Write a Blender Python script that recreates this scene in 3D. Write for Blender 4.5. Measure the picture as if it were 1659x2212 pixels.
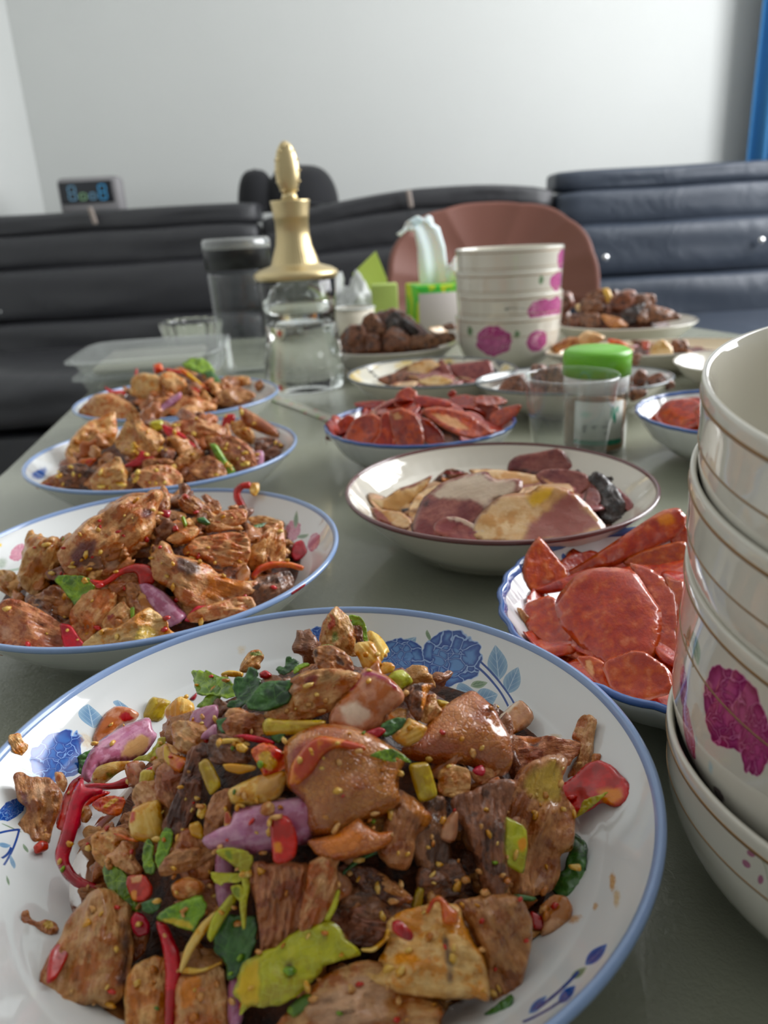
import bpy, bmesh, math, random
import numpy as np
from mathutils import Vector, Matrix, noise as mnoise
from mathutils.geometry import delaunay_2d_cdt
from mathutils.bvhtree import BVHTree

for o in list(bpy.data.objects):
    bpy.data.objects.remove(o, do_unlink=True)
S = bpy.context.scene
COL = S.collection
random.seed(7)

# ---------------------------------------------------------------- camera
T = 0.55                    # table top height
EYE = Vector((0, 0, T + 0.213))
PIT, ROL, FPX, PX, PY = 0.35378, -0.054854, 1668.0, 829.5, 1106.0
MROT = Matrix.Rotation(math.pi / 2 - PIT, 3, 'X') @ Matrix.Rotation(ROL, 3, 'Z')
cd = bpy.data.cameras.new('camera')
cam = bpy.data.objects.new('camera', cd)
COL.objects.link(cam)
cam.matrix_world = Matrix.Translation(EYE) @ MROT.to_4x4()
cd.sensor_fit = 'HORIZONTAL'
cd.sensor_width = 36.0
cd.lens = FPX * 36.0 / 1659.0
cd.clip_start = 0.01
cd.clip_end = 60
cd.dof.use_dof = True
cd.dof.focus_distance = 0.30
cd.dof.aperture_fstop = 15.0
S.camera = cam
S.view_settings.view_transform = 'Standard'
S.view_settings.look = 'None'
S.view_settings.gamma = 1
S.view_settings.use_curve_mapping = False
S.view_settings.exposure = 0.24

# ---------------------------------------------------------------- world and lights
W = bpy.data.worlds.new('daylight')
S.world = W
W.use_nodes = True
bg = W.node_tree.nodes['Background']
bg.inputs[0].default_value = (0.80, 0.90, 1.0, 1)
bg.inputs[1].default_value = 1.0


def area(name, loc, aim, sx, sy, power, color):
    l = bpy.data.lights.new(name, 'AREA')
    l.shape = 'RECTANGLE'
    l.size, l.size_y, l.energy, l.color = sx, sy, power, color
    o = bpy.data.objects.new(name, l)
    COL.objects.link(o)
    o.location = loc
    o.rotation_euler = (Vector(aim) - Vector(loc)).to_track_quat('-Z', 'Y').to_euler()
    return o


# daylight entering through the window in the right wall
area('window_daylight', (2.13, 1.65, 1.72), (0.0, 1.60, 1.55), 1.95, 1.66, 86, (0.985, 0.99, 1.0))


# ---------------------------------------------------------------- projection helpers
def ray(px, py):
    d = MROT @ Vector(((px - PX) / FPX, -(py - PY) / FPX, -1.0))
    return d.normalized()


def at(px, py, z=0.0):
    d = ray(px, py)
    return EYE + d * ((T + z - EYE.z) / d.z)


def aty(px, py, y):
    d = ray(px, py)
    return EYE + d * (y / d.y)


# ---------------------------------------------------------------- node helpers
class NT:
    def __init__(self, name):
        self.m = bpy.data.materials.new(name)
        self.m.use_nodes = True
        self.t = self.m.node_tree
        self.t.nodes.clear()
        self.out = self.t.nodes.new('ShaderNodeOutputMaterial')
        self.b = self.t.nodes.new('ShaderNodeBsdfPrincipled')
        self.t.links.new(self.b.outputs[0], self.out.inputs[0])
        self._oc = None

    def new(self, ty, **kw):
        n = self.t.nodes.new(ty)
        for k, v in kw.items():
            setattr(n, k, v)
        return n

    def put(self, sock, v):
        if isinstance(v, bpy.types.NodeSocket):
            self.t.links.new(v, sock)
        elif isinstance(v, (tuple, list)) and len(v) == 3 and sock.type == 'RGBA':
            sock.default_value = (*v, 1)
        else:
            sock.default_value = v

    def set(self, **kw):
        names = dict(color='Base Color', rough='Roughness', metal='Metallic', coat='Coat Weight',
                     coatr='Coat Roughness', sss='Subsurface Weight', trans='Transmission Weight',
                     ior='IOR', normal='Normal', alpha='Alpha', sheen='Sheen Weight', spec='Specular IOR Level',
                     emis='Emission Color', emstr='Emission Strength')
        for k, v in kw.items():
            self.put(self.b.inputs[names[k]], v)
        return self

    def oc(self):
        if self._oc is None:
            self._oc = self.new('ShaderNodeTexCoord').outputs['Object']
        return self._oc

    def math(self, op, a, b=0.0, c=None, clamp=False):
        n = self.new('ShaderNodeMath', operation=op)
        n.use_clamp = clamp
        self.put(n.inputs[0], a)
        self.put(n.inputs[1], b)
        if c is not None:
            self.put(n.inputs[2], c)
        return n.outputs[0]

    def vmul(self, v, s):
        n = self.new('ShaderNodeVectorMath', operation='MULTIPLY')
        self.put(n.inputs[0], v)
        n.inputs[1].default_value = s if isinstance(s, (tuple, list)) else (s, s, s)
        return n.outputs[0]

    def vadd(self, a, b):
        n = self.new('ShaderNodeVectorMath', operation='ADD')
        self.put(n.inputs[0], a)
        self.put(n.inputs[1], b)
        return n.outputs[0]

    def noise(self, vec, scale=5, detail=3, rough=0.55, color=False, dist=0.0):
        n = self.new('ShaderNodeTexNoise')
        self.put(n.inputs['Vector'], vec)
        n.inputs['Scale'].default_value = scale
        n.inputs['Detail'].default_value = detail
        n.inputs['Roughness'].default_value = rough
        n.inputs['Distortion'].default_value = dist
        return n.outputs[1 if color else 0]

    def voro(self, vec, scale=5, feature='DISTANCE_TO_EDGE', out='Distance', rnd=1.0):
        n = self.new('ShaderNodeTexVoronoi', feature=feature)
        self.put(n.inputs['Vector'], vec)
        n.inputs['Scale'].default_value = scale
        n.inputs['Randomness'].default_value = rnd
        return n.outputs[out]

    def ramp(self, v, lo, hi, a=0.0, b=1.0):
        n = self.new('ShaderNodeMapRange', interpolation_type='SMOOTHSTEP')
        self.put(n.inputs[0], v)
        n.inputs[1].default_value = lo
        n.inputs[2].default_value = hi
        n.inputs[3].default_value = a
        n.inputs[4].default_value = b
        return n.outputs[0]

    def mix(self, f, a, b, blend='MIX'):
        n = self.new('ShaderNodeMix', data_type='RGBA', blend_type=blend)
        self.put(n.inputs[0], f)
        self.put(n.inputs[6], a)
        self.put(n.inputs[7], b)
        return n.outputs[2]

    def bump(self, h, strength=0.5, dist=0.001):
        n = self.new('ShaderNodeBump')
        n.inputs['Strength'].default_value = strength
        n.inputs['Distance'].default_value = dist
        self.put(n.inputs['Height'], h)
        return n.outputs[0]

    def rnd(self):
        return self.new('ShaderNodeObjectInfo').outputs['Random']

    def offs(self):
        """object coordinates shifted by the object's own random number"""
        r = self.rnd()
        c = self.new('ShaderNodeCombineXYZ')
        self.put(c.inputs[0], self.math('MULTIPLY', r, 3.1))
        self.put(c.inputs[1], self.math('MULTIPLY', r, 7.7))
        self.put(c.inputs[2], self.math('MULTIPLY', r, 1.3))
        return self.vadd(self.oc(), c.outputs[0])


def plain(name, color, rough=0.4, **kw):
    n = NT(name)
    n.set(color=color, rough=rough, **kw)
    return n.m


def srgb(r, g, b):
    f = lambda c: (c / 255 / 12.92) if c / 255 <= 0.04045 else ((c / 255 + 0.055) / 1.055) ** 2.4
    return (f(r), f(g), f(b))


# ---------------------------------------------------------------- object helpers
def link(o, parent=None):
    COL.objects.link(o)
    if parent is not None:
        o.parent = parent
    return o


def tag(o, label, cat=None, group=None, kind=None):
    if label:
        o['label'] = label
    if cat:
        o['category'] = cat
    if group:
        o['group'] = group
    if kind:
        o['kind'] = kind
    return o


def mesh_obj(name, verts, faces, mats, parent=None, loc=(0, 0, 0), smooth=True, mi=None):
    me = bpy.data.meshes.new(name)
    me.from_pydata([tuple(v) for v in verts], [], [tuple(f) for f in faces])
    for m in (mats if isinstance(mats, (list, tuple)) else [mats]):
        me.materials.append(m)
    if smooth:
        me.polygons.foreach_set('use_smooth', [True] * len(me.polygons))
    if mi is not None:
        me.polygons.foreach_set('material_index', mi)
    me.update()
    o = bpy.data.objects.new(name, me)
    o.location = loc
    return link(o, parent)


def bm_obj(name, bm, mat, parent=None, loc=(0, 0, 0), rot=(0, 0, 0), smooth=False):
    bmesh.ops.recalc_face_normals(bm, faces=bm.faces[:])
    me = bpy.data.meshes.new(name)
    bm.to_mesh(me)
    bm.free()
    for m in (mat if isinstance(mat, (list, tuple)) else [mat]):
        me.materials.append(m)
    if smooth:
        me.polygons.foreach_set('use_smooth', [True] * len(me.polygons))
    o = bpy.data.objects.new(name, me)
    o.location = loc
    o.rotation_euler = rot
    return link(o, parent)


def empty(name, loc, rot=(0, 0, 0)):
    o = bpy.data.objects.new(name, None)
    o.location = loc
    o.rotation_euler = rot
    o.empty_display_size = 0.02
    return link(o)


def rbox(name, size, mat, parent=None, loc=(0, 0, 0), rot=(0, 0, 0), bev=0.01, seg=3, smooth=True):
    bm = bmesh.new()
    bmesh.ops.create_cube(bm, size=1)
    bmesh.ops.scale(bm, vec=size, verts=bm.verts)
    if bev > 0:
        bmesh.ops.bevel(bm, geom=bm.edges[:], offset=bev, segments=seg, profile=0.5, affect='EDGES')
    return bm_obj(name, bm, mat, parent, loc, rot, smooth)


def lathe(name, prof, mats, parent=None, loc=(0, 0, 0), seg=96, sx=1.0, sy=1.0, scal=0.0, nsc=0, split=None, ridge=None, cap=True):
    """prof: (r, z) list from the inner centre over the rim to the outer centre."""
    vs, fs, mi = [], [], []
    n = len(prof)
    rmax = max(p[0] for p in prof)
    for i, (r, z) in enumerate(prof):
        for k in range(seg):
            a = 2 * math.pi * k / seg
            rr = r
            if scal:
                rr = r * (1 + scal * abs(math.cos(nsc * a / 2)) * (r / rmax) ** 4)
            if ridge:
                rr += ridge[1] * math.cos(ridge[0] * a) * (1 if ridge[2] <= i <= ridge[3] else 0)
            vs.append((rr * math.cos(a) * sx, rr * math.sin(a) * sy, z))
    for i in range(n - 1):
        for k in range(seg):
            k2 = (k + 1) % seg
            fs.append((i * seg + k, i * seg + k2, (i + 1) * seg + k2, (i + 1) * seg + k))
            mi.append(0 if (split is None or i < split) else 1)
    for i, s in ((0, 1), (n - 1, -1)):
        if cap and prof[i][0] > 1e-5:
            f = [i * seg + k for k in range(seg)]
            fs.append(f[::-1] if s > 0 else f)
            mi.append(0 if (split is None or i == 0) else 1)
    o = mesh_obj(name, vs, fs, mats, parent, loc, True, mi)
    bm = bmesh.new()
    bm.from_mesh(o.data)
    bmesh.ops.remove_doubles(bm, verts=bm.verts, dist=1e-6)
    bmesh.ops.recalc_face_normals(bm, faces=bm.faces[:])
    bm.to_mesh(o.data)
    bm.free()
    return o


def smooth_prof(pts, n=4):
    """Catmull-Rom through profile points"""
    out = []
    for i in range(len(pts) - 1):
        p0 = pts[max(i - 1, 0)]
        p1, p2 = pts[i], pts[i + 1]
        p3 = pts[min(i + 2, len(pts) - 1)]
        for k in range(n):
            t = k / n
            q = []
            for a in range(2):
                q.append(0.5 * (2 * p1[a] + (p2[a] - p0[a]) * t + (2 * p0[a] - 5 * p1[a] + 4 * p2[a] - p3[a]) * t * t
                                + (3 * p1[a] - p0[a] - 3 * p2[a] + p3[a]) * t ** 3))
            out.append((max(q[0], 0), q[1]))
    out.append(pts[-1])
    return out


def ico(bm, c, r, sub=1, jit=0.2, scale=(1, 1, 1), rng=random):
    res = bmesh.ops.create_icosphere(bm, subdivisions=sub, radius=1)
    rot = Matrix.Rotation(rng.random() * 6.28, 3, Vector((rng.random() - .5, rng.random() - .5, rng.random() - .5 + 1e-3)).normalized())
    for v in res['verts']:
        p = Vector(v.co)
        p *= 1 + jit * (rng.random() - 0.5) * 2
        p = Vector((p.x * scale[0], p.y * scale[1], p.z * scale[2])) * r
        v.co = rot @ p + Vector(c)


def tube(bm, pts, rad, seg=8, cap=True):
    pts = [Vector(p) for p in pts]
    rings = []
    up = Vector((0, 0, 1))
    for i, p in enumerate(pts):
        d = (pts[min(i + 1, len(pts) - 1)] - pts[max(i - 1, 0)]).normalized()
        a = d.cross(up)
        if a.length < 1e-3:
            a = d.cross(Vector((1, 0, 0)))
        a.normalize()
        b = d.cross(a)
        r = rad[i] if isinstance(rad, (list, tuple)) else rad
        rings.append([bm.verts.new(p + a * r * math.cos(2 * math.pi * k / seg) + b * r * math.sin(2 * math.pi * k / seg)) for k in range(seg)])
    for i in range(len(rings) - 1):
        for k in range(seg):
            bm.faces.new((rings[i][k], rings[i][(k + 1) % seg], rings[i + 1][(k + 1) % seg], rings[i + 1][k]))
    if cap:
        bm.faces.new(rings[0])
        bm.faces.new(rings[-1][::-1])
# ================================================================ the room
def wallmat(name, col, mottle=0.03):
    n = NT(name)
    c = n.noise(n.oc(), 1.3, 4)
    spots = n.ramp(n.voro(n.oc(), 2.6, 'F1', 'Distance'), 0.012, 0.03)
    base = n.mix(n.ramp(c, 0.3, 0.7), col, tuple(v * (1 - mottle) for v in col))
    n.set(color=n.mix(spots, tuple(v * 0.86 for v in col), base), rough=0.75,
          normal=n.bump(n.noise(n.oc(), 160, 2), 0.15, 0.0005))
    return n.m


M_WALL = wallmat('white_wall_paint', (0.63, 0.645, 0.63))
M_CEIL = plain('ceiling_paint', (0.8, 0.8, 0.78), 0.8)
nf = NT('floor_tile')
fb = nf.new('ShaderNodeTexBrick')
fb.offset = 0
nf.put(fb.inputs['Vector'], nf.oc())
fb.inputs['Scale'].default_value = 1.0
fb.inputs['Brick Width'].default_value = 0.6
fb.inputs['Row Height'].default_value = 0.6
fb.inputs['Mortar Size'].default_value = 0.004
fb.inputs['Color1'].default_value = (0.33, 0.31, 0.28, 1)
fb.inputs['Color2'].default_value = (0.30, 0.285, 0.26, 1)
fb.inputs['Mortar'].default_value = (0.12, 0.11, 0.1, 1)
nf.set(color=fb.outputs[0], rough=0.25)
M_FLOOR = nf.m

XL, XR, YB, YF, ZC = -1.285, 2.05, 3.33, -1.95, 2.75


def slab(name, x0, x1, y0, y1, z0, z1, mat):
    bm = bmesh.new()
    bmesh.ops.create_cube(bm, size=1)
    bmesh.ops.scale(bm, vec=(x1 - x0, y1 - y0, z1 - z0), verts=bm.verts)
    o = bm_obj(name, bm, mat, None, ((x0 + x1) / 2, (y0 + y1) / 2, (z0 + z1) / 2))
    o['kind'] = 'structure'
    return o


slab('floor', XL - .1, XR + .1, YF - .1, YB + .1, -0.1, 0, M_FLOOR)
slab('ceiling', XL - .1, XR + .1, YF - .1, YB + .1, ZC, ZC + 0.1, M_CEIL)
slab('wall_back', XL - .1, XR + .1, YB, YB + 0.1, 0, ZC, M_WALL)
slab('wall_left', XL - 0.1, XL, YF, YB, 0, ZC, M_WALL)


def wall_hole(name, axis, c, u0, u1, hu0, hu1, hz0, hz1, th=0.1):
    """wall with an opening; axis 'x': plane x=c, runs in y; 'y': plane y=c, runs in x"""
    bm = bmesh.new()
    for (a0, a1, z0, z1) in ((u0, hu0, 0, ZC), (hu1, u1, 0, ZC), (hu0, hu1, 0, hz0), (hu0, hu1, hz1, ZC)):
        if a1 - a0 < 1e-4 or z1 - z0 < 1e-4:
            continue
        r = bmesh.ops.create_cube(bm, size=1)
        if axis == 'x':
            bmesh.ops.scale(bm, vec=(th, a1 - a0, z1 - z0), verts=r['verts'])
            bmesh.ops.translate(bm, vec=(c + th / 2, (a0 + a1) / 2, (z0 + z1) / 2), verts=r['verts'])
        else:
            bmesh.ops.scale(bm, vec=(a1 - a0, th, z1 - z0), verts=r['verts'])
            bmesh.ops.translate(bm, vec=((a0 + a1) / 2, c - th / 2, (z0 + z1) / 2), verts=r['verts'])
    o = bm_obj(name, bm, M_WALL)
    o['kind'] = 'structure'


wall_hole('wall_right', 'x', XR, YF, YB, 0.66, 2.64, 0.88, 2.56)
slab('wall_front', XL - .1, XR + .1, YF - 0.1, YF, 0, ZC, M_WALL)
M_ALU = plain('white_window_frame', (0.75, 0.76, 0.76), 0.35)
M_PANE = plain('window_glass', (1, 1, 1), 0.0, trans=1.0, ior=1.01, spec=0.2)


def window(name, axis, c, u0, u1, z0, z1, nm):
    e = empty(name, (0, 0, 0))
    e['kind'] = 'structure'
    w = (u1 - u0) / nm
    for k in range(nm + 1):
        u = u0 + w * k
        sz = (0.05, 0.04, z1 - z0) if axis == 'x' else (0.04, 0.05, z1 - z0)
        p = (c, u, (z0 + z1) / 2) if axis == 'x' else (u, c, (z0 + z1) / 2)
        rbox('window_frame', sz, M_ALU, e, p, bev=0.004, seg=1, smooth=False)
    for z in (z0, z1):
        sz = (0.05, u1 - u0, 0.04) if axis == 'x' else (u1 - u0, 0.05, 0.04)
        p = (c, (u0 + u1) / 2, z) if axis == 'x' else ((u0 + u1) / 2, c, z)
        rbox('window_frame', sz, M_ALU, e, p, bev=0.004, seg=1, smooth=False)


window('window_1', 'x', XR + 0.03, 0.68, 2.62, 0.90, 2.54, 3)

# blue curtain at the right end of the back wall
cx0 = aty(1613, 350, YB - 0.12).x
nc = NT('blue_curtain_cloth')
nc.set(color=nc.mix(nc.noise(nc.vmul(nc.oc(), (30, 30, 2)), 1, 2), srgb(30, 98, 150), srgb(46, 120, 170)), rough=0.75, sheen=0.2)
vs, fs = [], []
NX, NZ = 120, 10
for j in range(NZ + 1):
    z = 0.05 + (2.6 - 0.05) * j / NZ
    for i in range(NX + 1):
        u = i / NX
        vs.append((cx0 + u * (XR - cx0 - 0.05), YB - 0.13 + 0.028 * math.sin(u * 46 + 0.3 * math.sin(z * 2)) + 0.01 * math.sin(u * 17), z))
for j in range(NZ):
    for i in range(NX):
        a = j * (NX + 1) + i
        fs.append((a, a + 1, a + NX + 2, a + NX + 1))
cur = mesh_obj('curtain', vs, fs, nc.m)
so = cur.modifiers.new('s', 'SOLIDIFY')
so.thickness = 0.003
tag(cur, 'deep blue curtain hanging at the right end of the back wall', 'curtain')
bm = bmesh.new()
tube(bm, [(cx0 - 0.08, YB - 0.13, 2.62), (XR - 0.01, YB - 0.13, 2.62)], 0.012)
rod = bm_obj('curtain_rod', bm, M_ALU, None, smooth=True)
tag(rod, 'thin rail the blue curtain hangs from', 'curtain rail')

# ---------------------------------------------------------------- sofas
def leather(name, c1, c2):
    n = NT(name)
    v = n.noise(n.oc(), 5, 3)
    h = n.math('ADD', n.math('MULTIPLY', n.noise(n.oc(), 9, 3, dist=0.6), 1.0), n.math('MULTIPLY', n.noise(n.oc(), 350, 2), 0.1))
    n.set(color=n.mix(v, c1, c2), rough=0.42, normal=n.bump(h, 0.5, 0.012))
    return n.m


M_LEA = leather('black_leather', srgb(46, 47, 51), srgb(55, 55, 58))
M_LEAB = leather('blue_tinted_leather', srgb(48, 56, 69), srgb(57, 65, 78))  # leather tinted bluer than the other sections
M_STUD = plain('chrome_stud', (0.8, 0.8, 0.8), 0.2, metal=1.0)
M_WORN = plain('worn_pale_leather', srgb(150, 138, 130), 0.6)


def cushion(name, w, d, h, mat, parent, loc, sub=14, arch=None):
    """padded block: superellipse section with pulled-in edges"""
    bm = bmesh.new()
    bmesh.ops.create_cube(bm, size=1)
    bmesh.ops.subdivide_edges(bm, edges=bm.edges[:], cuts=sub, use_grid_fill=True)
    for v in bm.verts:
        x, y, z = v.co * 2
        m = (abs(x) ** 14 + abs(y) ** 4 + abs(z) ** 4) ** (1 / 5.0)
        k = 1 / max(m, 0.75)
        k = min(k, 1.0)
        x2 = x * min(1 / max((abs(x) ** 10 + 0.25 * (abs(y) ** 6 + abs(z) ** 6)) ** .1, 1), 1)
        y *= k
        z *= k
        w2 = mnoise.noise(Vector((x * w * 3.0, y * 2 + loc[2] * 7, z * 1.5))) * 0.03
        y *= 1 + w2 * 2
        z *= 1 + w2 + 0.02 * math.sin(x * w * 2.3 + loc[0] * 3)
        v.co = Vector((x2 * w / 2, y * d / 2, z * h / 2 + (arch(x) if arch else 0)))
    return bm_obj(name, bm, mat, parent, loc, smooth=True)


def sofa(name, label, x0, x1, yb, top, lean, mat, arch=None):
    e = empty(name, ((x0 + x1) / 2, yb, 0))
    tag(e, label, 'sofa')
    w = x1 - x0
    z = top
    hs = (0.062, 0.105, 0.155)
    for k, h in enumerate(hs):
        zc = z - h / 2
        nm = ('head_roll', 'back_cushion', 'back_cushion')[k]
        dd = (0.20, 0.17, 0.19)[k]
        cushion(nm, w, dd, h * 1.10, mat, e, (0, (0.0, -0.035, -0.075)[k] + 0.02, zc), arch=(lambda x, k=k: arch(x) * (1, .7, .4)[k]) if arch else None)
        z -= h
    cushion('back_cushion', w, 0.19, z - 0.38, mat, e, (0, -0.095, (z + 0.38) / 2))
    cushion('seat_cushion', w, 0.62, 0.17, mat, e, (0, -0.36, 0.37))
    rbox('sofa_base', (w, 0.60, 0.22), mat, e, (0, -0.34, 0.17), bev=0.02)
    rbox('back_frame', (w, 0.10, top - 0.14 - 0.06), mat, e, (0, 0.10, (top - 0.14) / 2 + 0.03), bev=0.03)
    for sx in (-1, 1):
        for yy in (-0.55, 0.08):
            rbox('foot', (0.05, 0.05, 0.06), M_STUD, e, (sx * (w / 2 - 0.1), yy, 0.03), bev=0.005)
    return e


YS = 2.70
zl = aty(300, 452, YS).z
zm = aty(920, 408, YS).z
s1 = sofa('leather_sofa', 'long black leather sofa against the wall, left section under the clock', XL + 0.01, aty(562, 440, YS).x - 0.004, YS, zl, 0, M_LEA)
s2 = sofa('leather_sofa', 'middle black leather sofa section, behind the gold-capped decanter', aty(562, 440, YS).x + 0.004, aty(1192, 385, YS).x - 0.004, YS, zm, 0, M_LEA, arch=lambda x: -0.062 * max(0, (-x + 0.1) / 1.1) ** 1.3 - 0.022 * max(0, (x - 0.35) / 0.65) ** 2)
s3 = sofa('leather_sofa', 'tall leather sofa section, tinted blue-grey, at the right below the blue curtain', aty(1192, 385, YS).x, 1.80, YS, aty(1400, 362, YS).z, 0, M_LEAB)
for (px, py, s, yy) in ((1308, 557, s3, 2.53), (1645, 520, s3, 2.53), (3, 672, s1, 2.56), (462, 622, s1, 2.56)):
    p = aty(px, py, yy)
    bm = bmesh.new()
    bmesh.ops.create_uvsphere(bm, u_segments=14, v_segments=8, radius=0.011)
    o = bm_obj('stud', bm, M_STUD, s, tuple(p - s.location), smooth=True)
    o.scale = (1, 0.6, 1)
for (px, py, s, yy) in ((200, 466, s1, 2.595), (885, 430, s2, 2.595)):
    p = aty(px, py, yy)
    o = rbox('worn_patch', (0.016, 0.012, 0.052), M_WORN, s, tuple(p - s.location), rot=(0.1, -0.15, 0), bev=0.005)
    o['label'] = 'pale worn streak in the leather'

# two black caps behind the sofa back
M_CAP = plain('black_cap_cloth', srgb(17, 18, 23), 0.85, sheen=0.1)


def cap(label, px0, px1, ptop, pbot, y, brim):
    a, b = aty(px0, pbot, y), aty(px1, pbot, y)
    top = aty((px0 + px1) / 2, ptop, y)
    w = (b - a).length
    c = (a + b) / 2
    zb = c.z - 0.03
    e = empty('cap', (c.x, y, zb))
    tag(e, label, 'cap')
    h = top.z - zb
    pr = [(w / 2 * math.cos(t) ** 0.62 if t < 1.5 else 0.0, h * math.sin(t)) for t in [i * math.pi / 2 / 14 for i in range(15)]]
    pr[-1] = (0, h)
    o = lathe('crown', pr[::-1] + [(w / 2 * 0.96, 0), (0.0, 0.01)], M_CAP, e, seg=48)
    bm = bmesh.new()
    bmesh.ops.create_uvsphere(bm, u_segments=12, v_segments=6, radius=0.004)
    bm_obj('button', bm, M_CAP, e, (0, 0, h), smooth=True)
    bm = bmesh.new()
    N = 16
    top_v, bot_v = [], []
    for i in range(N + 1):
        t = -0.9 + 1.8 * i / N
        for j, rr in enumerate((w / 2 * 0.94, w / 2 * 1.0 + brim * (1 - (t / 0.9) ** 2) ** .5 if abs(t) < .9 else w / 2)):
            p = Vector((rr * math.sin(t), -rr * math.cos(t), 0.012 - 0.012 * (j) + 0.01 * math.cos(t * 2)))
            top_v.append(bm.verts.new(p))
            bot_v.append(bm.verts.new(p - Vector((0, 0, 0.004))))
    for i in range(N):
        q = (2 * i, 2 * i + 1, 2 * i + 3, 2 * i + 2)
        bm.faces.new([top_v[k] for k in q])
        bm.faces.new([bot_v[k] for k in q[::-1]])
        bm.faces.new((top_v[q[1]], bot_v[q[1]], bot_v[q[2]], top_v[q[2]]))
    bm_obj('brim', bm, M_CAP, e, smooth=True)
    return e


cap('small rounded black cap, left of two behind the sofa back', 514, 600, 366, 440, 2.90, 0.01)
cap('larger rounded black cap, right of two behind the decanter stopper', 572, 732, 357, 430, 2.93, 0.02)

# ---------------------------------------------------------------- clock on the sofa back
M_GREY = plain('grey_plastic', srgb(134, 132, 134), 0.45)
M_BLK = plain('black_display', srgb(22, 26, 34), 0.15)
pc = aty(200, 423, 2.80)
wck = (aty(268, 430, 2.80) - aty(133, 430, 2.80)).length
e = empty('digital_clock', (pc.x, 2.80, pc.z - 0.058))
tag(e, 'grey digital clock with black display and blue-green digits on the sofa back', 'clock')
rbox('clock_case', (wck, 0.07, 0.115), M_GREY, e, (0, 0, 0.058), bev=0.018)
rbox('display', (wck * 0.84, 0.006, 0.066), M_BLK, e, (-0.006, -0.037, 0.068), bev=0.002)


def seg_digit(ch, x, z, w, h, mat, parent):
    segs = {'8': 'abcdefg', '3': 'abgcd', '0': 'abcdef', '5': 'afgcd', 'o': 'cdeg'}[ch]
    pos = dict(a=(0, h, 1), g=(0, h / 2, 1), d=(0, 0, 1), f=(-w / 2, h * .75, 0), b=(w / 2, h * .75, 0), e=(-w / 2, h * .25, 0), c=(w / 2, h * .25, 0))
    bm = bmesh.new()
    for s in segs:
        px, pz, hor = pos[s]
        r = bmesh.ops.create_cube(bm, size=1)
        bmesh.ops.scale(bm, vec=((w * .8, .003, .004) if hor else (.004, .003, h * .42)), verts=r['verts'])
        bmesh.ops.translate(bm, vec=(px, 0, pz), verts=r['verts'])
    return bm_obj('digit', bm, mat, parent, (x, -0.041, z))


def glow(name, col, st):
    return plain(name, (0, 0, 0), 0.5, emis=(*col, 1), emstr=st)


GB, GG, GT = glow('blue_digit', srgb(110, 160, 190), 0.45), glow('green_digit', srgb(120, 160, 120), 0.6), glow('teal_digit', srgb(60, 150, 200), 0.6)
seg_digit('8', -0.052, 0.046, 0.022, 0.042, GB, e)
seg_digit('o', -0.018, 0.046, 0.020, 0.036, GG, e)
seg_digit('o', 0.014, 0.046, 0.018, 0.036, GB, e)
seg_digit('8', 0.048, 0.044, 0.022, 0.044, GT, e)

# ---------------------------------------------------------------- the table
nt = NT('pale_green_table_film')
g = nt.noise(nt.oc(), 2.5, 3)
h = nt.math('ADD', nt.math('MULTIPLY', nt.noise(nt.oc(), 420, 4, 0.6, dist=1.2), 1.0), nt.math('MULTIPLY', nt.noise(nt.oc(), 30, 2), 1.2))
nt.set(color=nt.mix(g, srgb(150, 152, 134), srgb(158, 160, 143)), rough=nt.ramp(nt.noise(nt.oc(), 7, 3), 0.3, 0.7, 0.16, 0.24),
       coat=0.25, coatr=0.06, normal=nt.bump(h, 0.32, 0.0012))
M_TAB = nt.m
pts = [(-0.245, -0.75), (-0.387, 0.76), (-0.50, 1.58), (-0.515, 1.66), (-0.47, 1.72), (0.40, 1.70), (0.52, 1.64), (0.62, 1.50), (0.70, 1.25), (0.84, -0.75)]
table = empty('dining_table', (0.1, 0.5, 0))
tag(table, 'pale green table with glossy film top carrying all the dishes', 'table')
bm = bmesh.new()
vt = [bm.verts.new((x - 0.1, y - 0.5, T)) for x, y in pts]
f = bm.faces.new(vt)
r = bmesh.ops.extrude_face_region(bm, geom=[f])
bmesh.ops.translate(bm, vec=(0, 0, -0.028), verts=[v for v in r['geom'] if isinstance(v, bmesh.types.BMVert)])
eds = [e_ for e_ in bm.edges if abs(e_.verts[0].co.z - e_.verts[1].co.z) < 1e-6]
bmesh.ops.bevel(bm, geom=eds, offset=0.006, segments=3, affect='EDGES')
bm_obj('tabletop', bm, M_TAB, table)
M_LEG = plain('table_leg_metal', (0.35, 0.35, 0.34), 0.3, metal=0.8)
for (x, y) in ((-0.16, -0.6), (-0.42, 1.5), (0.5, 1.4), (0.72, -0.6)):
    rbox('leg', (0.05, 0.05, T - 0.026), M_LEG, table, (x - 0.1, y - 0.5, (T - 0.026) / 2), bev=0.005)

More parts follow.
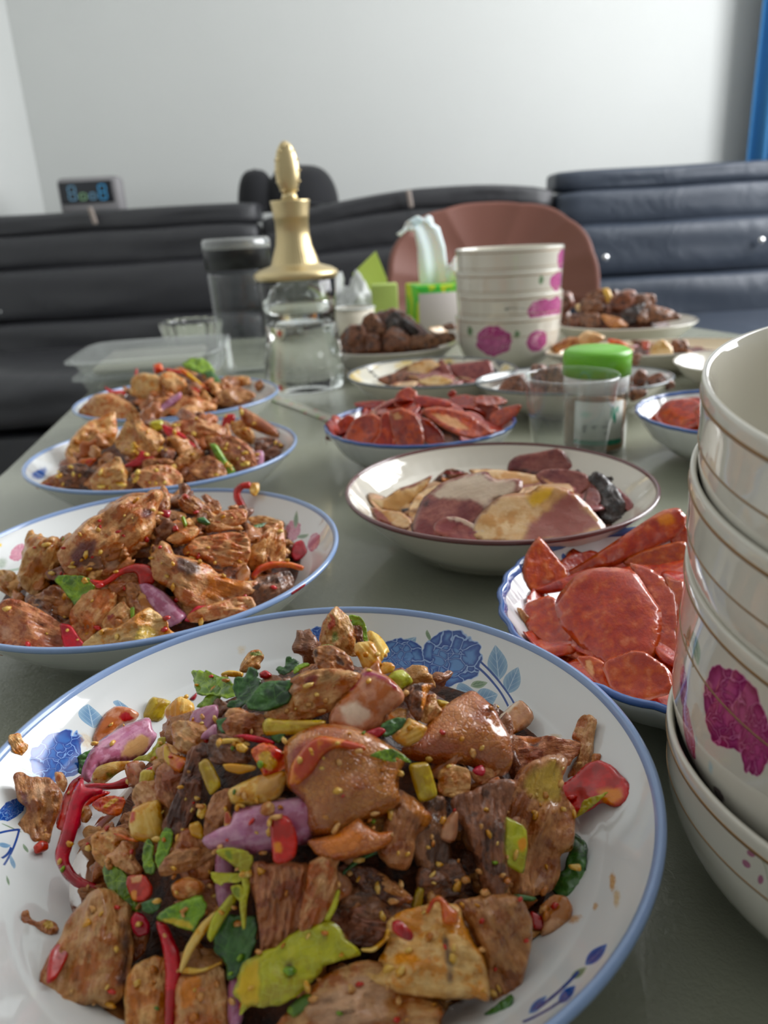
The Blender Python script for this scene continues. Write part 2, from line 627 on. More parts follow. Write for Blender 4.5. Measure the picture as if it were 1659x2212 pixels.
# ---------------------------------------------------------------- shell-back chair
YC = 1.90
M_CH = NT('brown_moulded_chair')
M_CH.set(color=M_CH.mix(M_CH.noise(M_CH.oc(), 6, 3), srgb(122, 76, 66), srgb(134, 86, 74)), rough=0.5)
M_CH = M_CH.m
L_, R_, TP = aty(836, 540, YC), aty(1279, 520, YC), aty(1075, 438, YC)
cxc = (L_.x + R_.x) / 2
rw = (R_.x - L_.x) / 2
chair = empty('shell_chair', (cxc, YC, 0))
tag(chair, 'reddish brown chair with a scalloped shell-shaped back behind the table', 'chair')
zmid = (L_.z + R_.z) / 2
zt = TP.z
NR = 12
N = 120
vs, fs = [], []
rings = 26
for i in range(rings + 1):
    s = i / rings
    for k in range(N + 1):
        a = math.pi * (-0.16 + 1.32 * k / N)
        ridge_ = abs(math.cos(NR * a / 2 + 0.3))
        rr = s * (1 + 0.02 * ridge_ * s)
        ca_, zz = math.cos(a), math.sin(a)
        x = -rw * rr * math.copysign(abs(ca_) ** 0.72, ca_)
        zz = math.copysign(abs(zz) ** 0.8, zz)
        z = zmid - 0.10 + (zt - zmid + 0.10) * rr * zz if zz > 0 else zmid - 0.10 + 0.10 * rr * zz
        x *= 1.0 if zz > 0 else 1.0
        y = 0.06 * (x / rw) ** 2 * -1 + 0.005 * ridge_ * s + 0.03 * s * max(zz, 0)
        vs.append((x, y, z))
for i in range(rings):
    for k in range(N):
        a = i * (N + 1) + k
        fs.append((a, a + 1, a + N + 2, a + N + 1))
o = mesh_obj('backrest', vs, fs, M_CH, chair)
so = o.modifiers.new('s', 'SOLIDIFY')
so.thickness = 0.012
rbox('seat', (rw * 1.6, 0.36, 0.04), M_CH, chair, (0, -0.16, 0.43), bev=0.018)
rbox('back_support', (0.14, 0.03, 0.30), M_CH, chair, (0, 0.03, 0.55), bev=0.01)
for sx in (-1, 1):
    for yy in (-0.31, 0.0):
        rbox('leg', (0.03, 0.03, 0.42), M_CH, chair, (sx * rw * 0.65, yy, 0.21), rot=(0, 0, 0), bev=0.008)

# ================================================================ crockery
M_PORC = plain('white_porcelain', srgb(226, 229, 228), 0.08, coat=0.5, coatr=0.03, sss=0.0)
M_CREAM = plain('cream_porcelain', srgb(222, 216, 202), 0.08, coat=0.5, coatr=0.03)
M_BLUEB = plain('soft_blue_rim_glaze', srgb(142, 168, 212), 0.12, coat=0.4)
M_BLUED = plain('dark_blue_rim_glaze', srgb(62, 96, 160), 0.12, coat=0.4)
M_BROWNB = plain('brown_rim_glaze', srgb(104, 58, 56), 0.12, coat=0.4)
M_GREYB = plain('grey_rim_glaze', srgb(110, 116, 120), 0.12, coat=0.4)
M_GOLD = plain('dull_gold_line', srgb(142, 108, 66), 0.3, metal=0.35)

DISH = {}


def plate_profile(R, H, foot=0.056, th=0.0028, deep=0.0):
    ins = [(0, 0.0075), (R * 0.42, 0.0075), (R * 0.56, 0.0105), (R * 0.70, H * 0.40), (R * 0.83, H * 0.62), (R * 0.865, H * 0.68), (R * 0.94, H * 0.86), (R - 0.0015, H)]
    outs = [(R, H - 0.0004), (R + 0.0002, H - 0.0018), (R - 0.002, H - 0.0042), (R * 0.93, H * 0.86 - 0.0042), (R * 0.82, H * 0.58 - 0.0035), (R * 0.66, 0.0075), (foot + 0.002, 0.0045), (foot + 0.001, 0.0005), (foot, 0.0), (foot - 0.003, 0.0), (foot - 0.005, 0.003), (0, 0.0032)]
    return smooth_prof(ins, 5), outs


def bowl_profile(R, H, foot):
    ins = [(0, 0.0085), (foot * 0.9, 0.0095), (R * 0.66, H * 0.30), (R * 0.86, H * 0.60), (R - 0.0016, H)]
    outs = [(R, H - 0.0005), (R + 0.0002, H - 0.0018), (R - 0.0022, H - 0.006), (R * 0.86, H * 0.52), (R * 0.68, H * 0.22), (foot + 0.002, 0.0055), (foot + 0.001, 0.0), (foot - 0.003, 0.0), (foot - 0.004, 0.004), (0, 0.004)]
    return smooth_prof(ins, 6), outs


def dish(key, name, label, cat, c, R, H, m_in, m_out, m_rim, mound, sx=1.0, sy=1.0, kind='plate', foot=None, scal=0, nsc=0, ridge=None, rimw=0.0015, group=None, rz=0.0, seg=144):
    foot = foot or (R * 0.5)
    ins, outs = (plate_profile if kind == 'plate' else bowl_profile)(R, H, foot)
    prof = ins + outs
    o = lathe(name, prof, [m_in, m_out], None, (c[0], c[1], T), seg=seg, sx=sx, sy=sy, split=len(ins), scal=scal, nsc=nsc, ridge=ridge)
    o.rotation_euler.z = rz
    tag(o, label, cat, group)
    # glaze line on the lip, standing a hair proud of the body
    e_ = 0.00022
    sl = (ins[-1][1] - ins[-2][1]) / max(ins[-1][0] - ins[-2][0], 1e-6)
    band = [(ins[-1][0] - rimw, ins[-1][1] - rimw * sl + e_), (ins[-1][0] - rimw * .4, ins[-1][1] - rimw * .4 * sl + e_ * 1.5), (ins[-1][0], ins[-1][1] + e_ * 1.6), (R + e_, H - 0.0002), (R + 2 * e_, H - 0.0016),
            (R - 0.0004 + e_, H - 0.0026), (R - 0.0010, H - 0.0026), (ins[-1][0] - 0.0005, ins[-1][1] - 0.0015), (ins[-1][0] - rimw, ins[-1][1] - rimw * sl - 0.0008)]
    band.append(band[0])
    b = lathe('rim_band', band, m_rim, o, seg=seg, sx=sx, sy=sy, scal=scal, nsc=nsc, cap=False)
    d = dict(key=key, c=Vector((c[0], c[1], 0)), R=R, H=H, sx=sx, sy=sy, prof=ins, obj=o)
    d['mc'] = Vector((c[0] + mound[0], c[1] + mound[1], 0))
    d['mr'], d['mh'], d['mb'], d['mp'] = mound[2], mound[3], mound[4], (mound[5] if len(mound) > 5 else 1.3)
    DISH[key] = d
    return o


def surf_z(d, x, y):
    """height above table of the dish's inner surface, or 0 outside"""
    r = math.hypot((x - d['c'].x) / d['sx'], (y - d['c'].y) / d['sy'])
    pr = d['prof']
    if r > d['R']:
        return 0.0
    for i in range(len(pr) - 1):
        if pr[i + 1][0] >= r:
            t = (r - pr[i][0]) / max(pr[i + 1][0] - pr[i][0], 1e-9)
            return pr[i][1] + (pr[i + 1][1] - pr[i][1]) * t
    return d['H']


def mound_z(d, x, y):
    r = math.hypot((x - d['mc'].x) / d['sx'], (y - d['mc'].y) / d['sy']) / d['mr']
    z = d['mb'] - 0.01
    if r < 1:
        z = d['mb'] + d['mh'] * (1 - r ** 2) ** d['mp']
    return max(z if r < 1 else -1, surf_z(d, x, y))


def hit(d, px, py):
    dr = ray(px, py)
    t0 = max((EYE.z - T - 0.14) / -dr.z, 0.05) if dr.z < 0 else 0.05
    best = (9, None)
    t = t0
    ycap = d['c'].y + d['R'] * d['sy']
    while t < 3.5:
        p = EYE + dr * t
        if p.y > ycap + 0.02:
            break
        g = p.z - T - mound_z(d, p.x, p.y)
        rr = math.hypot((p.x - d['c'].x) / d['sx'], (p.y - d['c'].y) / d['sy'])
        if rr < d['R'] * 1.02:
            if g < 0:
                a_, b_ = t - (0.0008 if d['c'].y < 0.6 else 0.002), t
                for _ in range(7):
                    m_ = (a_ + b_) / 2
                    q = EYE + dr * m_
                    if q.z - T - mound_z(d, q.x, q.y) < 0:
                        b_ = m_
                    else:
                        a_ = m_
                return EYE + dr * b_
            if g < best[0]:
                best = (g, p)
        t += 0.0008 if d['c'].y < 0.6 else 0.002
    return best[1] if best[1] is not None else EYE + dr * ((d['c'].y - 0) / dr.y)


# ---- painted flowers as shader decals (object space of the plate)
def flower(n, base, vec2, c, U, V, kind, pal):
    """vec2: (x, y) sockets; c centre, U and V half axes; returns the new colour"""
    det = U[0] * V[1] - U[1] * V[0]
    x = n.math('SUBTRACT', vec2[0], c[0])
    y = n.math('SUBTRACT', vec2[1], c[1])
    u = n.math('DIVIDE', n.math('SUBTRACT', n.math('MULTIPLY', x, V[1]), n.math('MULTIPLY', y, V[0])), det)
    v = n.math('DIVIDE', n.math('SUBTRACT', n.math('MULTIPLY', y, U[0]), n.math('MULTIPLY', x, U[1])), det)
    cb = n.new('ShaderNodeCombineXYZ')
    n.put(cb.inputs[0], u)
    n.put(cb.inputs[1], v)
    cb.inputs[2].default_value = pal.get('seed', 0.0)
    p = cb.outputs[0]
    if kind == 'rose':
        nz = n.noise(p, 1.7, 2, color=True)
        q = n.vadd(p, n.vmul(n.vadd(nz, (-.5, -.5, -.5)), 0.55))
        ln = n.new('ShaderNodeVectorMath', operation='LENGTH')
        flat = n.vmul(q, (1, 1, 0))
        n.put(ln.inputs[0], flat)
        r = ln.outputs['Value']
        mask = n.ramp(r, 0.93, 0.90)
        e1 = n.voro(n.vmul(q, (1, 1, 1)), 1.9, rnd=0.9)
        e2 = n.voro(q, 3.4, rnd=0.9)
        inner = n.ramp(r, 0.55, 0.5)
        e = n.math('ADD', n.math('MULTIPLY', e2, inner), n.math('MULTIPLY', e1, n.math('SUBTRACT', 1.0, inner)))
        e = n.math('MINIMUM', e, n.math('SUBTRACT', 0.92, r))
        fill = n.mix(n.ramp(e, 0.03, 0.26), pal['dark'], pal['mid'])
        line = n.ramp(e, 0.035, 0.018)
        col = n.mix(line, fill, pal['line'])
        return n.mix(mask, base, col)
    if kind == 'leaf':
        au = n.math('ABSOLUTE', u)
        prof = n.math('SUBTRACT', 1.0, n.math('MULTIPLY', v, v))
        prof = n.math('MULTIPLY', prof, n.math('SUBTRACT', 1.0, n.math('MULTIPLY', v, 0.25)))
        dd = n.math('SUBTRACT', prof, au)
        mask = n.math('MULTIPLY', n.ramp(dd, 0.0, 0.06), n.ramp(n.math('ABSOLUTE', v), 1.0, 0.98))
        vein = n.math('ABSOLUTE', n.math('SINE', n.math('ADD', n.math('MULTIPLY', v, 7.0), n.math('MULTIPLY', au, -6.0))))
        vl = n.math('MAXIMUM', n.ramp(vein, 0.16, 0.04), n.ramp(au, 0.07, 0.02))
        fill = n.mix(n.ramp(dd, 0.05, 0.7), pal['mid'], pal['dark'])
        return n.mix(mask, base, n.mix(n.math('MULTIPLY', vl, 0.8), fill, pal['line']))
    if kind == 'stem':          # along u from -1 to 1, half width is |V|
        au = n.math('ABSOLUTE', u)
        bend = n.math('MULTIPLY', n.math('SUBTRACT', 1.0, n.math('MULTIPLY', u, u)), pal.get('bend', 0.0))
        mask = n.math('MULTIPLY', n.ramp(n.math('ABSOLUTE', n.math('SUBTRACT', v, bend)), 1.0, 0.6), n.ramp(au, 1.0, 0.98))
        return n.mix(mask, base, pal['dark'])
    if kind == 'blob':
        ln = n.new('ShaderNodeVectorMath', operation='LENGTH')
        q = n.vadd(p, n.vmul(n.vadd(n.noise(p, 2.2, 2, color=True), (-.5, -.5, -.5)), pal.get('wob', 0.7)))
        n.put(ln.inputs[0], n.vmul(q, (1, 1, 0)))
        mask = n.math('MULTIPLY', n.ramp(ln.outputs['Value'], 1.0, pal.get('soft', 0.75)), pal.get('a', 1.0))
        return n.mix(mask, base, n.mix(n.ramp(n.noise(p, 3, 2), 0.35, 0.65), pal['dark'], pal['mid']))


BLUE = dict(dark=srgb(28, 66, 150), mid=srgb(96, 146, 206), line=srgb(150, 182, 224))
BLUE2 = dict(dark=srgb(16, 58, 150), mid=srgb(38, 104, 190), line=srgb(120, 165, 225))
PALE = dict(dark=srgb(108, 150, 188), mid=srgb(140, 176, 204), line=srgb(190, 212, 228))
PINK = dict(dark=srgb(190, 96, 130), mid=srgb(222, 150, 170), line=srgb(238, 200, 208))
PEON = dict(dark=srgb(142, 30, 96), mid=srgb(188, 74, 140), line=srgb(196, 96, 150))
GREEN = dict(dark=srgb(96, 130, 92), mid=srgb(150, 172, 140), line=srgb(200, 210, 190))
STEMB = dict(dark=srgb(30, 70, 150))


def plate_decal(name, body, c, prof_d, decals):
    n = NT(name)
    sp = n.new('ShaderNodeSeparateXYZ')
    n.put(sp.inputs[0], n.oc())
    xy = (sp.outputs[0], sp.outputs[1])
    col = body
    for (kind, cp, up, vp, pal) in decals:
        P0, P1, P2 = [hit_plate(prof_d, *q) for q in (cp, up, vp)]
        c0 = (P0.x - c[0], P0.y - c[1])
        U = (P1.x - P0.x, P1.y - P0.y)
        V = (P2.x - P0.x, P2.y - P0.y)
        col = flower(n, col, xy, c0, U, V, kind, pal)
    n.set(color=col, rough=0.08, coat=0.5, coatr=0.03)
    return n.m


def hit_plate(d, px, py):
    dr = ray(px, py)
    t = 0.1
    while t < 3:
        p = EYE + dr * t
        if p.z - T < surf_z(d, p.x, p.y) or p.z < T:
            a_, b_ = t - 0.0006, t
            for _ in range(14):
                m_ = (a_ + b_) / 2
                q = EYE + dr * m_
                if q.z - T < surf_z(d, q.x, q.y) or q.z < T:
                    b_ = m_
                else:
                    a_ = m_
            return EYE + dr * b_
        t += 0.0006
    return p


def stub(c, R, H):
    ins, _ = plate_profile(R, H)
    return dict(c=Vector((c[0], c[1], 0)), R=R, H=H, sx=1.0, sy=1.0, prof=ins)


RA, HA = 0.1135, 0.045
cA, cB, cC, cD = (-0.030, 0.2155), (-0.139, 0.4135), (-0.184, 0.640), (-0.226, 0.872)
body = srgb(228, 231, 231)
dA = [
    ('rose', (972, 1430), (1044, 1426), (975, 1358), dict(BLUE, seed=2.0)),
    ('leaf', (860, 1402), (885, 1412), (900, 1375), PALE),
    ('rose', (862, 1425), (922, 1425), (864, 1372), dict(BLUE, seed=5.0)),
    ('leaf', (1074, 1432), (1096, 1430), (1070, 1392), PALE),
    ('leaf', (1107, 1470), (1124, 1478), (1120, 1440), PALE),
    ('leaf', (1050, 1508), (1056, 1530), (1076, 1500), PALE),
    ('leaf', (1010, 1495), (1024, 1515), (985, 1488), PALE),
    ('leaf', (925, 1372), (931, 1376), (923, 1360), GREEN),
    ('leaf', (1035, 1478), (1040, 1486), (1054, 1474), GREEN),
    ('stem', (1072, 1478), (1112, 1522), (1074, 1476), dict(STEMB, bend=3.0)),
    ('stem', (1062, 1484), (1098, 1526), (1064, 1482), dict(STEMB, bend=3.0)),
    ('rose', (690, 1378), (722, 1378), (690, 1352), dict(BLUE2, seed=1.0)),
    ('rose', (126, 1636), (188, 1620), (124, 1574), dict(BLUE2, seed=7.5)),
    ('leaf', (196, 1547), (223, 1552), (190, 1520), PALE),
    ('leaf', (262, 1524), (280, 1530), (255, 1512), PALE),
    ('leaf', (72, 1680), (92, 1684), (62, 1664), PALE),
    ('rose', (26, 1748), (58, 1740), (34, 1722), dict(BLUE2, seed=3.0)),
    ('leaf', (56, 1664), (68, 1670), (40, 1658), GREEN),
    ('leaf', (24, 1788), (40, 1796), (4, 1780), GREEN),
    ('stem', (26, 1830), (42, 1790), (29, 1831), dict(STEMB, bend=1.0)),
    ('stem', (8, 1800), (40, 1792), (8, 1803), dict(STEMB, bend=-1.0)),
    ('stem', (14, 1842), (24, 1830), (17, 1844), dict(STEMB, bend=1.0)),
    ('leaf', (27, 1862), (33, 1864), (23, 1846), PALE),
    ('leaf', (10, 1826), (14, 1832), (24, 1826), PALE),
    ('leaf', (17, 1902), (20, 1902), (14, 1890), GREEN),
    ('leaf', (55, 1832), (60, 1833), (50, 1822), GREEN),
    ('leaf', (1288, 2062), (1298, 2070), (1312, 2038), BLUE2),
    ('leaf', (1225, 2148), (1233, 2156), (1244, 2128), BLUE2),
    ('leaf', (1162, 2170), (1168, 2178), (1182, 2150), dict(BLUE)),
    ('leaf', (1250, 2102), (1256, 2108), (1268, 2088), GREEN),
    ('stem', (1205, 2140), (1250, 2098), (1208, 2143), dict(STEMB, bend=0.6)),
    ('stem', (1172, 2185), (1215, 2160), (1174, 2188), dict(STEMB, bend=0.6)),
    ('blob', (1323, 1905), (1332, 1912), (1325, 1880), dict(dark=srgb(196, 140, 70), mid=srgb(214, 170, 110), wob=1.2, soft=0.4, a=0.9)),
    ('blob', (1332, 1940), (1342, 1945), (1334, 1915), dict(dark=srgb(206, 170, 110), mid=srgb(218, 190, 140), wob=1.2, soft=0.3, a=0.8)),
    ('blob', (1286, 1958), (1292, 1962), (1290, 1948), dict(dark=srgb(200, 150, 90), mid=srgb(214, 170, 110), wob=1.2, soft=0.4, a=0.8)),
    ('blob', (1240, 1985), (1262, 1985), (1244, 1972), dict(dark=srgb(190, 130, 70), mid=srgb(210, 160, 100), wob=1.2, soft=0.2, a=0.85)),
    ('blob', (522, 1404), (536, 1404), (522, 1390), dict(dark=srgb(220, 200, 165), mid=srgb(226, 214, 190), wob=1.2, soft=0.0, a=0.8)),
    ('blob', (1200, 1592), (1220, 1594), (1200, 1582), dict(dark=srgb(214, 178, 120), mid=srgb(220, 190, 140), wob=1.2, soft=0.1, a=0.8)),
    ('blob', (190, 1602), (216, 1612), (192, 1580), dict(dark=srgb(206, 170, 120), mid=srgb(220, 200, 160), wob=1.0, soft=0.1, a=0.7)),
]
mA = plate_decal('blue_rose_glaze', body, cA, stub(cA, RA, HA), dA)
dish('A', 'serving_plate', 'front white porcelain plate with blue rose pattern and blue rim', 'plate', cA, RA, HA, mA, M_PORC, M_BLUEB, (0.006, 0.008, 0.090, 0.064, 0.016, 1.3), seg=200)
dB = [
    ('rose', (632, 1152), (650, 1158), (640, 1126), dict(PINK, seed=3)),
    ('rose', (678, 1178), (690, 1184), (688, 1158), dict(PINK, seed=6)),
    ('leaf', (640, 1128), (645, 1130), (642, 1108), GREEN),
    ('leaf', (655, 1163), (662, 1166), (668, 1158), GREEN),
    ('rose', (42, 1200), (62, 1194), (44, 1180), dict(PINK, seed=2)),
    ('blob', (6, 1222), (20, 1222), (8, 1206), dict(GREEN, a=0.6, soft=0.3)),
    ('blob', (2, 1184), (6, 1184), (2, 1180), dict(dark=srgb(240, 200, 60), mid=srgb(240, 200, 60))),
    ('stem', (30, 1232), (60, 1226), (30, 1235), dict(dark=srgb(170, 190, 170), bend=1)),
]
mB = plate_decal('pink_flower_glaze', body, cB, stub(cB, RA, HA), dB)
dish('B', 'serving_plate', 'second plate from the front on the left, pink flowers inside, chicken heaped up', 'plate', cB, 0.1115, HA, mB, M_PORC, M_BLUEB, (0, 0.008, 0.094, 0.060, 0.017, 1.0))
mC = plate_decal('blue_flower_glaze', body, cC, stub(cC, 0.1135, HA), [('blob', (85, 1028), (105, 1022), (88, 1010), dict(BLUE2, soft=0.5))])
dish('C', 'serving_plate', 'third plate from the front on the left, blue flower at its left end', 'plate', cC, 0.1125, HA, mC, M_PORC, M_BLUEB, (0, 0.006, 0.093, 0.050, 0.019, 0.75))
dish('D', 'serving_plate', 'farthest white plate of stew on the left, beside the plastic boxes', 'plate', cD, 0.1135, HA, M_PORC, M_PORC, M_BLUEB, (0, 0.006, 0.093, 0.056, 0.020, 0.8))
dish('BR', 'serving_plate', 'deep cream plate with brown rim holding cured pork slices', 'plate', (0.079, 0.500), 0.1045, 0.045, M_CREAM, M_CREAM, M_BROWNB, (0, -0.008, 0.088, 0.016, 0.018, 0.8), ridge=(60, 0.00035, 12, 29), rimw=0.0012)
n = NT('blue_dot_glaze')
SN = (0.148, 0.3245)
sp = n.new('ShaderNodeSeparateXYZ')
n.put(sp.inputs[0], n.oc())
col = srgb(226, 228, 232)
stS = stub(SN, 0.095, 0.040)
for (cp, up, vp) in (((1218, 1200), (1224, 1202), (1219, 1194)), ((1225, 1222), (1229, 1224), (1226, 1217)), ((1236, 1213), (1239, 1214), (1236, 1210))):
    P0, P1, P2 = [hit_plate(stS, *q) for q in (cp, up, vp)]
    col = flower(n, col, (sp.outputs[0], sp.outputs[1]), (P0.x - SN[0], P0.y - SN[1]), (P1.x - P0.x, P1.y - P0.y), (P2.x - P0.x, P2.y - P0.y), 'blob', dict(dark=srgb(40, 70, 150), mid=srgb(60, 90, 170), wob=0.3, soft=0.7))
n.set(color=col, rough=0.08, coat=0.5)
dish('S1', 'sausage_bowl', 'scalloped blue-rimmed bowl of sausage slices beside the near bowl stack', 'bowl', SN, 0.0945, 0.0400, n.m, M_PORC, M_BLUED, (0.0, 0.0, 0.078, 0.018, 0.018, 0.9), kind='bowl', foot=0.038, scal=0.018, nsc=28, rimw=0.0022)
dish('S2', 'sausage_bowl', 'blue-rimmed bowl of red sausage slices behind the cured pork plate', 'bowl', (0.037, 0.692), 0.0865, 0.045, M_PORC, M_PORC, M_BLUED, (0, 0.004, 0.080, 0.040, 0.020, 0.7), kind='bowl', foot=0.036, scal=0.012, nsc=28, rimw=0.0016)
dish('S3', 'sausage_bowl', 'blue-rimmed bowl at the right half hidden by the near bowl stack', 'bowl', (0.322, 0.665), 0.0905, 0.045, M_PORC, M_PORC, M_BLUED, (0, 0, 0.066, 0.020, 0.024, 0.8), kind='bowl', foot=0.036, scal=0.012, nsc=28, rimw=0.0016)
ny = NT('yellow_patterned_glaze')
yr = ny.new('ShaderNodeVectorMath', operation='LENGTH')
ny.put(yr.inputs[0], ny.vmul(ny.oc(), (1, 1, 0)))
yc = ny.mix(ny.math('MULTIPLY', ny.ramp(ny.noise(ny.oc(), 26, 2), 0.45, 0.6), ny.ramp(yr.outputs['Value'], 0.055, 0.07)), srgb(226, 222, 206), srgb(222, 196, 120))
yc = ny.mix(ny.math('MULTIPLY', ny.ramp(ny.noise(ny.oc(), 60, 2), 0.62, 0.66), ny.ramp(yr.outputs['Value'], 0.06, 0.07)), yc, srgb(60, 62, 60))
ny.set(color=yc, rough=0.1, coat=0.5)
dish('Y', 'serving_plate', 'white plate with yellow pattern inside, right of the decanter', 'plate', (0.069, 0.962), 0.1055, 0.042, ny.m, M_CREAM, M_GREYB, (0, -0.01, 0.075, 0.014, 0.018, 0.8), rimw=0.0016, sy=0.97)
dish('E', 'serving_plate', 'oval white plate with dark meat behind the glass and green-capped jar', 'plate', (0.224, 0.876), 0.112, 0.040, M_PORC, M_CREAM, M_GREYB, (0, 0, 0.095, 0.030, 0.018, 0.9), sy=0.74, foot=0.05, rimw=0.0012)
dish('F', 'serving_plate', 'oval beige plate of mixed cold meat in front of the far right plate', 'plate', (0.392, 1.098), 0.152, 0.034, plain('beige_glaze', srgb(222, 204, 170), 0.1, coat=0.5), M_CREAM, M_CREAM, (0, 0, 0.125, 0.022, 0.016, 0.9), sy=0.46, foot=0.07, rimw=0.0012)
dish('G', 'serving_plate', 'far right white plate heaped with dark braised meat', 'plate', (0.418, 1.320), 0.118, 0.045, M_CREAM, M_CREAM, M_CREAM, (-0.01, 0, 0.10, 0.075, 0.021, 0.85), rimw=0.0012)
dish('H', 'serving_plate', 'pale plate heaped with dark reddish meat between decanter and far bowls', 'plate', (0.022, 1.215), 0.106, 0.042, M_CREAM, M_CREAM, M_CREAM, (0, 0, 0.090, 0.078, 0.021, 0.9), rimw=0.0012)
# empty small dish at the right
dish('W', 'small_dish', 'small empty white dish at the right beside the near bowl stack', 'dish', (0.452, 0.945), 0.082, 0.036, M_CREAM, M_CREAM, M_CREAM, (0, 0, 0.01, 0.001, 0.01), foot=0.04, rimw=0.001)


# ================================================================ rice bowls with peonies
def bowl_mat(name, decals, tint=srgb(222, 218, 206)):
    """decals in (azimuth, z) of the bowl: (kind, az, z, half az, half z, palette)"""
    n = NT(name)
    sp = n.new('ShaderNodeSeparateXYZ')
    n.put(sp.inputs[0], n.oc())
    az = n.math('ARCTAN2', sp.outputs[1], sp.outputs[0])
    col = tint
    for (kind, a, z, da, dz, rot, pal) in decals:
        cr, sr = math.cos(rot), math.sin(rot)
        col = flower(n, col, (n.math('MULTIPLY', az, 0.07), sp.outputs[2]), (a * 0.07, z), (da * 0.07 * cr, dz * sr), (-da * 0.07 * sr, dz * cr), kind, pal)
    n.set(color=col, rough=0.07, coat=0.6, coatr=0.02)
    return n.m


M_BIN = plain('ivory_porcelain', srgb(224, 219, 205), 0.07, coat=0.6, coatr=0.02)
BR_, BH = 0.077, 0.062


def rice_bowl(label, loc, tilt, mat, H=BH, group='bowls in the near stack', R=BR_, low=True, seg=160, full=False):
    foot = 0.034
    ins = smooth_prof([(0, 0.010), (foot * 0.85, 0.0105), (R * 0.70, H * 0.22), (R * 0.86, H * 0.36), (R * 0.93, H * 0.58), (R - 0.0035, H * 0.9), (R - 0.0016, H)], 5)
    outs = smooth_prof([(R - 0.0008, H + 0.0002), (R, H - 0.0012), (R - 0.0008, H * 0.82), (R * 0.965, H * 0.54), (R * 0.86, H * 0.28), (R * 0.66, H * 0.12), (foot + 0.003, 0.0065)], 5) + [(foot + 0.002, 0.0), (foot - 0.001, 0.0), (foot - 0.003, 0.005), (0, 0.006)]
    if full:
        outs = smooth_prof([(R - 0.0008, H + 0.0002), (R, H - 0.0012), (R - 0.0008, H * 0.84), (R * 0.985, H * 0.54), (R * 0.965, H * 0.25), (R * 0.82, H * 0.07), (foot + 0.003, 0.0045)], 5) + [(foot + 0.002, 0.0), (foot - 0.001, 0.0), (foot - 0.003, 0.005), (0, 0.006)]
        ins = smooth_prof([(0, 0.010), (foot * 0.85, 0.0105), (R * 0.74, H * 0.20), (R * 0.88, H * 0.32), (R * 0.95, H * 0.58), (R - 0.0035, H * 0.9), (R - 0.0016, H)], 5)
    o = lathe('rice_bowl', ins + outs, [M_BIN, mat], None, loc, seg=seg, split=len(ins))
    o.rotation_euler = tilt
    tag(o, label, 'bowl', group)

    def orad(z):
        for i in range(len(outs) - 5):
            if outs[i][1] >= z >= outs[i + 1][1]:
                t = (outs[i][1] - z) / max(outs[i][1] - outs[i + 1][1], 1e-9)
                return outs[i][0] + (outs[i + 1][0] - outs[i][0]) * t
        return R
    for z, hw in ((H - 0.0046, 0.0006), (H * 0.70 if low else H * 0.62, 0.00032)):
        e_ = 0.00018
        pr = [(orad(z + hw) - 0.0004, z + hw), (orad(z + hw) + e_, z + hw * .9), (orad(z) + e_ * 1.3, z), (orad(z - hw) + e_, z - hw * .9), (orad(z - hw) - 0.0004, z - hw)]
        lathe('gold_line', pr, M_GOLD, o, seg=seg, cap=False)
    return o


tl = (0.14, -0.02, 0)
nrm = Matrix.Rotation(-0.02, 3, 'Y') @ Matrix.Rotation(0.14, 3, 'X') @ Vector((0, 0, 1))
PE = lambda s: dict(PEON, seed=s)
# azimuth that faces the viewer/left of the stack
def az_to(loc, px, py):
    d = ray(px, py)
    # intersect the ray with a vertical cylinder of radius BR_ about loc
    ox, oy = EYE.x - loc[0], EYE.y - loc[1]
    a = d.x ** 2 + d.y ** 2
    b = 2 * (ox * d.x + oy * d.y)
    c = ox * ox + oy * oy - (BR_ * 0.96) ** 2
    disc = max(b * b - 4 * a * c, 0)
    t = (-b - math.sqrt(disc)) / (2 * a)
    p = EYE + d * t
    return math.atan2(p.y - loc[1], p.x - loc[0]), p.z - loc[2]


base4 = (0.163, 0.191, T)
rimc = [Vector((0.1620, 0.1850, T + 0.213 - 0.0455)) - nrm * (0.0275 * k) for k in range(3)]
def bowl_at(rc, H):
    return rc - nrm * H
m_plain = bowl_mat('ivory_bowl_glaze', [])
rice_bowl('top ivory rice bowl of the near stack at the right edge, empty', tuple(bowl_at(rimc[0], BH)), tl, m_plain)
rice_bowl('second ivory rice bowl from the top of the near stack', tuple(bowl_at(rimc[1], BH)), tl, m_plain)
l3 = bowl_at(rimc[2] + Vector((0.002, 0.0, -0.003)), 0.076)
o3 = rice_bowl('third rice bowl of the near stack with large magenta peonies', tuple(l3), tl, m_plain, H=0.076, full=True)


def on_bowl(o, px, py):
    """point of the bowl under a pixel, as (azimuth, height) of the bowl itself"""
    M = Matrix.Translation(o.location) @ o.rotation_euler.to_matrix().to_4x4()
    Mi = M.inverted()
    bv = BVHTree.FromPolygons([v.co.copy() for v in o.data.vertices], [tuple(p.vertices) for p in o.data.polygons])
    e0 = Mi @ EYE
    h = bv.ray_cast(e0, (Mi.to_3x3() @ ray(px, py)).normalized())[0]
    if h is None:
        return None
    return math.atan2(-h.y, -h.x), h.z


def decal_on(o, items, cyl=0.07):
    out = []
    for (kind, cp, up, vp, pal) in items:
        A, B, C_ = on_bowl(o, *cp), on_bowl(o, *up), on_bowl(o, *vp)
        if A is None or B is None or C_ is None:
            print('decal missed', kind, cp)
            continue
        out.append((kind, (A[0] * cyl, A[1]), ((B[0] - A[0]) * cyl, B[1] - A[1]), ((C_[0] - A[0]) * cyl, C_[1] - A[1]), pal))
    return out


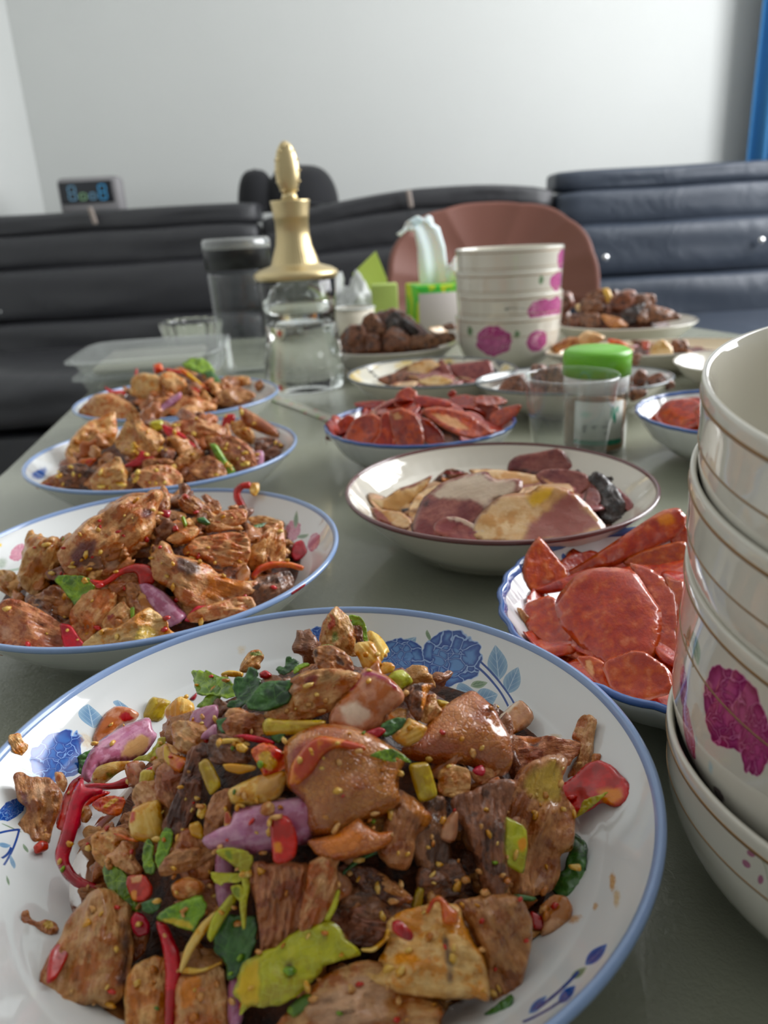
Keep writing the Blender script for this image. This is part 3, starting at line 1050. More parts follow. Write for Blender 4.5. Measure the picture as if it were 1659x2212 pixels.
def bowl_mat2(name, items, tint=srgb(222, 218, 206)):
    n = NT(name)
    sp = n.new('ShaderNodeSeparateXYZ')
    n.put(sp.inputs[0], n.oc())
    az = n.math('MULTIPLY', n.math('ARCTAN2', n.math('MULTIPLY', sp.outputs[1], -1.0), n.math('MULTIPLY', sp.outputs[0], -1.0)), 0.07)
    col = tint
    for (kind, c0, U, V, pal) in items:
        col = flower(n, col, (az, sp.outputs[2]), c0, U, V, kind, pal)
    n.set(color=col, rough=0.07, coat=0.6, coatr=0.02)
    return n.m


PP = dict(dark=srgb(140, 30, 92), mid=srgb(186, 74, 138), line=srgb(200, 108, 162))
m_rose = bowl_mat2('peony_bowl_glaze', decal_on(o3, [
    ('leaf', (1502, 1400), (1513, 1404), (1508, 1440), dict(GREEN)),
    ('leaf', (1486, 1380), (1491, 1384), (1480, 1410), dict(GREEN)),
    ('stem', (1485, 1405), (1497, 1442), (1487, 1404), dict(dark=srgb(150, 136, 96), bend=3)),
    ('rose', (1572, 1532), (1640, 1600), (1606, 1446), dict(PP, seed=4.0)),
    ('rose', (1630, 1600), (1659, 1650), (1655, 1530), dict(PP, seed=8.0)),
    ('blob', (1592, 1500), (1630, 1560), (1606, 1455), dict(PP, soft=0.8, wob=0.3, a=0.0)),
    ('blob', (1476, 1480), (1486, 1500), (1478, 1430), dict(dark=srgb(150, 40, 110), mid=srgb(206, 150, 190), soft=0.7, wob=0.4)),
    ('rose', (1486, 1580), (1502, 1610), (1484, 1520), dict(dark=srgb(176, 36, 70), mid=srgb(214, 140, 178), line=srgb(214, 150, 180), seed=1.0)),
    ('blob', (1504, 1600), (1509, 1606), (1504, 1585), dict(dark=srgb(170, 200, 210), mid=srgb(190, 212, 216), soft=0.1, a=0.8)),
    ('blob', (1535, 1658), (1543, 1668), (1537, 1640), dict(dark=srgb(160, 196, 210), mid=srgb(180, 208, 216), soft=0.1, a=0.8)),
    ('blob', (1552, 1716), (1566, 1734), (1556, 1706), dict(dark=srgb(96, 84, 88), mid=srgb(130, 116, 116), soft=0.7, wob=0.5)),
]))
o3.data.materials[1] = m_rose
o4 = rice_bowl('bottom rice bowl of the near stack with tiny pink buds', base4, (0, 0, 0.0), m_plain, H=0.057)
o4.data.materials[1] = bowl_mat2('sprig_bowl_glaze', decal_on(o4, [
    ('blob', (1622, 1844), (1632, 1850), (1625, 1838), dict(PEON, wob=0.3, a=0.8)),
    ('blob', (1612, 1866), (1622, 1874), (1615, 1859), dict(PEON, wob=0.3, a=0.8)),
    ('blob', (1643, 1900), (1648, 1908), (1648, 1892), dict(PEON, wob=0.3, a=0.8)),
    ('stem', (1652, 1878), (1659, 1900), (1653, 1877), dict(dark=srgb(170, 176, 150), bend=2)),
]))

# far stack
fsx, fsy = 0.200, 1.175
fst = 0.0310
PF = lambda q: dict(dark=srgb(166, 44, 120), mid=srgb(206, 104, 164), line=srgb(220, 150, 190), seed=q)
for k in range(4):
    loc = (fsx + 0.002 * (k % 2), fsy, T + fst * k)
    am = az_to(loc, 1170, 640)[0]
    al = az_to(loc, 1065, 705)[0]
    if k == 0:
        dc = [('rose', al, 0.051, 0.37, 0.024, 0, PF(2)), ('rose', am - 0.1, 0.050, 0.26, 0.017, 0, PF(5)), ('leaf', al - 0.5, 0.066, 0.08, 0.008, 0.3, GREEN), ('leaf', al + 0.45, 0.062, 0.06, 0.006, 0.3, GREEN)]
    elif k == 1:
        dc = [('rose', am - 0.02, 0.061, 0.34, 0.017, 0, PF(3)), ('rose', am + 0.36, 0.061, 0.34, 0.017, 0, PF(7)), ('stem', am - 0.5, 0.064, 0.2, 0.001, 0.2, dict(dark=srgb(150, 150, 140), bend=3))]
    elif k == 2:
        dc = [('rose', am + 0.45, 0.066, 0.3, 0.015, 0, PF(4)), ('leaf', am - 0.05, 0.071, 0.06, 0.007, 0.3, GREEN)]
    else:
        dc = [('rose', am + 0.62, 0.064, 0.26, 0.014, 0, PF(6))]
    rice_bowl(('bottom bowl of the far stack with two magenta peonies', 'second bowl up in the far stack with a wide peony', 'third bowl up in the far stack, flower on its right', 'topmost ivory bowl of the far stack')[k],
              loc, (0, 0, 0), bowl_mat('far_bowl_glaze', dc), R=0.0775, H=0.0825, group='bowls in the far stack', seg=96)

# ================================================================ glassware
M_GLASS = plain('clear_glass', (0.97, 0.99, 0.98), 0.0, trans=1.0, ior=1.45)
def thin_glass(name, col, rough=0.0, opq=0.0, refl=1.0, blend=0.32):
    m = bpy.data.materials.new(name)
    m.use_nodes = True
    t = m.node_tree
    t.nodes.clear()
    o = t.nodes.new('ShaderNodeOutputMaterial')
    tr = t.nodes.new('ShaderNodeBsdfTransparent')
    tr.inputs[0].default_value = (*col, 1)
    gl = t.nodes.new('ShaderNodeBsdfGlossy')
    gl.inputs['Roughness'].default_value = rough
    gl.inputs[0].default_value = (refl, refl, refl, 1)
    fr0 = t.nodes.new('ShaderNodeLayerWeight')
    fr0.inputs[0].default_value = blend
    ge = t.nodes.new('ShaderNodeNewGeometry')
    iv = t.nodes.new('ShaderNodeMath')
    iv.operation = 'SUBTRACT'
    iv.inputs[0].default_value = 1.0
    t.links.new(ge.outputs['Backfacing'], iv.inputs[1])
    fr = t.nodes.new('ShaderNodeMath')
    fr.operation = 'MULTIPLY'
    t.links.new(fr0.outputs['Fresnel'], fr.inputs[0])
    t.links.new(iv.outputs[0], fr.inputs[1])
    mx = t.nodes.new('ShaderNodeMixShader')
    t.links.new(fr.outputs[0], mx.inputs[0])
    t.links.new(tr.outputs[0], mx.inputs[1])
    t.links.new(gl.outputs[0], mx.inputs[2])
    last = mx.outputs[0]
    if opq:
        df = t.nodes.new('ShaderNodeBsdfDiffuse')
        df.inputs[0].default_value = (0.8, 0.82, 0.8, 1)
        m2 = t.nodes.new('ShaderNodeMixShader')
        m2.inputs[0].default_value = opq
        t.links.new(last, m2.inputs[1])
        t.links.new(df.outputs[0], m2.inputs[2])
        last = m2.outputs[0]
    t.links.new(last, o.inputs[0])
    return m


M_THIN = thin_glass('thin_clear_glass', (0.97, 0.98, 0.975))
M_WATER = plain('clear_liquor', (1, 1, 1), 0.0, trans=1.0, ior=1.33)
M_PLAST = thin_glass('clear_plastic', (0.98, 0.99, 0.985), 0.08, 0.17, 1.0, 0.45)
ng = NT('brushed_gold')
rib = ng.new('ShaderNodeTexWave')
ng.set(color=srgb(216, 196, 150), metal=0.8, rough=0.34, normal=ng.bump(ng.noise(ng.vmul(ng.oc(), (400, 400, 20)), 1, 1), 0.15, 0.0005))
M_GOLDC = ng.m

# tumbler
e = at(1235, 1000, 0)
gx, gy = 0.166, 0.655
gh = 0.087
pr = [(0, 0.006), (0.026, 0.006), (0.0275, 0.009), (0.0380, gh - 0.004), (0.0378, gh - 0.0016), (0.0392, gh), (0.0410, gh - 0.0012), (0.0408, gh - 0.0035), (0.0399, gh - 0.006), (0.0290, 0.003), (0.0280, 0.0), (0, 0.0)]
M_TUMB = thin_glass('tumbler_glass', (0.96, 0.97, 0.965), 0.0, 0.02, 1.0, 0.42)
o = lathe('glass_tumbler', pr, M_TUMB, None, (gx, gy, T), seg=96)
tag(o, 'clear empty tumbler in front of the green-capped jar', 'glass')

# spice jar with green cap
bx, by = 0.2065, 0.722
e = empty('spice_jar', (bx, by, T))
tag(e, 'spice jar with bright green cap and white label behind the tumbler', 'jar')
M_GRN = plain('green_cap_plastic', srgb(112, 190, 44), 0.35)
M_SPICE = NT('ground_spice')
M_SPICE.set(color=M_SPICE.mix(M_SPICE.noise(M_SPICE.oc(), 300, 3), srgb(120, 84, 56), srgb(176, 140, 104)), rough=0.8)
M_LAB = NT('jar_label_paper')
sp = M_LAB.new('ShaderNodeSeparateXYZ')
M_LAB.put(sp.inputs[0], M_LAB.oc())
azs = M_LAB.math('MULTIPLY', M_LAB.math('ARCTAN2', sp.outputs[1], sp.outputs[0]), 0.03)
xz = (azs, sp.outputs[2])
col = srgb(206, 208, 200)
teal = dict(dark=srgb(22, 140, 110), mid=srgb(30, 150, 120), wob=0.6, soft=0.8)
grey = dict(dark=srgb(88, 98, 96), mid=srgb(150, 156, 152), wob=2.2, soft=0.5, a=0.75)
azc = math.atan2(EYE.y - by, EYE.x - bx)
for (da, z, wa, wz, pal) in ((0.55, 0.047, 0.10, 0.007, teal), (0.62, 0.041, 0.05, 0.006, teal), (0.70, 0.050, 0.05, 0.004, teal), (-0.25, 0.046, 0.3, 0.005, dict(dark=srgb(130, 190, 170), mid=srgb(150, 200, 180), soft=0.1, a=0.6)),
                             (-0.28, 0.031, 0.10, 0.006, grey), (0.0, 0.033, 0.12, 0.003, grey), (0.32, 0.033, 0.16, 0.002, grey), (0.35, 0.026, 0.1, 0.002, grey)):
    col = flower(M_LAB, col, xz, ((azc + da) * 0.03, z), (wa * 0.03, 0), (0, wz), 'blob', pal)
band_ = M_LAB.ramp(sp.outputs[2], 0.0188, 0.0180)
col = M_LAB.mix(band_, col, srgb(26, 138, 108))
M_LAB.set(color=col, rough=0.5)
lathe('jar_glass', [(0, 0.004), (0.027, 0.004), (0.0285, 0.007), (0.0285, 0.066), (0.025, 0.070), (0.025, 0.080), (0.027, 0.080), (0.027, 0.071), (0.0305, 0.066), (0.0305, 0.004), (0.029, 0.0), (0, 0.0)], M_THIN, e, seg=64)
lathe('ground_spice', [(0, 0.0045), (0.0265, 0.0045), (0.028, 0.0075), (0.028, 0.052), (0.015, 0.054), (0, 0.053)][::-1], M_SPICE.m, e, seg=48)
vs, fs = [], []
for i in range(41):
    a = azc - 0.62 + 1.55 * i / 40
    for rr, z in ((0.0307, 0.013), (0.0309, 0.059)):
        vs.append((rr * math.cos(a), rr * math.sin(a), z))
for i in range(40):
    fs.append((2 * i, 2 * i + 2, 2 * i + 3, 2 * i + 1))
o = mesh_obj('jar_label', vs, fs, M_LAB.m, e)
so = o.modifiers.new('s', 'SOLIDIFY')
so.thickness = 0.0002
so.offset = 1
lathe('cap_collar', [(0, 0.082), (0.0300, 0.082), (0.0304, 0.081), (0.0304, 0.067), (0.0285, 0.067), (0.0285, 0.080), (0, 0.080)], M_PORC, e, seg=64)
lathe('cap', [(0, 0.106), (0.027, 0.106), (0.0305, 0.1035), (0.0312, 0.101), (0.0312, 0.0825), (0, 0.0825)], M_GRN, e, seg=64)

for o in e.children:
    if o.name.split('.')[0] in ('cap', 'cap_collar'):
        o.location.z = -0.009
    else:
        o.scale.z = 0.89
# decanter
dx, dy = -0.104, 1.125
e = empty('decanter', (dx, dy, T))
tag(e, 'tall clear liquor decanter with a ribbed gold neck and stopper', 'decanter')
ob = [(0.0, 0.0004), (0.0555, 0.0004), (0.0575, 0.003), (0.0575, 0.020), (0.0560, 0.040), (0.0515, 0.065), (0.0500, 0.085), (0.0520, 0.115), (0.0545, 0.150), (0.050, 0.153), (0.046, 0.150), (0.0450, 0.120), (0.0440, 0.092), (0.040, 0.0885), (0.0, 0.0875)]
lathe('decanter_body', ob, M_GLASS, e, seg=96)
lathe('liquor', [(0, 0.0882), (0.0395, 0.0892), (0.0435, 0.0928), (0.0446, 0.118), (0, 0.118)], M_WATER, e, seg=64)
sh = [(0.0, 0.151), (0.056, 0.151), (0.0588, 0.156), (0.058, 0.160), (0.050, 0.165), (0.034, 0.1695), (0.0325, 0.172), (0.030, 0.180), (0.0245, 0.195), (0.0225, 0.208), (0.0225, 0.228), (0.0235, 0.2285), (0.0235, 0.233), (0.0265, 0.250), (0.0268, 0.2525), (0.0, 0.2525)]
lathe('gold_neck', sh, M_GOLDC, e, seg=144, ridge=(48, 0.0004, 5, 12))
bm = bmesh.new()
tube(bm, [(0, 0, 0.252), (0, 0, 0.262)], [0.012, 0.009], 24)
bm_obj('stopper_stem', bm, M_GOLDC, e, smooth=True)
bm = bmesh.new()
bmesh.ops.create_uvsphere(bm, u_segments=32, v_segments=20, radius=1)
for v in bm.verts:
    v.co = Vector((v.co.x * 0.0165, v.co.y * 0.0095, v.co.z * 0.034 * (1 + 0.1 * v.co.z)))
o = bm_obj('stopper', bm, M_GOLDC, e, (0, 0, 0.288), (0, 0, 0.35), smooth=True)
bm = bmesh.new()
for k in range(14):
    a = 2 * math.pi * k / 14
    tube(bm, [(0.0155 * math.cos(a), -0.0075, 0.031 * math.sin(a)), (0.0155 * math.cos(a), 0.0075, 0.031 * math.sin(a))], 0.0013, 8)
bm_obj('stopper_beading', bm, M_GOLDC, e, (0, 0, 0.289), (0, 0, 0.35), smooth=True)

# storage jar with black lid
jx, jy = -0.205, 1.262
e = empty('storage_jar', (jx, jy, T))
tag(e, 'tall clear storage jar with a black lid left of the decanter', 'jar')
lathe('jar_body', [(0, 0.005), (0.040, 0.005), (0.042, 0.008), (0.0475, 0.150), (0.045, 0.160), (0.0475, 0.160), (0.050, 0.152), (0.0445, 0.004), (0.043, 0), (0, 0)], M_THIN, e, seg=72)
lathe('black_lid', [(0, 0.207), (0.047, 0.207), (0.0505, 0.204), (0.0515, 0.199), (0.0515, 0.163), (0.0, 0.163)], plain('black_lid_plastic', srgb(34, 36, 38), 0.35), e, seg=72)
lathe('lid_ring', [(0.044, 0.2075), (0.0485, 0.2082), (0.0520, 0.2045), (0.0526, 0.199), (0.0526, 0.1925), (0.0517, 0.1925), (0.0517, 0.199), (0.048, 0.2065)], M_PLAST, e, seg=72, cap=False)

# cut-glass ashtray standing on nothing but the table
ax, ay = -0.345, 1.50
e_az = 0.060
pr = [(0, 0.010), (0.034, 0.010), (0.040, 0.016), (0.047, 0.046), (0.049, 0.048), (0.0575, 0.046), (0.058, 0.043), (0.045, 0.004), (0.043, 0.0), (0, 0.0)]
o = lathe('cut_glass_bowl', pr, M_GLASS, None, (ax, ay, T), seg=96, ridge=(16, 0.0016, 3, 7))
tag(o, 'small sparkling cut-glass bowl behind the clear plastic boxes', 'bowl')
o.scale.z = 1.4


# clear plastic food boxes
def food_box(label, c, w, d, h, z, rz, fill):
    e = empty('plastic_box', (c[0], c[1], T + z), (0, 0, rz))
    tag(e, label, 'food box', 'clear plastic boxes stacked at the left')
    bm = bmesh.new()
    loops = []
    for (s, zz) in ((0.84, 0.0), (0.93, h * 0.85), (1.0, h * 0.87), (1.0, h * 0.90), (0.92, h * 0.88), (0.90, h * 0.8), (0.82, 0.0012)):
        lp = []
        for k in range(32):
            a = 2 * math.pi * k / 32
            ca, sa = math.cos(a), math.sin(a)
            q = (abs(ca) ** 8 + abs(sa) ** 8) ** (-1 / 8)
            lp.append(bm.verts.new((ca * q * w / 2 * s, sa * q * d / 2 * s, zz)))
        loops.append(lp)
    for i in range(len(loops) - 1):
        for k in range(32):
            bm.faces.new((loops[i][k], loops[i][(k + 1) % 32], loops[i + 1][(k + 1) % 32], loops[i + 1][k]))
    bm.faces.new(loops[0][::-1])
    bm.faces.new(loops[-1])
    bm_obj('box_body', bm, M_PLAST, e, smooth=False)
    bm = bmesh.new()
    loops = []
    for (s, zz) in ((1.02, h * 0.88), (1.02, h * 0.93), (0.95, h * 0.93), (0.94, h), (0.0, h), ):
        lp = []
        if s == 0:
            loops.append([bm.verts.new((0, 0, zz))])
            continue
        for k in range(32):
            a = 2 * math.pi * k / 32
            ca, sa = math.cos(a), math.sin(a)
            q = (abs(ca) ** 8 + abs(sa) ** 8) ** (-1 / 8)
            lp.append(bm.verts.new((ca * q * w / 2 * s, sa * q * d / 2 * s, zz)))
        loops.append(lp)
    for i in range(3):
        for k in range(32):
            bm.faces.new((loops[i][k], loops[i][(k + 1) % 32], loops[i + 1][(k + 1) % 32], loops[i + 1][k]))
    for k in range(32):
        bm.faces.new((loops[3][k], loops[3][(k + 1) % 32], loops[4][0]))
    o = bm_obj('box_lid', bm, M_PLAST, e, smooth=False)
    so = o.modifiers.new('s', 'SOLIDIFY')
    so.thickness = 0.0008
    if fill:
        rbox('contents', (w * 0.70, d * 0.70, h * 0.5), plain('pale_contents', srgb(226, 224, 212), 0.6), e, (0, 0, h * 0.28), bev=0.008)
    return e


food_box('lower clear plastic box of the stack at the left', (-0.352, 1.245), 0.215, 0.24, 0.028, 0.0, 0.10, True)
food_box('upper clear plastic box of the stack at the left, lid on', (-0.350, 1.235), 0.225, 0.25, 0.026, 0.0285, 0.13, True)

# paper cup, bag, cartons, tissue box
ccx, ccy = aty(765, 650, 1.44).x, 1.44
e = empty('paper_cup', (ccx, ccy, T))
tag(e, 'white paper cup with a red and orange print behind the dark meat', 'cup')
ncup = NT('paper_cup_print')
sp = ncup.new('ShaderNodeSeparateXYZ')
ncup.put(sp.inputs[0], ncup.oc())
ca_ = math.atan2(EYE.y - ccy, EYE.x - ccx)
az_ = ncup.math('MULTIPLY', ncup.math('ARCTAN2', sp.outputs[1], sp.outputs[0]), 0.035)
col = srgb(224, 216, 198)
col = flower(ncup, col, (az_, sp.outputs[2]), ((ca_ - 0.1) * 0.035, 0.030), (0.020, 0), (0, 0.016), 'blob', dict(dark=srgb(206, 34, 44), mid=srgb(214, 60, 44), wob=0.4, soft=0.8))
col = flower(ncup, col, (az_, sp.outputs[2]), ((ca_ - 0.55) * 0.035, 0.034), (0.008, 0), (0, 0.012), 'blob', dict(dark=srgb(226, 130, 60), mid=srgb(226, 130, 60), wob=0.4, soft=0.8))
ncup.set(color=col, rough=0.55)
lathe('cup_wall', [(0, 0.006), (0.026, 0.006), (0.0355, 0.078), (0.0362, 0.078), (0.0362, 0.078), (0.0270, 0.0), (0.0255, 0.0), (0.0255, 0.004), (0, 0.004)], ncup.m, e, seg=64)
lathe('rolled_rim', [(0.0352, 0.078), (0.0362, 0.0802), (0.0378, 0.079), (0.0372, 0.0765), (0.0362, 0.077)], M_PORC, e, seg=64, cap=False)


def crumple(name, label, cat, loc, size, mat, seed, sub=4, amp=0.35, parent=None, flat=1.0):
    bm = bmesh.new()
    bmesh.ops.create_icosphere(bm, subdivisions=sub, radius=1)
    for v in bm.verts:
        p = v.co.copy()
        q = p * 1.6 + Vector((seed, seed * 2, 0))
        f = 1 + amp * (abs(mnoise.noise(q)) * 2 - 0.4) + amp * 0.5 * abs(mnoise.noise(q * 2.7))
        v.co = Vector((p.x * size[0] * f, p.y * size[1] * f, max(p.z, -0.55) * size[2] * f))
    zmin = min(v.co.z for v in bm.verts)
    for v in bm.verts:
        v.co.z -= zmin
    o = bm_obj(name, bm, mat, parent, loc, smooth=True)
    if label:
        tag(o, label, cat)
    return o


M_BAG = plain('thin_white_plastic', (0.72, 0.74, 0.73), 0.35, trans=0.25, sss=0.0)
p1 = aty(700, 640, 1.56)
crumple('plastic_bag', 'crumpled translucent plastic bag behind the decanter neck', 'bag', (p1.x - 0.006, 1.60, T), (0.054, 0.045, 0.070), M_BAG, 3.1, amp=0.5)
crumple('plastic_bag', 'smaller crumpled pale bag behind the paper cup', 'bag', (aty(770, 640, 1.57).x, 1.555, T), (0.032, 0.032, 0.058), M_BAG, 8.3, amp=0.5)


def wedge_box(name, label, cat, corners_px, y0, y1, mat, zbot=0.0):
    """card standing up: outline given, real thickness y1-y0"""
    pts = [aty(px, py, y0) for px, py in corners_px]
    c = sum(pts, Vector()) / len(pts)
    bm = bmesh.new()
    a = [bm.verts.new(p - c) for p in pts]
    b = [bm.verts.new(p - c + Vector((0, y1 - y0, 0))) for p in pts]
    bm.faces.new(a)
    bm.faces.new(b[::-1])
    for i in range(len(a)):
        j = (i + 1) % len(a)
        bm.faces.new((a[i], b[i], b[j], a[j]))
    o = bm_obj(name, bm, mat, None, tuple(c))
    tag(o, label, cat)
    return o


ngc = NT('green_yellow_card')
sp = ngc.new('ShaderNodeSeparateXYZ')
ngc.put(sp.inputs[0], ngc.oc())
ngc.set(color=ngc.mix(ngc.ramp(ngc.math('SUBTRACT', sp.outputs[2], ngc.math('MULTIPLY', sp.outputs[0], 0.5)), -0.018, -0.010), srgb(92, 206, 74), srgb(198, 218, 100)), rough=0.45)
o = wedge_box('snack_packet', 'upright lime and green packet corner beside the tissue box', 'packet', [(762, 592), (812, 543), (836, 603), (838, 700), (790, 700)], 1.60, 1.63, ngc.m)
bz = min((o.matrix_world @ v.co).z if False else v.co.z + o.location.z for v in o.data.vertices)
o.location.z -= bz - T
for v in o.data.vertices:
    if v.co.z > -0.01:
        v.co.z += (bz - T)
M_CARD2 = NT('pale_green_carton')
sp = M_CARD2.new('ShaderNodeSeparateXYZ')
M_CARD2.put(sp.inputs[0], M_CARD2.oc())
M_CARD2.set(color=M_CARD2.mix(M_CARD2.ramp(sp.outputs[2], -0.005, 0.004), srgb(196, 192, 160), srgb(168, 190, 96)), rough=0.5)
yc_ = 1.455
xa, xb = aty(806, 640, yc_).x, aty(856, 640, yc_).x
zt_ = aty(830, 615, yc_).z
o = rbox('small_carton', (xb - xa + 0.006, 0.05, zt_ - T), M_CARD2.m, None, ((xa + xb) / 2, yc_ + 0.025, T + (zt_ - T) / 2), rot=(0, 0, 0.0), bev=0.002, seg=2)
tag(o, 'small pale green carton between paper cup and tissue box', 'carton')

# tissue box
yt = 1.47
x0, x1 = aty(893, 640, yt).x, aty(1000, 640, yt).x
zt_ = aty(940, 617, yt).z
ht = zt_ - T
dep = 0.115
M_TB = NT('green_yellow_box_print')
M_TB.set(color=M_TB.mix(M_TB.ramp(M_TB.noise(M_TB.vmul(M_TB.oc(), (16, 16, 9)), 1.0, 2, dist=1.5), 0.46, 0.52), srgb(58, 184, 52), srgb(196, 208, 32)), rough=0.4)
M_TW = plain('white_box_panel', srgb(198, 190, 186), 0.5)
e = empty('tissue_box', ((x0 + x1) / 2, yt + dep / 2, T), (0, 0, 0.14))
tag(e, 'green and yellow tissue box with a white panel, tissue pulled up', 'tissue box')
w = x1 - x0
rbox('box', (w + 0.004, dep, ht), M_TB.m, e, (0, 0, ht / 2), bev=0.002, seg=2)
rbox('white_panel', (w * 0.98, 0.0012, ht * 0.86), M_TW, e, (0.0, -dep / 2 - 0.0003, ht * 0.45), bev=0.0003, seg=1)
# pulled-up tissue
M_TIS = plain('soft_tissue', srgb(246, 250, 246), 0.8, sss=0.4)
path = [(-0.006, 0.0), (-0.010, 0.03), (-0.012, 0.07), (-0.020, 0.105), (-0.038, 0.118), (-0.056, 0.108)]
vs, fs = [], []
NP, NW = 30, 14
for i in range(NP + 1):
    t = i / NP * (len(path) - 1)
    k = min(int(t), len(path) - 2)
    f_ = t - k
    cx_ = path[k][0] * (1 - f_) + path[k + 1][0] * f_
    cz_ = path[k][1] * (1 - f_) + path[k + 1][1] * f_
    wd = 0.060 - 0.016 * (i / NP)
    for j in range(NW + 1):
        s = j / NW - 0.5
        vs.append((cx_ + s * wd + 0.0, 0.003 * math.sin(s * 9 + i * 0.10) + 0.006 * s, cz_ + 0.008 * math.cos(s * 9) * (i / NP) + (0.02 * s if i > NP * .7 else 0)))
for i in range(NP):
    for j in range(NW):
        a = i * (NW + 1) + j
        fs.append((a, a + 1, a + NW + 2, a + NW + 1))
o = mesh_obj('tissue', vs, fs, M_TIS, e, (0.0 + 0.006, 0, ht - 0.004))
so = o.modifiers.new('s', 'SOLIDIFY')
so.thickness = 0.0012
vs2 = []
# small low fold to the right
o = crumple('tissue_fold', None, None, (0.038, -0.01, ht - 0.002), (0.018, 0.012, 0.022), M_TIS, 5.5, sub=3, amp=0.4, parent=e)

# printed chopstick sleeve lying on the table
p0, p1 = at(590, 862, 0.0), at(708, 905, 0.0)
L = (p1 - p0).length
M_SLV = NT('printed_paper_sleeve')
sc = M_SLV.voro(M_SLV.vmul(M_SLV.oc(), (1, 1, 0)), 90, 'F1', 'Distance', 0.9)
cc = M_SLV.noise(M_SLV.oc(), 60, 0)
M_SLV.set(color=M_SLV.mix(M_SLV.ramp(sc, 0.42, 0.30), srgb(186, 184, 170), M_SLV.mix(M_SLV.ramp(cc, 0.48, 0.52), srgb(196, 130, 122), srgb(150, 180, 120))), rough=0.5)
o = rbox('chopstick_sleeve', (L + 0.06, 0.017, 0.0025), M_SLV.m, None, tuple((p0 + p1) / 2 + Vector((0, 0, 0.00125))), rot=(0, 0, math.atan2(p1.y - p0.y, p1.x - p0.x)), bev=0.0008, seg=2)
tag(o, 'flat paper chopstick sleeve with pink and green print on the table', 'paper sleeve')
# ================================================================ food
def food_mat(name, cols, fib=(130, 620, 500), rough=0.32, coat=0.6, sss=0.03, bump=0.9, bd=0.0018, vein=None, hv=0.22, blotch=140, bl=(0.48, 0.60)):
    n = NT(name)
    p = n.offs()
    f = n.noise(n.vmul(p, fib), 1.0, 4, 0.6, dist=0.4)
    b = n.noise(p, blotch, 3, 0.6)
    f2 = n.noise(p, 320, 3, 0.6)
    c = n.mix(n.ramp(n.math('ADD', n.math('MULTIPLY', f, 0.5), n.math('MULTIPLY', f2, 0.5)), 0.36, 0.62), cols[0], cols[1])
    if len(cols) > 2:
        c = n.mix(n.ramp(b, bl[0], bl[1]), c, cols[2])
        c = n.mix(n.math('MULTIPLY', n.ramp(n.noise(p, blotch * 0.45, 3, 0.6), 0.52, 0.62), 0.28), c, tuple(v * 0.45 for v in cols[2]) if name not in ('sausage_slice', 'pale_garlic_and_scallion', 'cured_pork_fat') else cols[0])
    h = n.math('ADD', n.math('ADD', n.math('MULTIPLY', f, 0.8), n.math('MULTIPLY', f2, 0.7)), n.math('MULTIPLY', b, 0.9))
    if vein:
        e = n.voro(n.vadd(p, n.vmul(n.noise(p, vein[0] * 1.5, 2, color=True), 0.4 / vein[0])), vein[0])
        c = n.mix(n.ramp(e, vein[1], 0.0), c, vein[2])
        h = n.math('ADD', h, n.math('MULTIPLY', n.ramp(e, 0, 0.2), vein[3]))
    a = n.new('ShaderNodeAttribute', attribute_name='tint')
    c = n.mix(a.outputs['Alpha'], c, a.outputs['Color'])
    hs = n.new('ShaderNodeHueSaturation')
    n.put(hs.inputs['Color'], c)
    r = n.rnd()
    n.put(hs.inputs['Value'], n.math('ADD', n.math('MULTIPLY', r, hv), 1 - hv / 2))
    n.put(hs.inputs['Hue'], n.math('ADD', n.math('MULTIPLY', n.math('FRACT', n.math('MULTIPLY', r, 17.0)), 0.016), 0.492))
    hs.inputs['Saturation'].default_value = 1.08 if 'meat' in name or 'chicken' in name or 'skin' in name else 1.22
    n.set(color=hs.outputs[0], rough=n.ramp(b, 0.3, 0.7, rough + 0.08, max(rough - 0.1, 0.05)), coat=coat, coatr=0.09, sss=sss, normal=n.bump(h, bump, bd))
    n.b.inputs['Subsurface Radius'].default_value = (1.0, 0.4, 0.2)
    n.b.inputs['Subsurface Scale'].default_value = 0.003
    return n.m


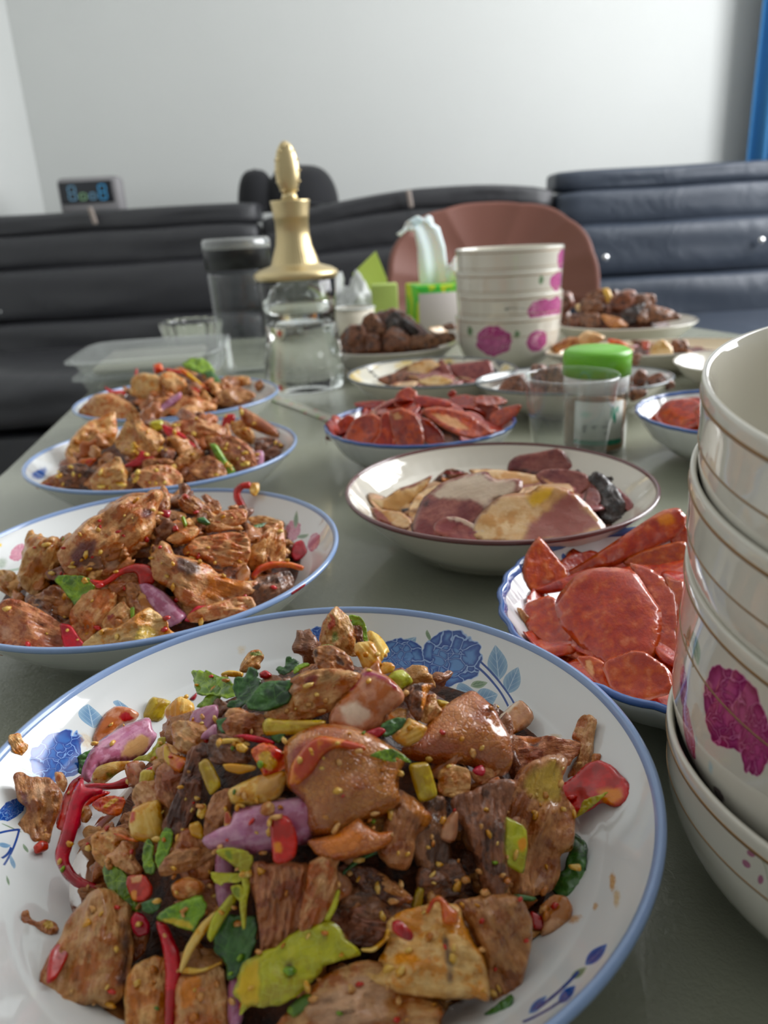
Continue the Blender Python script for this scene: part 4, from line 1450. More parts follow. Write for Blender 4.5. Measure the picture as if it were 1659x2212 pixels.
s_ = srgb
FM = {
    'M1': food_mat('light_chicken_meat', [s_(206, 136, 80), s_(238, 186, 128), s_(196, 112, 56)], hv=0.3),
    'M1b': food_mat('saucy_bright_chicken', [s_(222, 162, 96), s_(248, 204, 142), s_(222, 142, 66)], hv=0.15, coat=0.6),
    'M2': food_mat('brown_chicken_meat', [s_(176, 106, 62), s_(218, 154, 104), s_(160, 86, 46)], hv=0.3),
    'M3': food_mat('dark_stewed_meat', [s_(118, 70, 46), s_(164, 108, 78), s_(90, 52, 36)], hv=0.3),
    'MB': food_mat('blackened_meat', [s_(46, 32, 30), s_(70, 50, 46), s_(34, 24, 24)], hv=0.3),
    'SK': food_mat('glossy_amber_skin', [s_(196, 116, 60), s_(222, 152, 92), s_(176, 88, 38)], fib=(110, 150, 150), rough=0.2, coat=1.0, sss=0.2, bump=0.7, bd=0.0009, vein=(620, 0.06, s_(176, 102, 58), 0.35), blotch=80),
    'ON': food_mat('purple_onion_skin', [s_(192, 122, 158), s_(220, 168, 190), s_(180, 104, 132)], fib=(50, 500, 500), rough=0.3, bump=0.25, bd=0.0006, sss=0.15, hv=0.15),
    'OI': food_mat('sauced_onion_inside', [s_(190, 136, 112), s_(212, 164, 134), s_(182, 120, 84)], fib=(60, 360, 360), rough=0.28, bump=0.3, bd=0.0006, sss=0.2, coat=0.6),
    'RP': food_mat('red_pepper', [s_(196, 22, 34), s_(214, 44, 50), s_(176, 18, 24)], fib=(60, 200, 200), rough=0.25, bump=0.2, bd=0.0006, sss=0.12, coat=0.6, hv=0.15),
    'OR': food_mat('orange_pepper', [s_(222, 96, 40), s_(236, 134, 52), s_(206, 64, 40)], fib=(60, 200, 200), rough=0.25, bump=0.3, bd=0.0006, sss=0.2, coat=0.6, hv=0.15),
    'LG': food_mat('dark_coriander_leaf', [s_(44, 84, 38), s_(70, 112, 54), s_(34, 64, 34)], fib=(120, 500, 500), rough=0.42, bump=0.6, bd=0.0006, sss=0.0, vein=(240, 0.03, s_(84, 122, 66), 0.3), hv=0.3),
    'LB': food_mat('bright_celery_leaf', [s_(104, 144, 34), s_(142, 176, 56), s_(84, 122, 34)], fib=(120, 500, 500), rough=0.42, bump=0.6, bd=0.0006, sss=0.05, vein=(260, 0.03, s_(160, 188, 84), 0.3), hv=0.2),
    'LY': food_mat('yellowing_celery_leaf', [s_(176, 176, 52), s_(200, 196, 98), s_(172, 158, 34)], fib=(90, 400, 400), rough=0.4, bump=0.5, bd=0.0006, sss=0.1, vein=(220, 0.025, s_(196, 196, 112), 0.3), hv=0.15, coat=0.5),
    'SC': food_mat('scallion_stalk', [s_(186, 160, 74), s_(214, 192, 112), s_(176, 140, 56)], fib=(30, 1300, 900), rough=0.3, bump=0.6, bd=0.0007, sss=0.15, coat=0.5, hv=0.15),
    'CE': food_mat('pale_garlic_and_scallion', [s_(226, 184, 110), s_(242, 212, 148), s_(214, 156, 80)], fib=(40, 1000, 900), rough=0.32, bump=0.5, bd=0.0007, sss=0.2, coat=0.5, hv=0.1),
    'SA': food_mat('sausage_slice', [s_(160, 48, 38), s_(190, 82, 64), s_(216, 142, 118)], fib=(190, 230, 230), rough=0.24, bump=0.7, bd=0.0007, sss=0.1, blotch=190, bl=(0.42, 0.78), hv=0.12),
    'SR': food_mat('red_cured_sausage', [s_(138, 34, 30), s_(172, 62, 52), s_(196, 100, 84)], fib=(120, 200, 200), rough=0.34, bump=0.6, bd=0.001, sss=0.1, blotch=150, hv=0.25),
    'FL': food_mat('shade_darkened_bed', [s_(74, 42, 28), s_(104, 62, 42), s_(54, 32, 24)], rough=0.55, coat=0.1),  # bed colour darkened, painting shade into the gaps between pieces
    'FT': food_mat('cured_pork_fat', [s_(218, 184, 142), s_(232, 206, 168), s_(206, 164, 118)], fib=(70, 200, 200), rough=0.3, bump=0.3, bd=0.0008, sss=0.25, coat=0.5, blotch=60, hv=0.1),
    'LN': food_mat('cured_pork_lean', [s_(140, 84, 82), s_(172, 116, 108), s_(126, 72, 74)], fib=(120, 600, 500), rough=0.36, bump=0.5, bd=0.0008, sss=0.1, coat=0.4, blotch=80, hv=0.15),
}
LEANC = (*s_(140, 82, 84), 1)
TINT = dict(crust=s_(112, 62, 46), casing=s_(176, 74, 34), lean=s_(146, 86, 86), red=s_(164, 48, 50), rind=s_(52, 34, 34), beige=s_(214, 170, 116), purple=s_(110, 58, 64), plum=s_(128, 44, 66), orange=s_(232, 140, 44), dark=s_(70, 44, 42), green=s_(120, 138, 50), pale=s_(226, 176, 140), redp=s_(196, 36, 40), magenta=s_(150, 40, 84), white=s_(228, 210, 190), yellow=s_(226, 188, 90))

TILES = {'-': (0, 0, 1), '1': (0, 1300, 2), '2': (600, 1300, 2), '3': (0, 1750, 2), '4': (600, 1750, 2),
         'q': (1100, 940, 4.879), 'r': (690, 820, 3.770), 's': (1050, 1080, 2.724), 't': (0, 740, 2.370), 'u': (100, 700, 3.072), 'y': (700, 440, 1.975)}
for k, v in dict(a=(0, 1500), b=(350, 1300), c=(700, 1300), d=(350, 1550), e=(700, 1550), f=(1000, 1500), g=(0, 1780), h=(350, 1780), i=(700, 1780), j=(1000, 1750), k=(0, 1950), l=(350, 1950), m=(700, 1950), n=(0, 1120), o=(350, 1030), p=(760, 960), w=(1140, 600), x=(640, 460)).items():
    TILES[k] = (v[0], v[1], 4.1475)


def parse_pts(tile, s):
    ox, oy, sc = TILES[tile]
    out = []
    for t in s.split():
        a, b = t.split(',')
        out.append((ox + float(a) / sc, oy + float(b) / sc))
    return out


def chaikin(P, it, w=0.17):
    P = np.array(P, float)
    for _ in range(it):
        Q = np.roll(P, -1, 0)
        P = np.stack([P * (1 - w) + Q * w, P * w + Q * (1 - w)], 1).reshape(-1, 2)
    return P


def resample(P, s):
    Q = np.roll(P, -1, 0)
    seg = np.hypot(*(Q - P).T)
    L = seg.sum()
    n = max(int(L / s), 8)
    cum = np.concatenate([[0], np.cumsum(seg)])
    out = []
    for t in np.linspace(0, L, n, endpoint=False):
        i = min(np.searchsorted(cum, t, side='right') - 1, len(P) - 1)
        f = (t - cum[i]) / max(seg[i], 1e-12)
        out.append(P[i] * (1 - f) + Q[i] * f)
    return np.array(out)


def edge_dist(X, P):
    A, B = P, np.roll(P, -1, 0)
    d = B - A
    l2 = np.maximum((d ** 2).sum(1), 1e-18)
    r = X[:, None, :] - A[None]
    t = np.clip((r * d[None]).sum(2) / l2, 0, 1)
    q = r - t[..., None] * d[None]
    return np.sqrt((q ** 2).sum(2).min(1))


def inside(X, P):
    A, B = P, np.roll(P, -1, 0)
    x, y = X[:, 0:1], X[:, 1:2]
    c = ((A[:, 1] > y) != (B[:, 1] > y))
    with np.errstate(divide='ignore', invalid='ignore'):
        xi = (B[:, 0] - A[:, 0]) * (y - A[:, 1]) / (B[:, 1] - A[:, 1]) + A[:, 0]
    return (np.sum(c & (x < xi), 1) % 2) == 1


# kind: (smoothing, outline jitter, front rise, back depth, bevel, lump, groove, bend, resolution) in units of the piece size, mm where noted
KIND = {
    'meat': (1, 0.055, 0.26, 0.34, 0.18, 0.10, 0.060, 0.0, 22),
    'block': (1, 0.038, 0.26, 0.45, 0.12, 0.06, 0.085, 0.0, 26),
    'skin': (2, 0.012, 0.26, 0.34, 0.42, 0.060, 0.006, 0.0, 18),
    'slab': (1, 0.016, 0, 0, 0, 0.025, 0.004, 0.05, 16),
    'leaf': (1, 0.020, 0, 0, 0, 0.060, 0.0, 0.10, 17),
    'onion': (1, 0.006, 0, 0, 0, 0.006, 0.004, 0.22, 14),
    'strip': (3, 0.004, 0, 0, 0, 0.01, 0.0, 0.06, 16),
    'stalk': (1, 0.008, 0, 0, 0, 0.006, 0.010, 0.0, 14),
    'bit': (2, 0.04, 0.30, 0.4, 0.4, 0.10, 0.0, 0.0, 9),
}
MMT = {'slab': (0.9, 1.1), 'leaf': (0.25, 0.25), 'onion': (1.1, 1.3), 'strip': (1.3, 1.3), 'stalk': (0, 0)}
SEEDN = [0]
WORLD_TRIS = {}


def piece(d, kind, mat, px, lift, name, label, group=None, spots=(), normal=None, cat='food'):
    SEEDN[0] += 1
    rng = random.Random(SEEDN[0] * 77 + 5)
    sm, jit, fr, bk, bev, lump, groove, bend, res = KIND[kind]
    P = np.array(px, float)
    ctr = P.mean(0)
    C = hit(d, ctr[0], ctr[1])
    dr = ray(ctr[0], ctr[1])
    C = C - dr * (lift * 0.001)
    view = -dr
    e = 0.004
    gx = (mound_z(d, C.x + e, C.y) - mound_z(d, C.x - e, C.y)) / (2 * e)
    gy = (mound_z(d, C.x, C.y + e) - mound_z(d, C.x, C.y - e)) / (2 * e)
    mn = Vector((-max(min(gx, 1.2), -1.2), -max(min(gy, 1.2), -1.2), 1)).normalized()
    wv = 0.62 if d['c'].y < 0.6 else 0.75
    if kind in ('slab', 'leaf', 'onion'):
        wv *= 0.72
    nrm_ = (view * wv + mn * (1 - wv) + Vector((rng.uniform(-.13, .13), rng.uniform(-.13, .13), rng.uniform(-.05, .1)))).normalized()
    if normal is not None:
        nrm_ = normal.normalized()
    if nrm_.dot(view) < 0.5:
        nrm_ = (nrm_ + view * 0.6).normalized()
    W3 = []
    for (x, y) in px:
        r = ray(x, y)
        W3.append(EYE + r * ((C - EYE).dot(nrm_) / r.dot(nrm_)))
    Lr = (max((w - C).length for w in W3))
    over = 0.0
    for (x, y), w in zip(px, W3):
        if -100 < x < 1760 and y < 2300:
            over = max(over, (w - EYE).length - (hit(d, x, y) - EYE).length)
    over -= (0.10 if kind in ('slab', 'leaf', 'strip', 'onion') else 0.28) * Lr
    if over > 0:
        over = min(over, 0.8 * Lr)
        C = C - dr * over
        W3 = []
        for (x, y) in px:
            r = ray(x, y)
            W3.append(EYE + r * ((C - EYE).dot(nrm_) / r.dot(nrm_)))
    ax = nrm_.orthogonal().normalized()
    ay = nrm_.cross(ax)
    Q = np.array([[(w - C).dot(ax), (w - C).dot(ay)] for w in W3])
    m = Q.mean(0)
    cov = np.cov((Q - m).T)
    ev, evec = np.linalg.eigh(cov)
    u = evec[:, 1]
    v = np.array([-u[1], u[0]])
    R2 = np.stack([u, v], 1)
    Q = (Q - m) @ R2
    O = C + ax * float(m[0]) + ay * float(m[1])
    X3 = ax * float(u[0]) + ay * float(u[1])
    Y3 = ax * float(v[0]) + ay * float(v[1])
    Z3 = X3.cross(Y3)
    if Z3.dot(view) < 0:
        Y3 = -Y3
        Q[:, 1] *= -1
        Z3 = -Z3
    Bz = chaikin(Q, sm)
    area_ = abs(0.5 * np.sum(Bz[:, 0] * np.roll(Bz[:, 1], -1) - Bz[:, 1] * np.roll(Bz[:, 0], -1)))
    L = math.sqrt(area_)
    s = L / res
    if d['c'].y > 0.8:
        s = L / min(res, 9)
    s = max(s, 0.00035)
    Bz = resample(Bz, s)
    sd = rng.uniform(0, 100)
    if jit:
        cn = Bz - Bz.mean(0)
        k = np.array([mnoise.noise(Vector((q[0] / L * 3.2 + sd, q[1] / L * 3.2, 0))) * 1.0 + 0.7 * mnoise.noise(Vector((q[0] / L * 9 + sd, q[1] / L * 9, 3))) for q in Bz])
        Bz = Bz + cn * (k * jit)[:, None]
    if kind == 'leaf' and d['c'].y < 0.6:
        # toothed edge
        tq = np.arange(len(Bz))
        cn = Bz - Bz.mean(0)
        amp = 0.035 * np.abs(np.sin(tq * math.pi / 5.0))
        Bz = Bz + cn * amp[:, None]
    lo, hi = Bz.min(0), Bz.max(0)
    gxs = np.arange(lo[0], hi[0], s)
    gys = np.arange(lo[1], hi[1], s * 0.87)
    G = np.array([(x + (s / 2 if j % 2 else 0), y) for j, y in enumerate(gys) for x in gxs])
    if len(G):
        G = G[inside(G, Bz)]
    if len(G):
        G = G[edge_dist(G, Bz) > 0.55 * s]
    nb = len(Bz)
    allp = [Vector((float(a), float(b))) for a, b in Bz] + [Vector((float(a), float(b))) for a, b in G]
    vo, _, fo, _, _, _ = delaunay_2d_cdt(allp, [(i, (i + 1) % nb) for i in range(nb)], [], 1, 1e-9)
    if not fo:
        return None
    V = np.array([(a.x, a.y) for a in vo])
    dd = edge_dist(V, Bz)
    dmax = dd.max()
    dom = np.maximum(dd, 0)
    nz1 = np.array([mnoise.fractal(Vector((q[0] / L * 2.6 + sd, q[1] / L * 2.6, sd)), 0.8, 2.2, 3) for q in V])
    isb = dd < 1e-7
    if kind in ('meat', 'block', 'skin', 'bit'):
        w = max(bev * L, 1e-5)
        t = np.clip(dom / min(w, dmax), 0, 1)
        prof = np.sqrt(np.clip(1 - (1 - t) ** 2, 0, 1))
        T_ = L * min(fr, 0.9 * dmax / L)
        # broad cut facets
        fac = np.zeros(len(V))
        for _ in range(3 if kind in ('block', 'meat') else 1):
            an = rng.uniform(0, 6.28)
            of = rng.uniform(-0.1, 0.35) * L
            fac = np.maximum(fac, (V[:, 0] * math.cos(an) + V[:, 1] * math.sin(an) - of) * rng.uniform(0.4, 1.2))
        hf = T_ * prof * (1 + 0.0 * nz1) + prof * (nz1 * lump * L) - prof * np.minimum(fac, T_ * 0.9) * (0.8 if kind != 'skin' else 0.3)
        if groove:
            gv = np.array([mnoise.noise(Vector((q[0] / L * 1.6 + sd, q[1] / L * 11.0 + 0.8 * math.sin(q[0] / L * 2), 7.0))) for q in V])
            hf -= prof * groove * L * (1 - np.abs(gv) * 2.2)
        hb = -prof * bk * L * min(1, 2.2 * dmax / L)
    else:
        if kind == 'stalk':
            hw = dmax
            t = np.clip(dom / hw, 0, 1)
            prof = np.sqrt(np.clip(1 - (1 - t) ** 2, 0, 1))
            rid = np.array([abs(math.sin(q[1] / dmax * 7.0)) for q in V])
            hf = prof * hw * (0.75 - 0.10 * rid) + nz1 * lump * L
            hb = -prof * hw * 0.8
        else:
            a, b = MMT[kind]
            a *= .001
            b *= .001
            w = a * 1.2
            t = np.clip(dom / w, 0, 1)
            prof = np.sqrt(np.clip(1 - (1 - t) ** 2, 0, 1))
            hf = a * prof
            hb = -b * prof
        if kind == 'strip':
            hf = hf + (np.clip(dom / dmax, 0, 1) ** 1) * dmax * 0.25
        sgn = rng.choice((-1, 1)) if kind != 'onion' else -1
        half = max(np.abs(V[:, 1]).max(), 1e-6)
        bd = sgn * bend * L * (V[:, 1] / half) ** 2 + lump * L * nz1
        if kind == 'leaf':
            bd = bd + 0.07 * L * np.array([mnoise.noise(Vector((q[0] / L * 4 + sd, q[1] / L * 4, 1.0))) for q in V]) + 0.03 * L * np.abs(V[:, 1] / half)
        bd = bd - bd.mean()
        hf = hf + bd
        hb = hb + bd
        eb = isb
        hf[eb] = (bd)[eb]
    if kind in ('meat', 'block', 'skin', 'bit'):
        hf[isb] = 0
    nv = len(V)
    verts = [(V[i, 0], V[i, 1], hf[i]) for i in range(nv)]
    back = {}
    for i in range(nv):
        if isb[i]:
            back[i] = i
        else:
            back[i] = len(verts)
            verts.append((V[i, 0] * 0.94, V[i, 1] * 0.94, hb[i]))
    # nothing may cut through the porcelain
    for i in range(nv, len(verts)):
        a_, b_, c_ = verts[i]
        base_ = O + X3 * float(a_) + Y3 * float(b_)
        for k in (1.0, 0.8, 0.6, 0.4, 0.2, 0.05):
            wp = base_ + Z3 * float(c_ * k)
            rr_ = math.hypot((wp.x - d['c'].x) / d['sx'], (wp.y - d['c'].y) / d['sy'])
            if rr_ > d['R'] or wp.z - T > surf_z(d, wp.x, wp.y) + 0.0003:
                break
        verts[i] = (a_, b_, c_ * k)
    faces = []
    for f_ in fo:
        f_ = list(f_)
        ar = 0
        for k in range(len(f_)):
            x0, y0 = V[f_[k]]
            x1, y1 = V[f_[(k + 1) % len(f_)]]
            ar += x0 * y1 - x1 * y0
        if ar < 0:
            f_ = f_[::-1]
        faces.append(f_)
        g_ = [back[i] for i in f_][::-1]
        if len(set(g_)) > 2 and set(g_) != set(f_):
            faces.append(g_)
    me = bpy.data.meshes.new(name)
    me.from_pydata(verts, [], faces)
    me.polygons.foreach_set('use_smooth', [True] * len(me.polygons))
    me.materials.append(FM[mat])
    att = me.color_attributes.new('tint', 'FLOAT_COLOR', 'POINT')
    vc = np.zeros((len(verts), 4))
    if spots:
        V2 = np.array([(a, b) for a, b, _ in verts])
        for (tn, sp) in spots:
            if isinstance(sp, str):
                if sp == 'edge':
                    full = edge_dist(V2, Bz)
                    wd_ = 0.025 if tn == 'crust' else 0.07
                    wgt = np.clip(1 - (full - 0.012 * L) / (wd_ * L), 0, 1)
                else:
                    continue
            else:
                SQ = []
                for (x, y) in sp:
                    r = ray(x, y)
                    wp = EYE + r * ((C - EYE).dot(nrm_) / r.dot(nrm_))
                    SQ.append(((wp - O).dot(X3), (wp - O).dot(Y3)))
                SQ = chaikin(np.array(SQ), 2)
                ins_ = inside(V2, SQ)
                de = edge_dist(V2, SQ) * np.where(ins_, 1, -1)
                nz = np.array([mnoise.noise(Vector((q[0] / L * 7 + sd, q[1] / L * 7, 2.0))) for q in V2])
                wgt = np.clip((de + nz * 0.05 * L) / (0.05 * L) + 0.5, 0, 1)
            c3 = TINT[tn]
            al = 0.88
            old = vc[:, 3:4]
            wv_ = (wgt * al)[:, None]
            vc[:, :3] = np.where(old > 0, vc[:, :3] * (1 - wv_) + np.array(c3) * wv_, np.array(c3))
            vc[:, 3:4] = np.maximum(old, wv_)
    att.data.foreach_set('color', vc.reshape(-1))
    me.update()
    o = bpy.data.objects.new(name, me)
    M = Matrix.Identity(4)
    for i in range(3):
        M[i][0], M[i][1], M[i][2], M[i][3] = X3[i], Y3[i], Z3[i], O[i]
    o.matrix_world = M
    COL.objects.link(o)
    if label:
        tag(o, label, cat, group)
    WORLD_TRIS.setdefault(d['key'], []).append((o, M))
    return o


CATS = {'M': 'meat', 'S': 'meat', 'O': 'vegetable', 'R': 'vegetable', 'L': 'herb', 'C': 'vegetable', 'F': 'meat'}


def load(dk, suffix, group, data):
    d = DISH[dk]
    cur = None
    items = []
    for ln in data.strip().split('\n'):
        ln = ln.strip()
        if not ln or ln[0] == '#':
            continue
        if ln[0] == '+':
            a = ln[1:].split('|')
            hd = a[0].split()
            items[-1][-1].append((hd[0], 'edge' if hd[1] == 'edge' else parse_pts(hd[1], a[1])))
            continue
        hd, name, lab, pts_ = ln.split('|')
        k, m, lift, tile = hd.split()
        items.append([k, m, float(lift), parse_pts(tile, pts_), name.strip(), lab.strip(), []])
    for (k, m, lift, P, name, lab, spots) in items:
        gs = {'A': 1.09, 'B': 1.13}.get(dk, 1.15)
        if k in ('strip', 'stalk', 'leaf'):
            gs = 1 + (gs - 1) * 0.35
        mx_, my_ = sum(p[0] for p in P) / len(P), sum(p[1] for p in P) / len(P)
        P = [(mx_ + (x - mx_) * gs, my_ + (y - my_) * gs) for x, y in P]
        if m in ('SA', 'SR'):
            spots = spots + [('casing', 'edge')]
        if m in ('FT', 'LN') and dk in ('BR', 'Y') and k == 'slab':
            spots = spots + [('crust', 'edge')]
        cat = {'SC': 'vegetable', 'SK': 'meat', 'SA': 'sausage', 'SR': 'sausage', 'FT': 'meat', 'LN': 'meat', 'OR': 'vegetable'}.get(m, CATS[m[0]])
        piece(d, k, m, P, lift, name, (lab + ' ' + suffix) if lab else None, group, spots, cat=cat)


def zero_tint(o):
    a = o.data.color_attributes.new('tint', 'FLOAT_COLOR', 'POINT')
    a.data.foreach_set('color', [0.0] * (4 * len(o.data.vertices)))
    return o


def filler(dk, mat, label, sink=0.010, scale=0.93, jit=0.004):
    """lumpy bed of shredded food and sauce under the single pieces"""
    d = DISH[dk]
    bm = bmesh.new()
    N, Mr = 90, 34
    rows = []
    for i in range(Mr + 1):
        s = i / Mr
        row = []
        for k in range(N):
            a = 2 * math.pi * k / N
            r = d['mr'] * scale * s * (1 + 0.05 * mnoise.noise(Vector((math.cos(a) * 2, math.sin(a) * 2, d['c'].y * 9))))
            x, y = d['mc'].x + r * math.cos(a) * d['sx'], d['mc'].y + r * math.sin(a) * d['sy']
            z = mound_z(d, x, y) - sink
            q = Vector((x * 90, y * 90, 0))
            z += (abs(mnoise.noise(q)) + 0.5 * mnoise.noise(q * 2.3)) * jit
            z = max(z, surf_z(d, x, y) + 0.0012 + 0.001 * mnoise.noise(q * 2))
            if i == Mr:
                z = surf_z(d, x, y) - 0.0002
            row.append(bm.verts.new((x - d['c'].x, y - d['c'].y, z)))
            if i == 0:
                row = row * N
                break
        rows.append(row)
    for i in range(Mr):
        for k in range(N):
            k2 = (k + 1) % N
            if i == 0:
                bm.faces.new((rows[0][0], rows[1][k], rows[1][k2]))
            else:
                bm.faces.new((rows[i][k], rows[i + 1][k], rows[i + 1][k2], rows[i][k2]))
    o = bm_obj('shredded_filling', bm, FM[mat], None, (d['c'].x, d['c'].y, T), smooth=True)
    zero_tint(o)
    tag(o, label, 'food', kind='stuff')
    return o


def crumbs(dk, name, label, mat, n, size, region, seed, into=0.3, cat='garlic', elong=1.5):
    """small crumbs dropped on the pieces that are really there"""
    d = DISH[dk]
    rng = random.Random(seed)
    vs, fs = [], []
    for (o, M) in WORLD_TRIS.get(dk, []):
        base = len(vs)
        vs += [M @ v.co for v in o.data.vertices]
        fs += [[base + i for i in p.vertices] for p in o.data.polygons]
    bvh = BVHTree.FromPolygons(vs, fs)
    bm = bmesh.new()
    P = np.array(region, float)
    lo, hi = P.min(0), P.max(0)
    k = 0
    tries = 0
    while k < n and tries < n * 12:
        tries += 1
        x, y = rng.uniform(lo[0], hi[0]), rng.uniform(lo[1], hi[1])
        if not inside(np.array([[x, y]]), P)[0]:
            continue
        if mnoise.noise(Vector((x / 70.0, y / 70.0, seed))) < -0.12:
            continue
        r = ray(x, y)
        h = bvh.ray_cast(EYE, r)
        if h[0] is None:
            continue
        s = size * rng.uniform(0.45, 1.25)
        c = h[0] + h[1] * s * (1 - into)
        ico(bm, c - Vector((d['c'].x, d['c'].y, T)), s, 1, 0.22, (elong * rng.uniform(.8, 1.2), 1.0, 0.7), rng)
        k += 1
    o = bm_obj(name, bm, FM[mat], None, (d['c'].x, d['c'].y, T), smooth=True)
    zero_tint(o)
    tag(o, label, cat, kind='stuff')
    return o


def shreds(dk, name, label, mat, n, size, region, seed, cat='meat', lift=(-7, -1)):
    """loose small scraps wedged between the large pieces, joined into one"""
    d = DISH[dk]
    rng = random.Random(seed)
    bm = bmesh.new()
    P = np.array(region, float)
    lo, hi = P.min(0), P.max(0)
    k = 0
    tones = [s_(178, 112, 66), s_(206, 146, 96), s_(140, 84, 56), s_(104, 60, 46), s_(216, 160, 100), s_(190, 110, 60)]
    cols = []
    tries_ = 0
    while k < n:
        x, y = rng.uniform(lo[0], hi[0]), rng.uniform(lo[1], hi[1])
        if not inside(np.array([[x, y]]), P)[0]:
            continue
        C = hit(d, x, y) - ray(x, y) * (rng.uniform(*lift) * .001)
        if mound_z(d, C.x, C.y) - surf_z(d, C.x, C.y) < 0.004:
            tries_ += 1
            if tries_ > 2000:
                break
            continue
        nv0 = len(bm.verts)
        sc_ = size * rng.uniform(0.5, 1.3)
        loc_ = C - Vector((d['c'].x, d['c'].y, T))
        ico(bm, loc_, sc_, 3, 0.05, (rng.uniform(1.0, 2.0), rng.uniform(.7, 1.2), rng.uniform(.5, .9)), rng)
        bm.verts.ensure_lookup_table()
        so_ = rng.uniform(0, 50)
        for v in bm.verts[nv0:]:
            q = (v.co - loc_)
            m_ = mnoise.noise(q / sc_ * 1.1 + Vector((so_, 0, 0)))
            v.co = loc_ + q * (1 + 0.75 * m_ + 0.18 * mnoise.noise(q / sc_ * 4 + Vector((so_, 0, 0))))
            v.co.z = max(v.co.z, surf_z(d, v.co.x + d['c'].x, v.co.y + d['c'].y) + 0.0005)
        tone = rng.choice(tones)
        cols += [(*tone, 0.75 if mat[0] == 'M' else 0.0)] * (len(bm.verts) - nv0)
        k += 1
    o = bm_obj(name, bm, FM[mat], None, (d['c'].x, d['c'].y, T), smooth=True)
    zero_tint(o)
    o.data.color_attributes['tint'].data.foreach_set('color', [q for c4 in cols for q in c4])
    tag(o, label, cat, kind='stuff')
    return o


def cover(dk, name, label, mat, n, size, seed, flat=0.7, tones=None, rmin=0.0, rmax=0.93, sink=0.004, cat='meat'):
    """pieces lying all round the heap, its far side included, joined into one"""
    d = DISH[dk]
    rng = random.Random(seed)
    bm = bmesh.new()
    cols = []
    for _ in range(n):
        a = rng.uniform(0, 6.2832)
        r = d['mr'] * math.sqrt(rng.uniform(rmin ** 2, rmax ** 2))
        x, y = d['mc'].x + r * math.cos(a) * d['sx'], d['mc'].y + r * math.sin(a) * d['sy']
        e = 0.004
        gx = (mound_z(d, x + e, y) - mound_z(d, x - e, y)) / (2 * e)
        gy = (mound_z(d, x, y + e) - mound_z(d, x, y - e)) / (2 * e)
        back = max(0.0, math.sin(a))
        nn = Vector((-gx + rng.uniform(-.3, .3), -gy + rng.uniform(-.3, .3), 1)).normalized()
        R3 = Vector((0, 0, 1)).rotation_difference(nn).to_matrix() @ Matrix.Rotation(rng.uniform(0, 6.28), 3, 'Z')
        P = Vector((x - d['c'].x, y - d['c'].y, mound_z(d, x, y))) - nn * (sink + ((0.006 * (1 - back) + size * 0.5) if flat > 0.4 else 0.0025 * (1 - back)))
        P.z = max(P.z, surf_z(d, x, y) + 0.002)
        sc = size * rng.uniform(0.7, 1.2)
        n0 = len(bm.verts)
        bmesh.ops.create_icosphere(bm, subdivisions=3, radius=1)
        bm.verts.ensure_lookup_table()
        so = rng.uniform(0, 50)
        sx, sy = rng.uniform(1.0, 1.5), rng.uniform(0.75, 1.0)
        for v in bm.verts[n0:]:
            q = v.co.copy()
            k = 1 + (0.55 if flat > 0.4 else 0.16) * mnoise.noise(q * 1.2 + Vector((so, 0, 0))) + 0.12 * mnoise.noise(q * 4 + Vector((so, 0, 0)))
            zz = q.z if flat > 0.4 else math.copysign(min(abs(q.z) * 3, 1), q.z)
            w_ = P + R3 @ Vector((q.x * sx * k, q.y * sy * k, zz * flat)) * sc
            w_.z = max(w_.z, surf_z(d, w_.x + d['c'].x, w_.y + d['c'].y) + (0.0008 if q.z < 0 else 0.0022))
            v.co = w_
        tn = rng.choice(tones) if tones else None
        cols += [(*(tn or (0, 0, 0)), 0.7 if tn else 0.0)] * (len(bm.verts) - n0)
    o = bm_obj(name, bm, FM[mat], None, (d['c'].x, d['c'].y, T), smooth=True)
    zero_tint(o)
    o.data.color_attributes['tint'].data.foreach_set('color', [q for c4 in cols for q in c4])
    tag(o, label, cat, kind='stuff')
    return o
